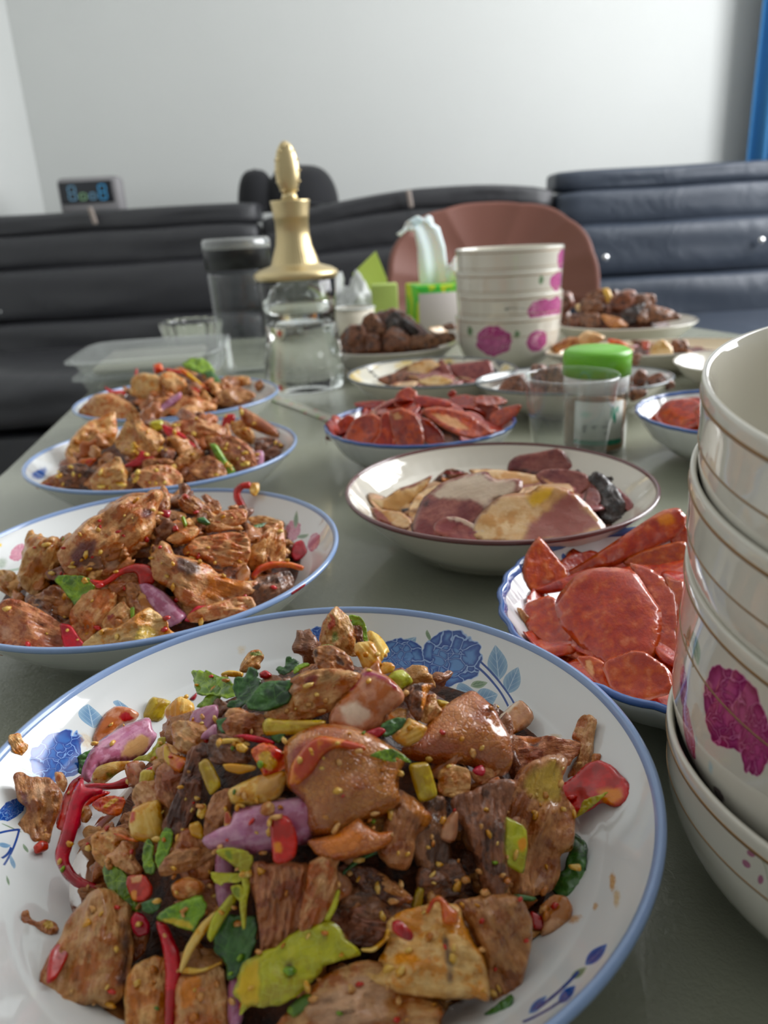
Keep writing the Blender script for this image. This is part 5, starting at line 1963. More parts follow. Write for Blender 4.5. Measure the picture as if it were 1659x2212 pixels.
# kind material lift(mm) tile | name | label | outline
DATA_A = '''
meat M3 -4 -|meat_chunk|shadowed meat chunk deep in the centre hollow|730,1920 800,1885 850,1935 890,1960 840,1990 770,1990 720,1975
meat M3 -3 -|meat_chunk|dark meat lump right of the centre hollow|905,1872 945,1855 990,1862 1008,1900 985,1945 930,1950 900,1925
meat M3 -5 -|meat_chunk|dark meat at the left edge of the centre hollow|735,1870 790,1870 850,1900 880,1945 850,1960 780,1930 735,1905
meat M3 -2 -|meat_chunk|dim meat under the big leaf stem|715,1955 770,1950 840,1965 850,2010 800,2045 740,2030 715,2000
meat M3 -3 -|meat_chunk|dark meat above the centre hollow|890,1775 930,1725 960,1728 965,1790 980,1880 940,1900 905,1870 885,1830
stalk LG -1 i|herb_stem|dull green stem crossing above the hollow|110,480 300,300 480,230 490,262 330,335 130,512
stalk SC -1 i|scallion_piece|dim short scallion stub in the hollow|830,570 900,570 880,750 770,770
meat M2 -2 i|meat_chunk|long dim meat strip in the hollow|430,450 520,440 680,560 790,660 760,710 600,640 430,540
meat M2 -3 -|meat_chunk|meat behind the crimson chilli chunk on the left|278,1960 312,1985 322,2020 310,2060 285,2078 270,2030
meat M1 -2 -|meat_chunk|plain meat below the left purple onion|205,1800 250,1790 285,1800 290,1850 260,1880 215,1870 200,1830
meat M2 -3 -|meat_chunk|meat under the pale bent scallion tube|395,1790 450,1800 470,1850 450,1900 400,1905 370,1850
meat M2 -4 -|meat_chunk|meat left of the tall fibrous block|400,1905 450,1895 480,1930 470,1975 420,1975 395,1940
onion ON -4 -|onion_piece|dark purple onion strip right of the pale flower stem|465,1845 500,1850 505,1960 480,1975 462,1930
meat M1 -3 -|meat_chunk|meat below the upper left purple onion|300,1690 350,1690 375,1740 350,1790 305,1760 285,1720
meat M2 -3 -|meat_chunk|meat just under the dark coriander|500,1545 560,1540 580,1570 550,1600 500,1595 480,1570
meat M1 -3 -|meat_chunk|meat under the left heap of scallion|370,1560 430,1560 470,1600 440,1640 380,1620
meat M2 -2 -|meat_chunk|meat lump behind the left upright scallion|345,1650 400,1660 405,1720 370,1750 335,1720
meat M3 -3 -|meat_chunk|dark meat between the purple onion and amber lump|640,1690 690,1690 700,1760 670,1790 640,1770
meat M1 0 1|meat_chunk|stray curled scrap clinging high on the back wall|1035,300 1050,255 1080,215 1120,210 1140,240 1120,265 1125,285 1080,290 1060,300
+green 1|1075,225 1120,212 1140,240 1110,245
meat M1b 1 a|sauced_crumb|orange garlic crumb stuck on the left rim|85,370 180,350 210,430 250,450 240,490 190,550 120,530 80,450
meat M2 1 g|sauced_crumb|small curled crumb on the bare left wall|200,790 260,770 280,850 340,880 410,850 500,890 520,960 430,1010 340,960 210,910
+yellow g|380,890 450,870 480,920 430,960 385,940
onion OI 0 a|onion_piece|brown sauced onion at the upper left end|835,400 900,250 960,160 1040,105 1140,130 1240,180 1200,240 1080,270 960,400 880,450
+red a|1060,205 1110,145 1210,225 1120,262 1080,240
stalk SC 1 a|scallion_piece|upright yellow scallion left of the cut square one|1270,210 1350,20 1470,40 1540,70 1440,250 1330,245
stalk CE 3 b|scallion_piece|square-cut pale yellow scallion piece|10,990 180,835 300,930 240,1080 150,1175 110,1150
strip RP 0 b|pepper_piece|red pepper tip behind the square-cut scallion|235,875 320,800 312,850 290,890
leaf LB 1 b|celery_leaf|large bright celery leaf on the upper left|265,615 400,640 600,700 650,760 640,830 580,870 470,830 380,850 330,840 290,740
leaf LB 3 b|celery_leaf|light folded leaf over the bright celery leaf|480,720 530,780 520,850 470,900 420,940 310,950 350,900 400,830 440,780
+orange b|430,790 460,730 475,760 450,800
strip CE 0 b|scallion_piece|yellow bit behind the coriander|530,640 600,615 730,630 720,680 600,670 530,665
bit RP 2 b|chilli_piece|crimson chilli tip above the coriander|870,640 930,610 990,660 940,690 880,680
leaf LG 0 b|coriander_leaf|dark coriander leaf tucked behind the back meat|1020,600 1060,570 1100,590 1110,500 1160,500 1230,540 1200,600 1100,660 1050,640
leaf LB 2 b|celery_leaf|small green leaf left of the peak|1175,620 1200,570 1290,540 1330,570 1250,600 1190,650
meat M1 1 -|meat_chunk|long light fibrous chicken chunk below the peak|574,1546 590,1520 612,1488 640,1462 690,1448 740,1450 775,1460 765,1490 735,1520 700,1540 650,1558 600,1556
+red -|660,1470 690,1465 688,1490 665,1495
+pale -|600,1510 640,1480 640,1500 610,1530
leaf LG 4 b|coriander_leaf|upper dark serrated coriander leaf|640,760 680,680 740,680 780,590 860,620 850,680 900,720 860,800 800,860 760,900 700,960 580,930 620,880 680,870 650,820
leaf LG 5 b|coriander_leaf|lower dark serrated coriander leaf over the light meat|790,860 900,720 1000,710 1170,710 1160,760 1120,800 1160,850 1110,910 1000,960 900,980 780,960 750,900
onion ON 4 b|onion_piece|small rounded purple onion cap on the upper left|245,1090 270,970 360,945 490,930 500,1000 470,1080 390,1160 320,1185 260,1140
onion ON 2 b|onion_piece|thin purple onion layer under the rounded cap|370,1175 470,1100 490,1110 480,1200 400,1230 350,1230
leaf LG 2 b|coriander_leaf|flat green leaf below the coriander|490,1060 600,1040 700,1090 740,1140 660,1170 560,1190 500,1130
bit M1 2 b|meat_scrap|tan scrap above the flat green leaf|600,960 700,950 790,1000 790,1070 740,1110 680,1060 560,1030
stalk SC 4 b|scallion_piece|long horizontal yellow scallion stalk|900,1100 940,1040 1060,1060 1250,1062 1450,1060 1460,1100 1300,1180 1060,1200 920,1200
leaf LG 4 b|coriander_leaf|ragged coriander tip at the end of the long stalk|980,1200 1060,1150 1110,1180 1080,1240 1040,1275 980,1230
meat M1 2 c|meat_chunk|fibrous pale meat shred standing at the very peak|0,180 60,110 110,60 200,130 260,250 270,370 290,480 200,460 80,400 0,400 -40,420 -30,300
+redp c|45,90 120,170 110,225 60,265 40,230 70,170
+green c|75,270 130,265 130,350 80,370
meat M3 4 c|meat_chunk|dark lean piece beside the curled leaf at the peak|215,215 340,215 350,340 320,370 270,370 240,330
strip RP 4 c|pepper_piece|crimson pepper sliver at the very peak|45,90 120,170 110,225 60,265 40,230 70,170
leaf LB 6 c|celery_leaf|curled bright green leaf at the peak|180,160 240,115 330,140 370,200 395,350 350,360 340,210 210,215
stalk CE 5 c|onion_membrane|ridged translucent pale strip hanging from the peak|275,370 440,350 500,480 520,580 430,620 350,600 310,500 275,460
onion CE 3 c|onion_membrane|thin translucent curl right of the peak|390,270 520,320 590,420 550,470 510,530 440,370 400,340
leaf LB 5 c|celery_leaf|tiny green sliver left of the peak|-30,395 20,380 80,382 70,422 10,415
meat M2 4 c|meat_chunk|grooved meat piece with dark skin below the peak|-90,430 -20,400 80,400 160,440 240,520 260,600 200,640 60,620 -40,600 -80,520
+dark c|110,500 170,510 180,570 120,570
+dark c|-90,430 -60,420 -50,500 -85,510
stalk CE 4 c|scallion_piece|yellow scallion knob right of the pale strip|520,540 600,545 640,580 620,625 540,650 490,640
bit LY 4 c|celery_piece|yellow-green celery knob above the big onion|600,640 700,610 760,660 795,720 720,760 690,790 620,740 570,700
meat M3 3 c|meat_chunk|folded brown meat with a pale edge right of the onion|700,800 800,740 960,735 970,750 920,830 900,930 870,1040 830,1060 770,980 740,900 710,870
+orange c|870,750 970,742 920,830 900,930 880,1000 860,960 880,860
onion OI 5 c|onion_piece|large sauced onion slice with a purple edge near the top|355,615 430,620 560,690 700,830 690,890 560,1000 510,1100 330,1165 200,1130 60,1090 80,980 180,850 290,700
+magenta c|355,615 430,620 560,690 700,830 690,850 560,740 430,665 370,655 200,840 150,870 280,700
+white c|120,960 280,900 420,1000 330,1130 200,1110
meat M1 2 c|meat_chunk|pink-brown scrap between folded meat and amber skin|920,850 1000,830 1010,920 1060,980 1000,1040 930,1090 860,1060 850,1000 900,930
strip SC 1 c|scallion_piece|pale green scallion behind the amber skin|1000,870 1130,900 1100,960 1020,940
meat M3 2 f|meat_scrap|tiny dark knob behind the amber skin|260,130 280,85 320,100 325,180 290,210 250,170
onion OI 1 2|onion_piece|sauced onion wedge standing at the right of the amber skin|945,495 1040,420 1105,490 1080,530 1000,580 970,560
+white 2|950,500 1030,430 1045,440 965,515
skin SK 4 2|chicken_skin|large glossy amber skin piece on the right|545,640 640,560 700,480 790,420 840,395 910,460 960,540 990,600 1000,690 970,740 900,740 830,700 760,690 680,690 600,680
skin SK 5 2|chicken_skin|biggest glossy amber lump in the middle of the heap|50,620 120,570 230,545 330,560 420,600 500,650 540,680 500,760 510,820 525,860 470,900 420,930 330,960 260,1000 170,1000 130,960 130,850 60,800 50,700
+red 2|50,640 130,590 210,600 190,680 150,760 60,800
strip OR 14 2|tomato_skin|orange-red pepper skin draped over the middle lump|45,790 60,700 120,620 180,580 260,590 380,620 372,650 260,630 200,660 150,740 90,790
leaf LB 14 e|celery_leaf|small wet green leaf between the two amber lumps|410,340 500,300 600,280 700,330 780,400 730,400 640,350 650,400 560,390 480,360
strip SC 5 e|scallion_piece|split green-yellow scallion below the right amber skin|750,420 900,400 940,420 1020,700 940,745 850,755 800,600
meat M1 2 e|garlic_lump|rounded pale lump under the right amber skin|1020,520 1120,420 1300,480 1305,600 1290,700 1160,710 1050,690 1030,640
meat M1 6 e|meat_scrap|bright ragged scrap on the lower edge of the amber skin|1240,400 1320,490 1430,450 1580,390 1590,440 1530,530 1420,590 1350,570 1310,490
bit RP 8 e|chilli_piece|small red chilli square on the bright ragged scrap|1325,470 1410,420 1450,480 1420,525 1360,510
stalk CE 4 e|scallion_piece|sauced curled scallion left of the right amber skin|750,0 860,50 930,90 870,200 740,270 640,210 600,160 730,60
leaf LG 6 e|coriander_leaf|crinkled dark leaf between onion and amber skin|500,80 560,30 650,0 740,10 700,90 620,150 540,180
bit RP 6 e|chilli_piece|red chilli sliver beside the crinkled dark leaf|340,140 500,85 560,120 470,185 380,180
meat M2 2 -|meat_chunk|folded brown-orange meat right of the middle lump|845,1716 866,1714 893,1728 931,1767 917,1789 898,1806 893,1839 884,1868 866,1874 845,1870 828,1855 820,1830 832,1780
+orange -|866,1714 893,1728 931,1767 917,1789 900,1770 875,1745
skin SK 7 4|chicken_skin|curved orange skin flap under the middle lump|140,130 230,110 290,75 350,30 370,60 420,100 490,90 480,140 430,170 330,200 250,215 180,190 150,150
+orange 4|180,150 300,90 370,110 330,180 230,200
bit OI 3 e|onion_piece|smooth pink-tan clove left of the big rib meat|1160,840 1200,860 1190,1080 1120,1120 1030,1070 1060,960
meat M2 1 f|meat_chunk|flat gelatinous meat behind the big rib meat|390,370 520,385 700,395 900,410 1000,430 1060,470 1000,560 920,640 820,590 700,640 600,700 480,680 420,640 410,500
+orange f|520,385 700,400 690,430 530,420
+dark f|600,440 680,450 670,490 620,480
meat M1 3 f|meat_chunk|upright torn meat at the far right end|1040,230 1140,195 1200,240 1180,330 1160,430 1170,520 1140,640 1080,700 1000,740 940,720 1020,560 1060,440 980,410 1000,340
+dark f|960,500 1060,480 1030,580 970,640 940,620
bit M1 1 f|meat_scrap|small square scrap right of the torn meat|1160,530 1240,535 1220,610 1150,620
block M3 6 -|meat_chunk|left half of the big upright fibrous rib meat|977,1736 1000,1722 1040,1707 1085,1690 1110,1700 1090,1760 1090,1830 1098,1900 1085,1932 1048,1940 1040,1915 1030,1870 1010,1800 990,1765
block M2 7 -|meat_chunk|right half of the big upright fibrous rib meat|1110,1697 1130,1665 1170,1650 1200,1642 1218,1655 1219,1675 1207,1695 1212,1720 1241,1755 1233,1790 1235,1820 1230,1835 1207,1840 1210,1880 1188,1917 1160,1925 1145,1932 1100,1928 1098,1880 1088,1800 1088,1740
+yellow -|1130,1680 1180,1660 1200,1700 1200,1740 1160,1740 1130,1720
slab LY 11 j|celery_piece|wet yellow-green celery slab on the rib meat|360,60 420,90 560,160 575,330 540,550 490,540 340,440 350,350 375,200
+orange j|480,260 560,250 580,320 500,400
slab RP 4 f|pepper_piece|large red pepper chunk at the right end|870,840 1000,760 1130,640 1220,620 1330,660 1450,780 1495,880 1440,970 1340,1010 1240,960 1170,1010 1100,1050 1000,1100 880,1000
+orange f|1200,860 1420,850 1440,960 1340,1000 1240,950
leaf LY 8 f|celery_leaf|narrow yellow-green leaf on the red pepper chunk|1080,940 1200,910 1300,870 1250,930 1100,1050 1010,1110 1060,1000
leaf LG 3 j|coriander_leaf|dark leaf hugging the right side of the rib meat|980,200 1060,260 1115,330 1105,420 1090,600 1050,660 960,770 880,780 790,700 800,620 900,530 950,400
bit CE 6 j|garlic_bit|garlic lump on the right dark leaf|940,490 1050,480 1060,550 960,530
stalk LG 3 j|herb_stem|green stem under the rib meat|410,760 500,750 660,780 640,820 480,810
meat M2 5 -|meat_chunk|crumbly brown meat lump at the lower right|1000,1946 1045,1940 1100,1937 1125,1950 1147,1986 1146,2010 1140,2050 1135,2090 1110,2145 1062,2150 1045,2060 1020,2000 985,1960
onion OI 2 j|onion_piece|brown folded onion layer at the lower right edge|660,870 800,760 930,790 975,880 940,980 820,1090 700,1120 740,1000
slab RP 1 j|pepper_piece|dark red pepper under the folded onion layer|600,900 720,960 740,1080 620,1060
meat M1 1 -|meat_chunk|large pinkish meat at the bottom edge|590,2225 640,2175 690,2130 720,2100 790,2080 830,2085 870,2120 900,2150 945,2160 940,2240 800,2260 620,2260
+pale -|660,2170 760,2110 830,2120 840,2200 680,2220
meat M1b 9 m|meat_chunk|bright orange-glazed meat at the front|600,180 700,110 850,80 1000,30 1200,60 1240,220 1310,380 1400,480 1420,650 1450,780 1440,850 1400,860 1300,820 1040,850 900,830 700,790 520,720 400,605 520,640 560,560 490,520 600,400 590,250
+dark m|1050,300 1090,300 1160,560 1150,700 1110,690 1060,420
+orange m|640,460 820,420 860,520 660,560
bit RP 17 m|chilli_piece|crimson chilli piece on the bright front meat|610,180 680,150 800,280 780,340 700,320 620,260
strip OR 15 i|pepper_strip|looped orange pepper skin on top of the bright front meat|905,790 960,680 1030,635 1085,680 1130,740 1200,790 1190,900 1060,900 1050,760 1035,700 995,700 945,810
strip CE 7 i|garlic_strand|thin pale strand reaching left from the bright front meat|330,1110 430,1110 540,1020 550,940 590,940 580,1030 450,1150 340,1140
leaf LY 9 -|celery_leaf|largest scalloped yellow-green leaf at the front|519,2104 530,2080 562,2061 603,2046 627,2022 663,2005 697,1989 714,1993 735,2020 755,2045 779,2063 750,2071 700,2084 690,2100 672,2120 640,2150 610,2167 570,2172 545,2168 530,2182 522,2195 523,2160 511,2145 513,2125
+yellow -|519,2104 560,2065 560,2160 525,2190 512,2140
+dark -|610,2075 635,2075 632,2110 615,2105
stalk LY 8 h|herb_stem|stem of the largest yellow-green leaf|1600,590 1570,740 1500,870 1450,850 1520,720 1560,590
leaf LG 4 l|celery_leaf|big dark green leaf left of the largest leaf|470,280 600,120 750,130 840,120 850,250 830,400 760,540 690,640 580,700 570,520 480,440
stalk LY 7 h|herb_stem|wide yellow stem leaning over the dark leaf|620,620 680,680 560,850 500,960 440,1060 400,1000 450,830 520,740
stalk CE 8 -|onion_strip|long pale onion edge running down the lower left|463,1968 471,1975 445,2015 420,2050 400,2090 392,2102 387,2095 398,2050 428,2000
stalk CE 7 l|onion_strip|short bent pale strip below the long onion edge|200,570 350,590 450,560 530,520 535,548 400,612 280,642 165,632
leaf LY 10 h|celery_leaf|upper fan of the wilted celery flower|480,240 600,210 740,235 820,300 790,400 770,460 720,450 640,370 520,290
+green h|560,240 620,240 640,330 580,300
leaf LY 9 h|celery_leaf|left fan of the wilted celery flower|440,430 560,440 700,440 760,470 680,530 560,520 540,555 470,520 450,480
leaf LY 10 h|celery_leaf|lower fan of the wilted celery flower|610,560 700,540 760,600 740,680 690,690 640,640
+green h|620,570 700,560 700,670 640,640
stalk LY 9 h|herb_stem|hanging stem of the wilted celery flower|700,440 780,460 790,560 760,700 750,930 720,940 690,700 720,560
block M2 5 h|meat_chunk|tall fibrous meat block below the purple onion|800,380 900,350 1000,380 1150,360 1300,380 1310,450 1290,600 1230,900 1150,1040 1000,1110 900,1140 880,900 850,700 780,480
block M1 7 h|meat_chunk|lighter leaning fibrous strip beside the tall block|1310,370 1420,310 1500,290 1590,320 1550,420 1580,560 1500,780 1400,880 1250,950 1230,880 1290,600
onion ON 7 d|onion_piece|largest flat purple onion square in the middle|650,830 900,780 1000,760 1290,710 1320,1100 1100,1160 840,1210 450,1170 390,1080 560,980 640,960
bit M1 11 d|garlic_bit|garlic crumb on top of the purple square|895,780 960,750 1010,790 1000,870 930,880 880,860
stalk CE 9 d|shallot_sliver|pointed sliver on the left of the purple square|560,850 600,840 640,930 660,1020 655,1105 600,1040 555,980
+red d|560,850 600,840 640,930 600,960 560,960
slab RP 12 -|chilli_piece|fat crimson chilli piece on the purple square|584,1781 592,1768 606,1763 622,1767 637,1793 641,1820 636,1847 620,1860 600,1863 590,1855 588,1815
+orange -|590,1820 605,1818 610,1840 596,1845
skin CE 5 d|onion_piece|curved pale onion wedge above the purple square|600,650 740,580 880,520 1100,480 1110,560 1050,700 940,780 800,780 640,770
+beige d|900,540 1090,500 1080,600 980,730 850,700
meat OR 7 d|garlic_lump|orange glazed lump on the curved wedge|800,300 900,240 1000,250 1130,360 1120,430 1050,480 920,530 870,430
+yellow d|860,340 960,300 1050,420 980,490 900,430
strip RP 6 d|pepper_piece|red pepper edge above the orange lump|630,165 740,145 900,170 1010,215 1000,250 820,220 700,192
block M3 4 d|meat_chunk|purple-brown meat left of the orange lump|440,160 600,160 780,260 780,400 600,420 460,410 410,300
stalk CE 8 d|garlic_strand|pale strand under the orange lump|540,420 620,410 840,430 840,470 700,510 580,480
stalk CE 8 d|garlic_strand|arched pale strand over the purple-brown meat|490,220 560,185 700,190 790,230 780,260 660,225 520,240
bit CE 9 d|garlic_bit|yellow garlic bit left of the orange lump|660,240 720,230 770,270 740,315 670,300
stalk SC 8 d|scallion_piece|short pale scallion tube left of the wedge|320,420 380,370 430,380 540,600 440,700 400,640
block M3 4 d|meat_chunk|long grey-brown diagonal meat strip|240,290 400,260 410,350 330,370 350,600 330,760 200,1000 100,1040 10,960 90,780 180,560
meat M2 5 d|meat_chunk|ragged brown shred left of the purple square|450,700 600,640 620,720 600,900 480,1010 380,1060 390,880
bit CE 6 d|garlic_bit|garlic clump below the grey-brown strip|240,960 330,930 370,1000 370,1090 260,1060
bit CE 7 d|garlic_bit|square garlic bit beside the ragged shred|330,800 390,770 400,860 360,910 310,880
bit CE 5 d|garlic_bit|low garlic bit right of the green pods|120,1050 200,1030 220,1100 170,1150 120,1130
onion ON 4 a|onion_piece|long purple onion shell on the left|740,740 760,640 830,500 920,400 1100,290 1320,215 1330,340 1390,380 1300,520 1200,580 1000,600 880,640 840,700 830,780
+beige a|1060,570 1110,450 1240,370 1340,380 1320,510 1200,575
+plum a|740,740 760,640 830,500 850,500 790,650 770,760
leaf LG 1 a|celery_leaf|green leaf tucked left of the purple onion shell|690,560 760,520 860,480 800,580 740,720 700,730 710,620
bit CE 7 a|garlic_lump|yellow garlic mash on the purple onion shell|830,700 880,640 1000,610 1150,600 1170,650 1050,700 950,790 850,790
+green a|960,720 1100,710 1130,740 980,760
leaf LY 7 a|celery_leaf|bent yellow-green stem and leaf right of the onion shell|1410,390 1490,390 1440,530 1400,610 1300,590 1190,590 1260,550 1340,530 1390,470
bit M3 8 a|dark_pepper|dark peppercorn cluster on the onion shell|890,590 940,555 980,580 975,620 920,625
strip RP 6 a|pepper_strip|horizontal red pepper strip on the left|740,800 860,790 1000,800 1150,730 1260,690 1400,620 1400,690 1260,790 1120,840 980,850 800,870 740,860
strip RP 7 -|pepper_strip|long red pepper strip curling down the left side|180,1678 165,1700 148,1735 135,1790 116,1850 137,1892 165,1915 214,1926 224,1912 190,1900 165,1885 148,1855 160,1820 172,1780 180,1740 200,1722 230,1715 215,1705 182,1705
slab RP 4 a|pepper_piece|wide red pepper fold beneath the long strip|560,960 640,800 740,735 745,850 900,870 980,890 860,950 780,1000 740,1080 720,1180 600,1240 500,1200 540,1080
stalk SC 8 a|scallion_piece|upright green-yellow scallion on the left|1260,680 1390,680 1370,820 1340,940 1280,975 1220,950 1240,820
stalk CE 8 -|scallion_piece|wide pale scallion tube at the left centre|284,1750 313,1733 347,1727 350,1765 352,1810 330,1822 285,1812 278,1780
+redp -|284,1755 298,1755 298,1775 284,1778
onion OR 7 -|onion_skin|orange translucent curl at the upper left centre|361,1604 372,1628 385,1632 400,1635 403,1650 390,1668 365,1665 354,1640
+yellow -|361,1604 372,1628 370,1660 356,1640
meat M2 3 -|meat_chunk|leftmost knobbly meat chunk against the wall|31,1678 48,1673 65,1683 101,1683 120,1697 131,1717 128,1736 118,1765 108,1800 106,1818 80,1820 52,1822 42,1795 38,1782 60,1750 55,1742 41,1731 36,1705
+purple -|40,1705 60,1720 60,1745 45,1735
+pale -|70,1690 100,1690 95,1720 80,1735
bit M1 5 a|meat_scrap|light scrap on the leftmost chunk|490,700 560,700 610,790 570,880 530,830 500,780
bit RP 3 g|chilli_piece|red chilli bit below the leftmost chunk|300,200 370,145 430,170 430,230 320,270
bit OI 8 a|garlic_bit|tan clove on the long red strip|730,1010 800,1000 830,1080 780,1150 730,1140
meat OR 8 a|garlic_lump|orange ragged lump with garlic on the left|830,980 900,930 1000,910 1100,930 1110,980 1060,1090 960,1070 880,1040
+yellow a|930,1000 1040,920 1070,950 970,1030
meat M2 6 -|meat_chunk|thin twisted meat strip on the left|170,1818 200,1803 240,1790 270,1780 282,1790 250,1812 210,1830 180,1836
meat M1 6 g|meat_chunk|small torn meat above the left leaf|1100,150 1200,200 1200,300 1280,400 1240,470 1160,450 1040,380 950,300 1060,220
strip OR 8 g|onion_sliver|curved orange sliver above the torn meat|1000,80 1100,90 1180,130 1290,80 1340,10 1330,90 1240,170 1120,140
leaf LB 7 g|celery_leaf|long green leaf at the lower left|920,380 1000,360 1100,420 1180,560 1200,650 1270,780 1200,780 1080,690 980,600 940,520
leaf LG 8 g|coriander_leaf|small curly grey-green sprig at the leaf tip|1270,700 1400,660 1450,680 1430,760 1350,810 1280,780
slab RP 8 g|chilli_piece|square red chilli chunk on the long green leaf|1150,470 1300,460 1360,560 1350,640 1290,690 1200,690 1140,560
+orange g|1190,600 1240,590 1240,690 1195,690
+pale g|1180,480 1290,455 1280,520 1200,530
leaf LB 8 g|celery_leaf|left of the two upright green pods|1290,180 1340,130 1380,200 1370,320 1400,380 1370,450 1290,430 1270,300
leaf LB 8 g|celery_leaf|right of the two upright green pods|1420,130 1480,30 1545,60 1545,170 1500,290 1420,400 1390,330
meat M2 6 -|meat_chunk|flat brown meat piece right of the green pods|345,1878 360,1850 385,1835 420,1830 455,1838 458,1850 430,1870 400,1882 355,1892
bit M1 7 h|garlic_lump|ragged tan lump above the folded leaf|80,560 150,500 250,480 330,510 380,560 330,650 200,680 120,660
leaf LB 9 -|celery_leaf|folded green leaf above the red strip|336,1985 350,1970 375,1955 432,1932 446,1955 440,1975 425,1995 424,2010 412,2012 375,1997
+yellow -|336,1985 400,1985 424,2008 375,1998
strip RP 8 -|pepper_strip|long vertical red pepper strip at the lower left|337,1990 362,1998 375,2030 388,2055 393,2100 385,2150 380,2225 355,2225 356,2150 357,2090 350,2040 340,2010
slab RP 5 g|chilli_piece|magenta chilli chunk below the left leaf|1170,860 1220,790 1290,820 1340,900 1330,980 1240,1010 1190,960
meat M1 5 -|meat_chunk|biggest light chicken chunk at the lower left edge|135,2030 150,1990 180,1955 200,1935 225,1930 250,1945 275,1965 280,2010 283,2060 275,2120 255,2150 225,2172 205,2160 150,2168 120,2165 95,2130 92,2105 110,2070
+dark -|262,1990 280,2000 283,2060 275,2120 260,2140 264,2060
bit M3 11 g|kidney_bean|dark purple bean on the biggest left chunk|750,910 800,830 860,860 900,900 860,960 770,960
strip CE 11 g|onion_sliver|thin pale sliver beside the dark bean|800,820 860,830 930,890 950,960 930,970 890,910
slab RP 10 k|chilli_piece|magenta chilli skin on the left chunk|430,580 450,450 510,380 640,370 620,460 560,580 500,680 420,720
meat M1 3 -|meat_chunk|light chunk at the bottom left of the red strip|272,2225 272,2150 275,2110 300,2080 350,2070 362,2090 362,2235
meat M1 4 -|meat_chunk|orange-tinted chunk at the bottom right of the red strip|385,2110 440,2103 480,2090 488,2150 492,2235 380,2235
+orange -|400,2110 440,2110 430,2160 400,2180
onion ON 3 l|onion_piece|dark purple onion strip at the bottom middle|590,700 700,660 720,700 690,800 730,1000 700,1087 590,1087
stalk LB 6 l|herb_stem|thick green stem below the largest leaf|1110,960 1250,830 1380,800 1400,850 1300,950 1180,1040
leaf LG 1 m|celery_leaf|dark green leaf at the bottom right under the bright meat|1430,1000 1560,900 1659,820 1700,850 1690,900 1640,960 1500,1010
meat M2 1 m|meat_chunk|dim meat below the bright front meat|700,850 900,840 990,880 980,1040 900,1080 800,1060 720,980
'''
RA_PX = [(60, 1690), (240, 1540), (420, 1440), (560, 1480), (690, 1330), (800, 1340), (860, 1430), (1060, 1500), (1130, 1600), (1280, 1560), (1290, 1650), (1230, 1900), (1240, 2000), (1120, 2160), (900, 2212), (250, 2212), (100, 2150), (130, 2010), (110, 1850)]
load('A', 'in the front plate', 'food in the front plate', DATA_A)
filler('A', 'FL', 'shade-darkened shredded meat and sauce bed in the front plate', sink=0.013, scale=0.90)
shreds('A', 'meat_shreds', 'small loose meat scraps wedged between chunks in the front plate', 'M2', 90, 0.0036, RA_PX, 3, lift=(-9, -4))
shreds('A', 'onion_shreds', 'small loose onion scraps wedged between chunks in the front plate', 'OI', 30, 0.0034, RA_PX, 4, 'onion', lift=(-8, -3))
crumbs('A', 'minced_garlic', 'minced garlic and sesame strewn over the food in the front plate', 'CE', 120, 0.0010, RA_PX, 5)
crumbs('A', 'fried_crumbs', 'brown fried garlic crumbs over the food in the front plate', 'M1', 110, 0.0010, RA_PX, 6)
crumbs('A', 'chilli_flecks', 'red chilli flecks over the food in the front plate', 'RP', 26, 0.0009, RA_PX, 7, cat='chilli')
crumbs('A', 'herb_flecks', 'chopped green herb flecks over the food in the front plate', 'LB', 12, 0.0010, RA_PX, 8, cat='herb')

# oily sauce pooled on the plate under the food
d = DISH['A']
bm = bmesh.new()
N = 120
rows = []
for i in range(7):
    row = []
    for k in range(N):
        a = 2 * math.pi * k / N
        r = (0.062 + 0.0025 * i) * (1 + 0.10 * mnoise.noise(Vector((math.cos(a) * 2.4, math.sin(a) * 2.4, 4)))) + 0.008 * max(0, -math.sin(a))
        x, y = d['c'].x + r * math.cos(a), d['c'].y + 0.004 + r * math.sin(a)
        row.append(bm.verts.new((x - d['c'].x, y - d['c'].y, surf_z(d, x, y) + (0.0009 if i < 6 else -0.0001))))
    rows.append(row)
for i in range(6):
    for k in range(N):
        bm.faces.new((rows[i][k], rows[i][(k + 1) % N], rows[i + 1][(k + 1) % N], rows[i + 1][k]))
M_SAU = plain('brown_oily_sauce', srgb(140, 84, 40), 0.08, coat=0.8, trans=0.45, ior=1.4)
o = bm_obj('sauce', bm, M_SAU, None, (d['c'].x, d['c'].y, T), smooth=True)
tag(o, 'thin brown sauce pooled around the food in the front plate', 'sauce', kind='stuff')

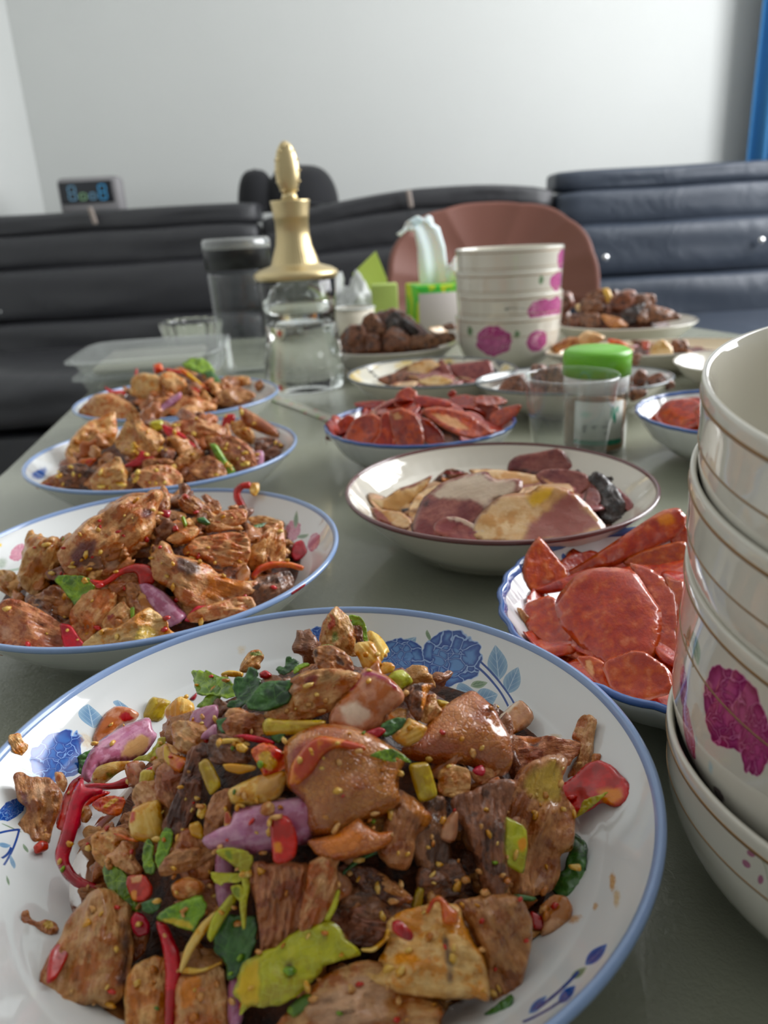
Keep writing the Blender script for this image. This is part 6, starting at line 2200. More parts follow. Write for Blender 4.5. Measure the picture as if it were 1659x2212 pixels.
DATA_B = '''
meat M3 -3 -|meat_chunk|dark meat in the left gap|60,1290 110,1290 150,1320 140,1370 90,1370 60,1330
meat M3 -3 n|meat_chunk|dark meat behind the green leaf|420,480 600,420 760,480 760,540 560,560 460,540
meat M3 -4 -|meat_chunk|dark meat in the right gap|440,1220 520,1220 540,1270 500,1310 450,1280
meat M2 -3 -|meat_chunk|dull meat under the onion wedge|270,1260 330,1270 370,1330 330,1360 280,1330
meat M1 0 n|meat_chunk|blocky light chunk standing at the left back|200,430 260,180 340,165 420,200 500,195 530,240 520,300 540,370 500,440 400,560 340,660 290,655 210,600 180,500
meat M1 1 -|meat_chunk|largest bony piece leaning up to the peak|135,1195 155,1165 190,1130 225,1110 270,1085 305,1078 345,1070 330,1100 325,1155 300,1180 270,1210 250,1230 235,1240 205,1240 170,1240 145,1225
+purple -|150,1195 185,1180 215,1170 205,1200 190,1225 160,1230
+purple -|310,1110 335,1110 325,1130 305,1128
+pale -|225,1190 250,1190 255,1225 230,1235
slab LY 5 n|celery_piece|square green celery slice on the bony piece|960,120 1080,40 1190,150 1060,245 1000,180
slab LY 5 n|celery_piece|paler celery slice beside the square one|760,220 850,120 920,150 880,220
leaf LB 0 n|celery_leaf|narrow green bit behind the bony piece|560,180 650,130 660,170 600,280 570,270
meat M1 1 -|meat_chunk|narrow shred forming the left peak|350,1049 362,1060 368,1090 360,1112 345,1105 340,1080
strip RP 6 n|pepper_strip|arched red pepper strip in the middle|800,540 940,560 1060,460 1200,400 1340,420 1400,520 1360,590 1240,620 1220,480 1100,500 960,600 860,605
leaf LB 5 n|celery_leaf|three-lobed green leaf on the left|490,560 540,510 700,520 800,540 850,630 770,690 790,780 740,805 680,790 640,730 560,620
onion ON 4 n|onion_piece|purple onion wedge in the middle|1260,620 1340,600 1500,680 1659,850 1600,920 1500,955 1400,850
onion OI 2 n|onion_piece|tan inner side of the purple onion wedge|1255,640 1340,720 1480,900 1490,940 1380,870 1250,860
meat M1 0 n|meat_chunk|ragged chunk cut by the left frame edge|-60,470 120,480 160,560 170,700 130,720 0,640 -60,600
meat M2 3 n|meat_chunk|bone-ended chunk left of the green leaf tip|250,740 400,660 500,600 600,700 640,790 560,840 440,880 300,830
meat M2 4 n|meat_chunk|big rounded chunk at the front left rim|-60,860 80,740 200,760 420,880 530,960 560,1100 570,1205 300,1205 0,1195 -80,1100
+pale n|0,960 100,980 120,1080 20,1090
slab RP 3 n|pepper_piece|red pepper chunk at the front rim|540,950 640,970 700,1060 770,1150 740,1205 600,1205 570,1100
meat M1 2 n|meat_chunk|square-cut chunk behind the front bright one|640,860 760,680 1030,650 1020,800 930,930 860,1000 760,1100 660,1030
meat M1b 6 n|meat_chunk|brightest fibrous chunk at the front rim|740,1200 820,1080 960,980 1060,990 1200,890 1310,810 1390,860 1480,930 1500,1010 1600,1050 1600,1080 1200,1160 900,1190
+yellow n|1240,1020 1330,960 1400,1020 1400,1100 1230,1120
meat M1 5 n|meat_chunk|small pointed chunk behind the brightest one|930,920 1000,820 1090,750 1160,820 1160,920 1060,970 940,1000
+red n|960,870 1030,850 1020,890 960,920
stalk LB 6 n|herb_stem|short green stem beside the pointed chunk|1165,800 1205,790 1205,880 1170,900
meat M2 3 n|meat_chunk|round dull chunk under the arched strip|970,600 1100,510 1240,490 1200,640 1130,690 1040,680
meat M2 1 o|meat_chunk|purplish chunk behind the garlic|200,160 280,190 420,290 450,360 400,390 300,330 220,320 150,240
+redp o|180,150 235,160 245,210 190,225
meat M2 0 o|meat_chunk|small brown chunk second from the back right|400,250 490,205 530,270 520,320 440,330
meat M1 1 o|meat_chunk|light knobbly chunk in front of the hooked strip|450,400 550,310 640,300 690,290 750,310 750,380 690,430 600,440 500,460
meat M1 0 o|meat_chunk|flat light piece at the back right|770,370 900,350 1080,400 1080,450 940,470 850,450
strip RP 0 o|pepper_strip|hooked red pepper strip rising over the back rim|680,270 640,190 640,110 700,60 790,45 800,110 730,110 700,150 740,230 760,310 690,290
bit CE 1 o|pepper_seeds|yellow seed cluster on the hooked strip|790,60 870,60 870,120 840,170 790,140
bit M1 3 o|garlic_lump|heap of minced garlic left of the block|40,560 160,480 300,440 330,500 240,590 120,600
bit RP 4 o|chilli_piece|upper red chilli bit at the left of the garlic|0,300 80,300 60,370 0,350
bit RP 5 o|chilli_piece|lower red chilli bit in the garlic|90,450 130,430 150,480 100,490
strip LB 5 o|herb_stem|light green chopped stem on the garlic|165,360 200,350 230,430 200,460
strip LG 5 o|herb_stem|dark green chopped stem right of the light one|310,370 380,360 440,420 400,440 320,410
leaf LG 3 o|coriander_leaf|green flake near the back right|820,430 940,410 900,450 830,460
block M1 4 o|meat_chunk|thick grooved block in the middle right|240,640 320,560 480,530 640,510 750,560 770,680 720,800 620,850 480,830 380,740 280,720
+dark o|290,700 400,760 560,830 700,810 640,850 440,830
block M1 3 o|meat_chunk|upright block at the right end|900,520 1070,400 1090,560 1100,720 1050,760 860,760 900,660
slab RP 1 o|pepper_piece|red pepper chip at the right end|1180,600 1260,570 1300,690 1200,750 1160,700
strip OR 7 o|pepper_strip|thin orange pepper strip arching right|800,880 860,800 970,760 1130,760 1270,800 1250,850 1120,810 980,820 880,860 830,940
meat M3 3 o|meat_chunk|dark crumbly chunk at the right front|770,1010 850,920 1000,880 1120,850 1160,920 1150,1010 1000,1100 850,1180 790,1100
strip RP 3 o|pepper_strip|thin red strip near the right rim|1150,1040 1290,950 1280,980 1170,1060
meat M1 7 o|meat_chunk|long curved chicken piece with orange skin|-20,660 40,610 100,640 130,720 250,740 400,790 460,850 540,900 680,930 800,920 760,1020 640,1080 480,1130 240,1150 140,1080 120,1000 40,960 -60,900 -60,720
+orange o|380,880 560,920 760,960 640,1060 480,1090 300,1100 440,1000
+dark o|120,730 320,780 330,880 220,930 130,830
onion OI 10 o|onion_piece|glossy pale clove on the curved piece|670,860 740,785 790,850 780,920 700,990 670,940
meat M1 4 o|meat_chunk|long ridged piece behind the front rim|250,1240 400,1160 640,1090 780,1080 810,1170 780,1215 560,1260 300,1300
strip RP 8 o|pepper_strip|glossy crimson strip at the front right rim|200,1290 240,1230 300,1160 410,1150 400,1200 320,1235 260,1300
strip RP 7 o|pepper_strip|short red strip right of the ridged piece|690,1230 720,1060 760,1050 770,1120 750,1220
'''
load('B', 'in the second left plate', 'food in the second left plate', DATA_B)
RB_PX = [(10, 1200), (140, 1150), (350, 1060), (600, 1110), (650, 1200), (600, 1290), (420, 1350), (200, 1390), (10, 1400)]
filler('B', 'FL', 'shade-darkened meat and sauce bed in the second left plate', sink=0.013)
shreds('B', 'meat_shreds', 'small loose meat scraps in the second left plate', 'M2', 170, 0.0045, RB_PX, 13)
crumbs('B', 'minced_garlic', 'minced garlic and sesame over the second left plate', 'CE', 50, 0.0013, RB_PX, 15)
crumbs('B', 'chilli_flecks', 'red chilli flecks over the second left plate', 'RP', 26, 0.0014, RB_PX, 17, cat='chilli')

DATA_C = '''
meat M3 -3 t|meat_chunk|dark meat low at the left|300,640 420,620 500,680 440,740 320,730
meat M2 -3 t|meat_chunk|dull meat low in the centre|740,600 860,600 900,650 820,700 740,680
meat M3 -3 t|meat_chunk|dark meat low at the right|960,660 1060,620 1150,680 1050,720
meat M1 1 t|meat_chunk|big pale fibrous chunk at the left|350,560 370,500 440,430 570,370 585,440 580,520 540,600 440,640 360,620
meat M1 1 t|meat_chunk|pointed lumpy chunk left of centre|600,520 640,430 690,340 730,430 830,480 810,560 740,600 640,560
bit LY 3 t|celery_piece|lime celery cube on the pointed chunk|760,410 830,395 835,440 790,460
stalk SC 5 t|scallion_piece|pale green scallion sliver at the left|610,560 680,490 690,510 630,568
slab RP 4 t|pepper_piece|red and orange pepper slab in the centre|830,420 920,460 1000,530 940,540 860,480
strip RP 5 t|pepper_strip|crimson pepper strip at the front centre|630,630 700,590 720,550 800,590 770,620 660,640
bit M3 3 t|dark_mushroom|black fungus bit in the centre|820,540 900,560 880,600 830,600
meat M1 1 t|meat_chunk|light chunk at the back centre|880,420 1000,390 1130,430 1140,480 1000,500 920,470
strip RP 4 t|pepper_strip|upright red pepper curl at the back right|1125,450 1150,370 1200,365 1205,400 1170,420 1160,455
meat M1 2 t|meat_chunk|knobbly chunk behind the green stalk|1200,470 1180,420 1240,400 1300,470 1290,520
skin SK 3 t|chicken_skin|amber skin piece sloping down at the right|1230,330 1290,360 1400,430 1440,490 1360,470 1250,420
meat M3 2 t|meat_chunk|dark round chunk at the right end|1310,500 1400,490 1460,540 1470,580 1380,620 1320,620
onion ON 4 t|onion_piece|purple onion square near the right rim|1305,560 1350,560 1350,630 1310,640
meat M2 3 t|meat_chunk|ridged brown chunk right of centre|1080,500 1180,480 1280,540 1310,640 1240,660 1150,600
stalk LB 7 t|celery_stalk|bright green diagonal celery stalk|1070,520 1110,520 1160,600 1205,650 1190,685 1150,670
meat M2 3 t|meat_chunk|dark smooth chunk behind the front rim|970,640 1060,580 1130,620 1160,690 1080,700 1000,680
meat M2 2 t|meat_chunk|narrow brown chunk at the left end|200,730 280,680 380,640 450,650 470,690 380,720 300,755 220,750
+red t|205,735 250,715 270,745 225,752
meat M1 4 t|meat_chunk|pinkish chunk at the front left|470,700 520,640 600,590 640,660 640,740 560,765 480,750
meat M1 4 t|meat_chunk|flat bony chunk at the front centre|680,680 760,640 860,630 930,690 900,740 760,755
meat M1 3 t|meat_chunk|pale smooth chunk in the middle|900,600 980,540 1040,560 990,640 900,660
bit CE 7 t|bone_end|whitish bone end at the front centre|850,660 890,620 905,640 870,680
strip OR 5 t|pepper_strip|orange pepper shred on the left chunk|400,600 500,590 460,640 410,640
strip OR 4 t|pepper_strip|small yellow-orange ring near the front right|1010,700 1040,675 1100,690 1090,705 1040,690
'''
load('C', 'in the third left plate', 'food in the third left plate', DATA_C)
filler('C', 'FL', 'shade-darkened brown meat bed in the third left plate', sink=0.012)
RC_PX = [(100, 1050), (160, 950), (300, 890), (520, 890), (610, 960), (560, 1010), (300, 1060)]
shreds('C', 'meat_shreds', 'small loose meat scraps in the third left plate', 'M2', 50, 0.006, RC_PX, 23)
crumbs('C', 'minced_garlic', 'minced garlic over the third left plate', 'CE', 60, 0.002, RC_PX, 25)

DATA_D = '''
meat M1 1 u|meat_chunk|smooth light chunk at the left end|230,590 320,480 430,460 560,540 600,600 560,625 300,615
meat M1b 2 u|meat_chunk|pale orange chunk left of the peak|560,460 580,360 640,330 740,350 770,430 740,480 640,490
meat M1b 2 u|meat_chunk|tall light chunk in the centre|760,350 820,320 900,360 960,440 1010,470 900,490 800,430
strip RP 2 u|pepper_strip|red pepper curl at the left|385,410 430,440 540,440 520,480 440,480 400,440
strip RP 2 u|pepper_strip|upright red strip left of the pale orange chunk|580,370 590,290 610,300 600,380
bit OR 2 u|pepper_piece|orange bit at the peak|710,270 760,260 780,310 720,330
strip RP 3 u|pepper_strip|red strip leading to the coriander|780,290 900,310 890,330 800,320
leaf LB 5 u|coriander_sprig|dark green coriander sprig on top|900,260 960,230 1040,220 1090,270 1120,320 1060,340 980,320 920,290
leaf LG 6 u|coriander_sprig|lower glossy coriander leaf right of the sprig|1050,320 1100,310 1165,380 1140,415 1080,390
bit LY 7 u|celery_leaf|small lime highlight leaf on the sprig|1010,260 1050,255 1080,300 1040,310
strip OR 5 u|pepper_strip|orange-yellow pepper strip sloping right|880,280 960,330 1040,400 1100,450 1040,430 960,370 900,320
+yellow u|930,310 1040,400 1010,410 930,350
strip RP 5 u|pepper_strip|bright red strip below the orange one|950,410 1020,440 1010,460 960,440
onion ON 6 u|onion_piece|long purple onion sliver at the front|620,610 700,590 820,490 880,460 880,500 760,600 680,615
meat M2 3 u|meat_chunk|brown chunk behind the onion sliver|660,510 820,480 800,560 700,590 620,560
meat M1 3 u|meat_chunk|broad light chunk at the front right of centre|820,580 900,500 1020,500 1110,540 1100,570 1000,585 860,600
meat M2 2 u|meat_chunk|reddish brown chunk at the right|1120,470 1200,430 1300,430 1380,470 1320,520 1200,540 1130,530
meat M1 1 u|meat_chunk|light chunk at the back right|1180,350 1340,350 1350,400 1260,420 1190,400
meat M2 1 u|meat_chunk|small brown chunk at the right end|1380,400 1420,370 1450,420 1400,450
bit M3 4 u|meat_scrap|dark crimson scrap left of the onion sliver|540,520 600,500 610,540 560,550
meat M1 1 u|meat_chunk|pale chunk right of the coriander|1130,400 1190,380 1240,420 1180,450 1130,440
'''
load('D', 'in the farthest left plate', 'food in the farthest left plate', DATA_D)
filler('D', 'FL', 'shade-darkened brown meat bed in the farthest left plate', sink=0.010)
RD_PX = [(180, 890), (220, 850), (330, 800), (500, 800), (570, 840), (520, 870), (300, 900)]
shreds('D', 'meat_shreds', 'small loose meat scraps in the farthest left plate', 'M1', 40, 0.006, RD_PX, 33)
DATA_S1 = '''
slab SA 0 s|sausage_slice|bottom slice under the pile at the front|700,960 900,900 1060,1000 1080,1120 900,1180 760,1120
slab SA 0 s|sausage_slice|slice lying below the large centre one, lower left|540,930 640,930 760,1000 760,1110 700,1120 600,1010
+pale s|580,950 620,950 640,1040 600,1040
slab SA 1 s|sausage_slice|rough slice across the middle back|820,360 950,300 1145,250 1180,300 1180,430 1000,440 860,390
slab SA 2 s|sausage_slice|long slice leaning diagonally on the back rim|450,430 560,380 700,290 880,170 1000,90 1090,70 1145,140 1080,230 900,320 780,370 620,410 500,450
+orange s|1000,95 1090,75 1110,130 1020,160
slab SA 2 s|sausage_slice|slice at the top right beside the near bowl stack|1080,140 1180,150 1180,300 1090,260
slab SA 2 s|sausage_slice|dark-edged slice at the lower left|250,620 400,590 460,700 560,820 690,920 560,930 420,890 290,800 240,700
slab SA 3 s|sausage_slice|upright pointed slice at the left rim|220,430 240,330 310,230 350,270 450,400 460,460 330,545 260,520
strip SR 4 s|sausage_slice|curled slice edge running under the pointed slice|260,530 400,480 560,420 640,400 700,430 640,480 500,530 350,552
slab SA 3 s|sausage_slice|second slice fanned behind the large one|850,420 950,430 1050,500 1110,600 1120,900 1060,1000 980,1050 920,980 940,880 1005,720 960,580
slab SA 2 s|sausage_slice|third fanned slice touching the near bowl stack|1050,480 1180,520 1190,1000 1100,1000 1110,640
slab SA 7 s|sausage_slice|largest marbled slice in the centre|440,620 480,540 580,460 720,425 850,430 920,540 990,640 1000,720 960,900 850,1030 700,940 560,820 470,720
bit M1 1 s|sausage_crumb|torn brown crumb at the front rim|790,1130 850,1100 900,1150 950,1180 850,1170
bit M1 1 s|sausage_crumb|brown crumb at the left wall|180,640 210,640 260,700 255,760 210,700
'''
load('S1', 'in the near sausage bowl', 'sausage slices in the near bowl', DATA_S1)
filler('S1', 'FL', 'shade-darkened sausage bed in the near sausage bowl', sink=0.006, scale=0.9, jit=0.002)
DATA_S2 = '''
slab SR 1 r|sausage_slice|dark slice at the far left|160,340 230,290 290,320 220,440 180,440
slab SR 0 r|sausage_slice|flat slice on the back left|300,190 470,175 600,190 560,240 400,230 310,220
slab SR 1 r|sausage_slice|curled slice forming the left peak|610,180 640,110 720,65 790,110 750,230 620,215
slab SR 1 r|sausage_slice|flat slice at the back centre|780,130 900,140 1060,180 1070,220 900,230 790,200
slab SR 1 r|sausage_slice|rough slice at the back right|1060,150 1180,130 1280,150 1280,220 1180,240 1100,200
slab SR 1 r|sausage_slice|slice second from the right end|1180,250 1300,200 1450,220 1480,330 1400,400 1300,320
slab SR 1 r|sausage_slice|ragged slice at the back right peak|1280,140 1450,140 1520,170 1500,200 1380,220 1270,190
slab SR 2 r|sausage_slice|outermost right slice over the rim|1390,290 1500,230 1640,210 1600,290 1500,370 1420,400
bit SR 1 r|sausage_slice|small light tip above the back slices|1040,120 1080,80 1120,110 1080,150
slab SR 2 r|sausage_slice|slice between the two front left ones|430,530 500,440 500,300 570,280 600,480 590,540
slab SR 4 r|sausage_slice|front left oval slice|220,470 300,330 430,290 500,340 480,430 400,530 330,520
slab SR 2 r|sausage_slice|narrow slice right of the front middle one|830,320 900,340 1000,440 1010,510 930,530 860,490
slab SR 5 r|sausage_slice|tall front middle slice with a pale top|580,280 660,250 760,280 820,370 840,500 780,550 640,540 600,430
+pale r|590,285 640,265 680,320 620,340
slab SR 6 r|sausage_slice|long pale oval slice at the front right|860,250 1000,240 1200,290 1350,390 1390,430 1250,475 1100,440 980,370 900,310
+pale r|900,270 1100,310 1250,420 1100,400 960,330
strip OR 3 r|sausage_sliver|thin upright orange sliver at the back|725,230 765,110 790,110 760,235
'''
load('S2', 'in the middle sausage bowl', 'sausage slices in the middle bowl', DATA_S2)
filler('S2', 'FL', 'shade-darkened sausage bed in the middle sausage bowl', sink=0.010, scale=0.92, jit=0.003)
DATA_S3 = '''
slab SR 1 -|sausage_slice|flat slice at the left|1404,908 1425,885 1450,880 1465,905 1440,925 1410,918
slab SR 3 -|sausage_slice|largest dark slice|1420,897 1445,870 1490,862 1530,880 1530,930 1480,932 1440,918
slab SR 2 -|sausage_slice|slice at the back|1460,872 1500,858 1540,865 1540,890 1490,885
slab SR 2 -|sausage_slice|slice hidden towards the bowls|1500,880 1560,870 1580,920 1520,940
'''
load('S3', 'in the right half-hidden sausage bowl', 'sausage slices in the right bowl', DATA_S3)
filler('S3', 'FL', 'shade-darkened sausage bed in the right half-hidden bowl', sink=0.006, scale=0.9, jit=0.002)
DATA_BR = '''
slab LN 0 q|pork_slice|pink slice leaning on the back wall|20,370 30,290 100,230 300,200 510,160 640,330 640,380 400,370 290,430 120,380
+rind q|20,370 120,385 290,432 400,372 300,385 120,350
slab FT 0 p|pork_slice|long pale slice lying across the back left|170,470 300,490 430,400 560,360 700,290 640,400 500,540 520,640 430,600 200,560
+lean p|420,400 560,350 700,285 690,310 560,380 440,420
slab FT 1 p|pork_slice|fat slice at the front left end|180,570 320,600 440,620 520,680 490,750 440,750 300,700 210,650
+lean p|180,570 260,600 380,740 300,700 210,660
+rind p|170,560 200,600 230,670 195,650
slab FT 0 p|pork_slice|curved pale slice in the left middle|520,640 520,560 620,440 840,350 720,460 640,540 600,640 560,665
meat M3 1 p|pork_rind|dark glazed rind at the back left|760,300 860,220 1050,270 900,310 700,420 650,420
+orange p|800,310 860,300 880,330 810,340
+red p|820,240 1000,250 1000,275 850,270
slab FT 1 -|pork_slice|pale fat slice across the back centre|1018,1018 1045,1014 1102,1018 1160,1030 1165,1045 1110,1060 1070,1060 1060,1045 1040,1035
slab LN 3 p|pork_slice|large slice with pale fat top and lean lower half|610,780 600,700 650,540 680,480 700,460 820,350 1000,290 1180,270 1240,340 1460,340 1460,430 1380,480 1240,500 1240,580 1110,710 930,700 800,810 700,810
+white p|700,470 820,350 1000,290 1180,270 1240,340 1460,340 1460,430 1380,480 1240,500 1230,570 1100,515 900,490
+rind p|640,540 660,480 720,480 700,540 660,570
+rind p|1110,710 1240,590 1220,560 1150,640 1090,690
skin FT 5 p|fat_piece|small white fat curl between the two large slices|1240,520 1350,480 1420,500 1380,560 1260,615
slab LN 6 p|pork_slice|striped red and white slice at the front rim|760,720 830,670 930,665 1060,710 1200,780 1330,885 1100,872 960,860 850,820 770,790
+white p|830,665 930,660 1060,705 1200,775 1335,885 1230,885 1130,790 1000,710 900,690
+lean p|770,725 850,700 940,720 880,790 790,780
slab FT 4 -|pork_slice|largest slice, fat on the left and lean on the right|1035,1150 1045,1120 1080,1085 1110,1073 1150,1072 1165,1060 1205,1062 1230,1072 1265,1100 1290,1130 1290,1145 1300,1150 1200,1172 1130,1172 1060,1165
+lean q|160,1110 170,980 280,880 430,760 560,650 650,640 830,800 950,920 960,980 700,1080 400,1130 200,1150
+yellow q|160,680 300,570 480,580 400,680 260,760
slab LN 5 q|pork_slice|purplish grey slice at the back right|300,430 400,380 560,375 740,410 840,470 800,560 700,640 580,600 520,590 400,540
+white q|600,560 660,550 680,610 610,620
+pale q|320,430 420,480 540,570 420,540
slab LN 5 q|pork_slice|grey-purple slice beside the black rind|770,730 830,560 940,600 960,700 880,800 800,780
+dark q|760,640 830,560 800,720 770,740
meat MB 4 q|pork_rind|black crusty rind piece at the right end|840,490 910,410 1000,460 1150,600 1290,820 1160,920 1000,970 900,850 950,700 940,580
slab LN 2 q|pork_slice|thin pink-edged slice behind the black rind|1020,480 1140,560 1290,690 1290,830 1180,740 1050,540
meat MB 1 q|pork_rind|small black crust bits behind the right end|720,395 750,360 800,420 860,430 900,400 960,430 1040,440 1060,430 1110,510 1000,480 840,470
bit MB 3 p|pork_rind|tiny black crust bit at the left front|440,580 510,570 520,640 460,620
bit MB 3 p|pork_rind|dark crust bit at the front left slice edge|530,720 600,670 610,780 540,780
'''
load('BR', 'in the brown-rimmed plate', 'cured pork slices in the brown-rimmed plate', DATA_BR)
filler('BR', 'FL', 'shade-darkened brown sauce and pork scraps in the brown-rimmed plate', sink=0.006, scale=0.86, jit=0.002)
DATA_Y = '''
slab FT 1 y|pork_slice|pale fat slice at the back left|350,700 440,665 510,700 430,740 400,760
slab M3 1 y|pork_slice|dark slice at the left end|230,750 330,715 450,730 420,775 280,775
slab LN 1 y|pork_slice|dark slice in the middle|450,720 520,680 560,760 440,770
slab LN 2 y|pork_slice|large pink lean slice at the right|540,690 620,680 700,670 715,720 690,755 600,760 560,730
slab LN 1 y|pork_slice|small upright slice at the back middle|470,700 500,660 530,705
slab FT 3 y|pork_slice|flat pale slice at the front|400,755 480,735 550,755 520,775 430,775
bit MB 3 y|pork_rind|black rind scrap at the right end|700,690 730,700 750,725 710,730
slab M3 0 y|pork_slice|narrow dark slice under the pale one|300,720 360,690 400,720 340,750
'''
load('Y', 'in the yellow-patterned plate', 'cured meat slices in the yellow-patterned plate', DATA_Y)
filler('Y', 'FL', 'shade-darkened meat scraps in the yellow-patterned plate', sink=0.006, scale=0.85, jit=0.002)
DATA_E = '''
meat M3 1 y|meat_chunk|large brown chunk left of the tumbler|735,815 760,775 790,745 850,730 875,790 865,830 800,850
meat M3 1 y|meat_chunk|dark chunk seen through the tumbler's left side|880,700 950,690 960,830 900,850
meat M3 1 y|meat_chunk|dark chunk seen through the middle of the tumbler|950,700 1030,690 1040,830 960,840
meat M3 1 w|meat_chunk|ragged chunk right of the green cap|930,900 1000,820 1070,850 1050,950 980,1000
meat M3 1 w|meat_chunk|purplish chunk towards the right end|1070,900 1190,850 1240,910 1200,1000 1100,1000
meat M3 2 w|meat_chunk|low brown chunk beside the jar|910,1010 1060,1000 1060,1060 930,1110
meat M3 1 w|meat_chunk|small tan chunk at the far right end|1230,940 1300,920 1320,980 1240,1010
meat M3 0 y|meat_chunk|chunk behind the green-capped jar|1040,700 1290,700 1290,840 1060,840
'''
load('E', 'in the oval plate behind the tumbler', 'meat in the oval plate behind the tumbler', DATA_E)
filler('E', 'FL', 'shade-darkened meat bed in the oval plate behind the tumbler', sink=0.007, scale=0.95, jit=0.004)
DATA_F = '''
meat M2 1 w|meat_piece|tan piece at the left end|190,640 350,540 440,540 460,580 330,640 250,680
skin FT 2 w|fat_piece|shiny pale fat piece at the left|430,560 520,480 620,500 690,540 560,620 480,600
strip OR 2 w|meat_piece|orange-brown strip above the green cap|700,540 850,570 960,660 900,680 760,620
meat M3 1 w|meat_piece|dark piece right of the orange strip|920,560 1050,560 1080,620 980,620
slab SA 2 w|sausage_slice|pink-red slice in the centre right|1020,570 1090,570 1080,640 1030,640
slab FT 2 w|fat_piece|pale pinkish slice right of the red one|1110,620 1200,560 1280,620 1290,680 1160,720 1100,700
meat M3 1 w|meat_piece|brown piece at the right end|1290,560 1420,560 1440,640 1300,670
meat M3 3 w|meat_piece|knobbly brown piece right of the green cap|930,690 1020,680 990,780 940,810
meat M3 0 w|meat_piece|low brown piece behind the green cap|440,600 700,620 900,660 700,700 480,690
'''
load('F', 'on the beige oval plate', 'cold meat on the beige oval plate', DATA_F)
filler('F', 'FL', 'shade-darkened bed of sliced meat on the beige oval plate', sink=0.005, scale=0.95, jit=0.003)
DATA_G = '''
meat M3 0 w|meat_chunk|reddish chunk beside the far bowls|290,150 380,130 410,230 330,330 270,300
meat M3 0 w|meat_chunk|dark chunk under the bone-ended one|480,200 640,200 680,300 560,320 470,290
meat M3 2 w|meat_chunk|bone-ended chunk at the top left|520,160 660,95 700,160 690,230 560,230
bit CE 4 w|bone_end|cream bone end at the top left|670,100 730,100 755,180 710,230 690,170
bit FT 4 w|fat_piece|small pale fat knob at the left|430,240 520,235 520,290 440,300
meat M3 2 w|meat_chunk|large brown chunk at the centre peak|750,190 870,110 960,130 940,230 880,290 740,260
meat M3 1 w|meat_chunk|glossy dark chunk at the right peak|940,150 1130,150 1140,220 1060,290 960,250
meat MB 3 w|meat_chunk|black chunk in the centre|850,300 960,260 1050,230 1000,340 960,400 850,400
meat M3 2 w|meat_chunk|upright reddish chunk at the left front|290,300 380,310 380,440 290,440
meat M3 2 w|meat_chunk|dark chunk at the front left|380,330 480,330 480,430 380,440
meat M3 3 w|meat_chunk|brown block at the front|480,320 640,320 640,440 480,440
meat M2 2 w|meat_chunk|orange-brown chunk at the front right of centre|650,330 820,360 900,430 740,450
meat M3 1 w|meat_chunk|long chunk at the right end|1060,240 1250,280 1380,360 1150,400 1040,380
meat M3 2 w|meat_chunk|dark scrap right of the black chunk|980,290 1060,280 1080,400 980,400
'''
load('G', 'on the far right plate', 'braised meat on the far right plate', DATA_G)
filler('G', 'FL', 'shade-darkened braised meat bed on the far right plate', sink=0.012, scale=0.95, jit=0.006)
DATA_H = '''
meat M3 1 x|meat_chunk|dark chunk at the left end|400,1120 470,1020 600,1010 640,1110 600,1240 430,1240
meat M3 1 x|meat_chunk|reddish chunk at the left peak|590,960 690,890 790,1020 780,1090 640,1080
meat M3 2 x|meat_chunk|dark chunk at the front left of centre|640,1080 740,1100 760,1240 620,1240
meat MB 1 x|meat_chunk|blackish chunk at the right peak|800,960 880,880 960,960 920,1040 820,1060
meat MB 1 x|meat_chunk|black chunk sloping right|900,940 1000,960 1100,1060 1040,1110 960,1040
meat M3 2 x|meat_chunk|reddish dark chunk at the front centre|780,1100 880,1020 1000,1100 1000,1230 800,1230
meat M3 1 x|meat_chunk|long dark red chunk at the right|1000,1120 1200,1080 1400,1080 1400,1150 1200,1200 1010,1220
meat M3 0 x|meat_chunk|small red chunk nearest the far bowls|1310,1010 1400,980 1430,1040 1340,1050
slab FT 0 x|fat_piece|pale sliver at the right back|1180,1030 1300,1010 1360,1070 1240,1080
'''
load('H', 'on the plate behind the decanter', 'braised meat on the plate behind the decanter', DATA_H)
filler('H', 'FL', 'shade-darkened braised meat bed on the plate behind the decanter', sink=0.012, scale=0.95, jit=0.006)

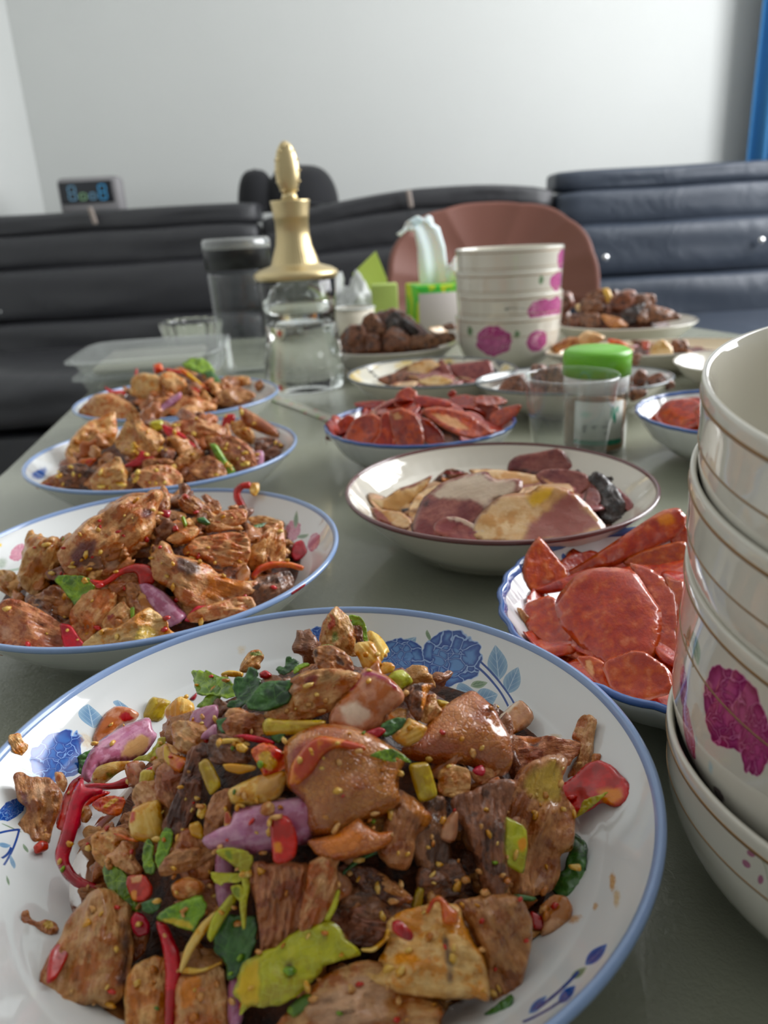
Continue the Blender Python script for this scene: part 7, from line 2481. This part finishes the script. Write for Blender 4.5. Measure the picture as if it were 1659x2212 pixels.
TM = [s_(188, 122, 72), s_(206, 146, 96), s_(150, 90, 56), s_(170, 104, 60)]
TD = [s_(110, 66, 48), s_(140, 84, 62), s_(90, 52, 40), s_(126, 70, 54)]
TP = [s_(146, 88, 86), s_(222, 192, 150), s_(160, 104, 98), s_(212, 176, 134)]
cover('A', 'meat_pieces', 'further chicken pieces round the heap in the front plate', 'M2', 34, 0.0080, 101, tones=TM, rmax=0.70, sink=0.009)
cover('B', 'meat_pieces', 'further chicken pieces round the heap in the second left plate', 'M2', 46, 0.0095, 102, tones=TM)
cover('C', 'meat_pieces', 'further chicken pieces round the heap in the third left plate', 'M2', 46, 0.0100, 103, tones=TM)
cover('D', 'meat_pieces', 'further chicken pieces round the heap in the farthest left plate', 'M2', 46, 0.0100, 104, tones=TM)
cover('G', 'meat_pieces', 'further braised pieces round the heap on the far right plate', 'M3', 44, 0.0110, 105, tones=TD)
cover('H', 'meat_pieces', 'further braised pieces round the heap on the plate behind the decanter', 'M3', 44, 0.0110, 106, tones=TD)
cover('E', 'meat_pieces', 'further dark pieces in the oval plate behind the tumbler', 'M3', 36, 0.0090, 107, tones=TD)
cover('F', 'meat_pieces', 'further slices on the beige oval plate', 'LN', 40, 0.0110, 108, flat=0.18, tones=TP)
cover('S1', 'sausage_pieces', 'further sausage slices filling the near sausage bowl', 'SA', 34, 0.0170, 109, flat=0.10, sink=0.001, cat='sausage')
cover('S2', 'sausage_pieces', 'further sausage slices filling the middle sausage bowl', 'SR', 40, 0.0150, 110, flat=0.10, sink=0.001, cat='sausage')
cover('S3', 'sausage_pieces', 'further sausage slices filling the right half-hidden bowl', 'SR', 26, 0.0150, 111, flat=0.10, sink=0.001, cat='sausage')
cover('BR', 'pork_pieces', 'further cured pork slices lying under the top ones, brown-rimmed plate', 'LN', 34, 0.0190, 112, flat=0.09, tones=TP, sink=0.001, rmax=0.8)
cover('Y', 'pork_pieces', 'further cured slices in the yellow-patterned plate', 'LN', 26, 0.0150, 113, flat=0.10, tones=TP, sink=0.001)
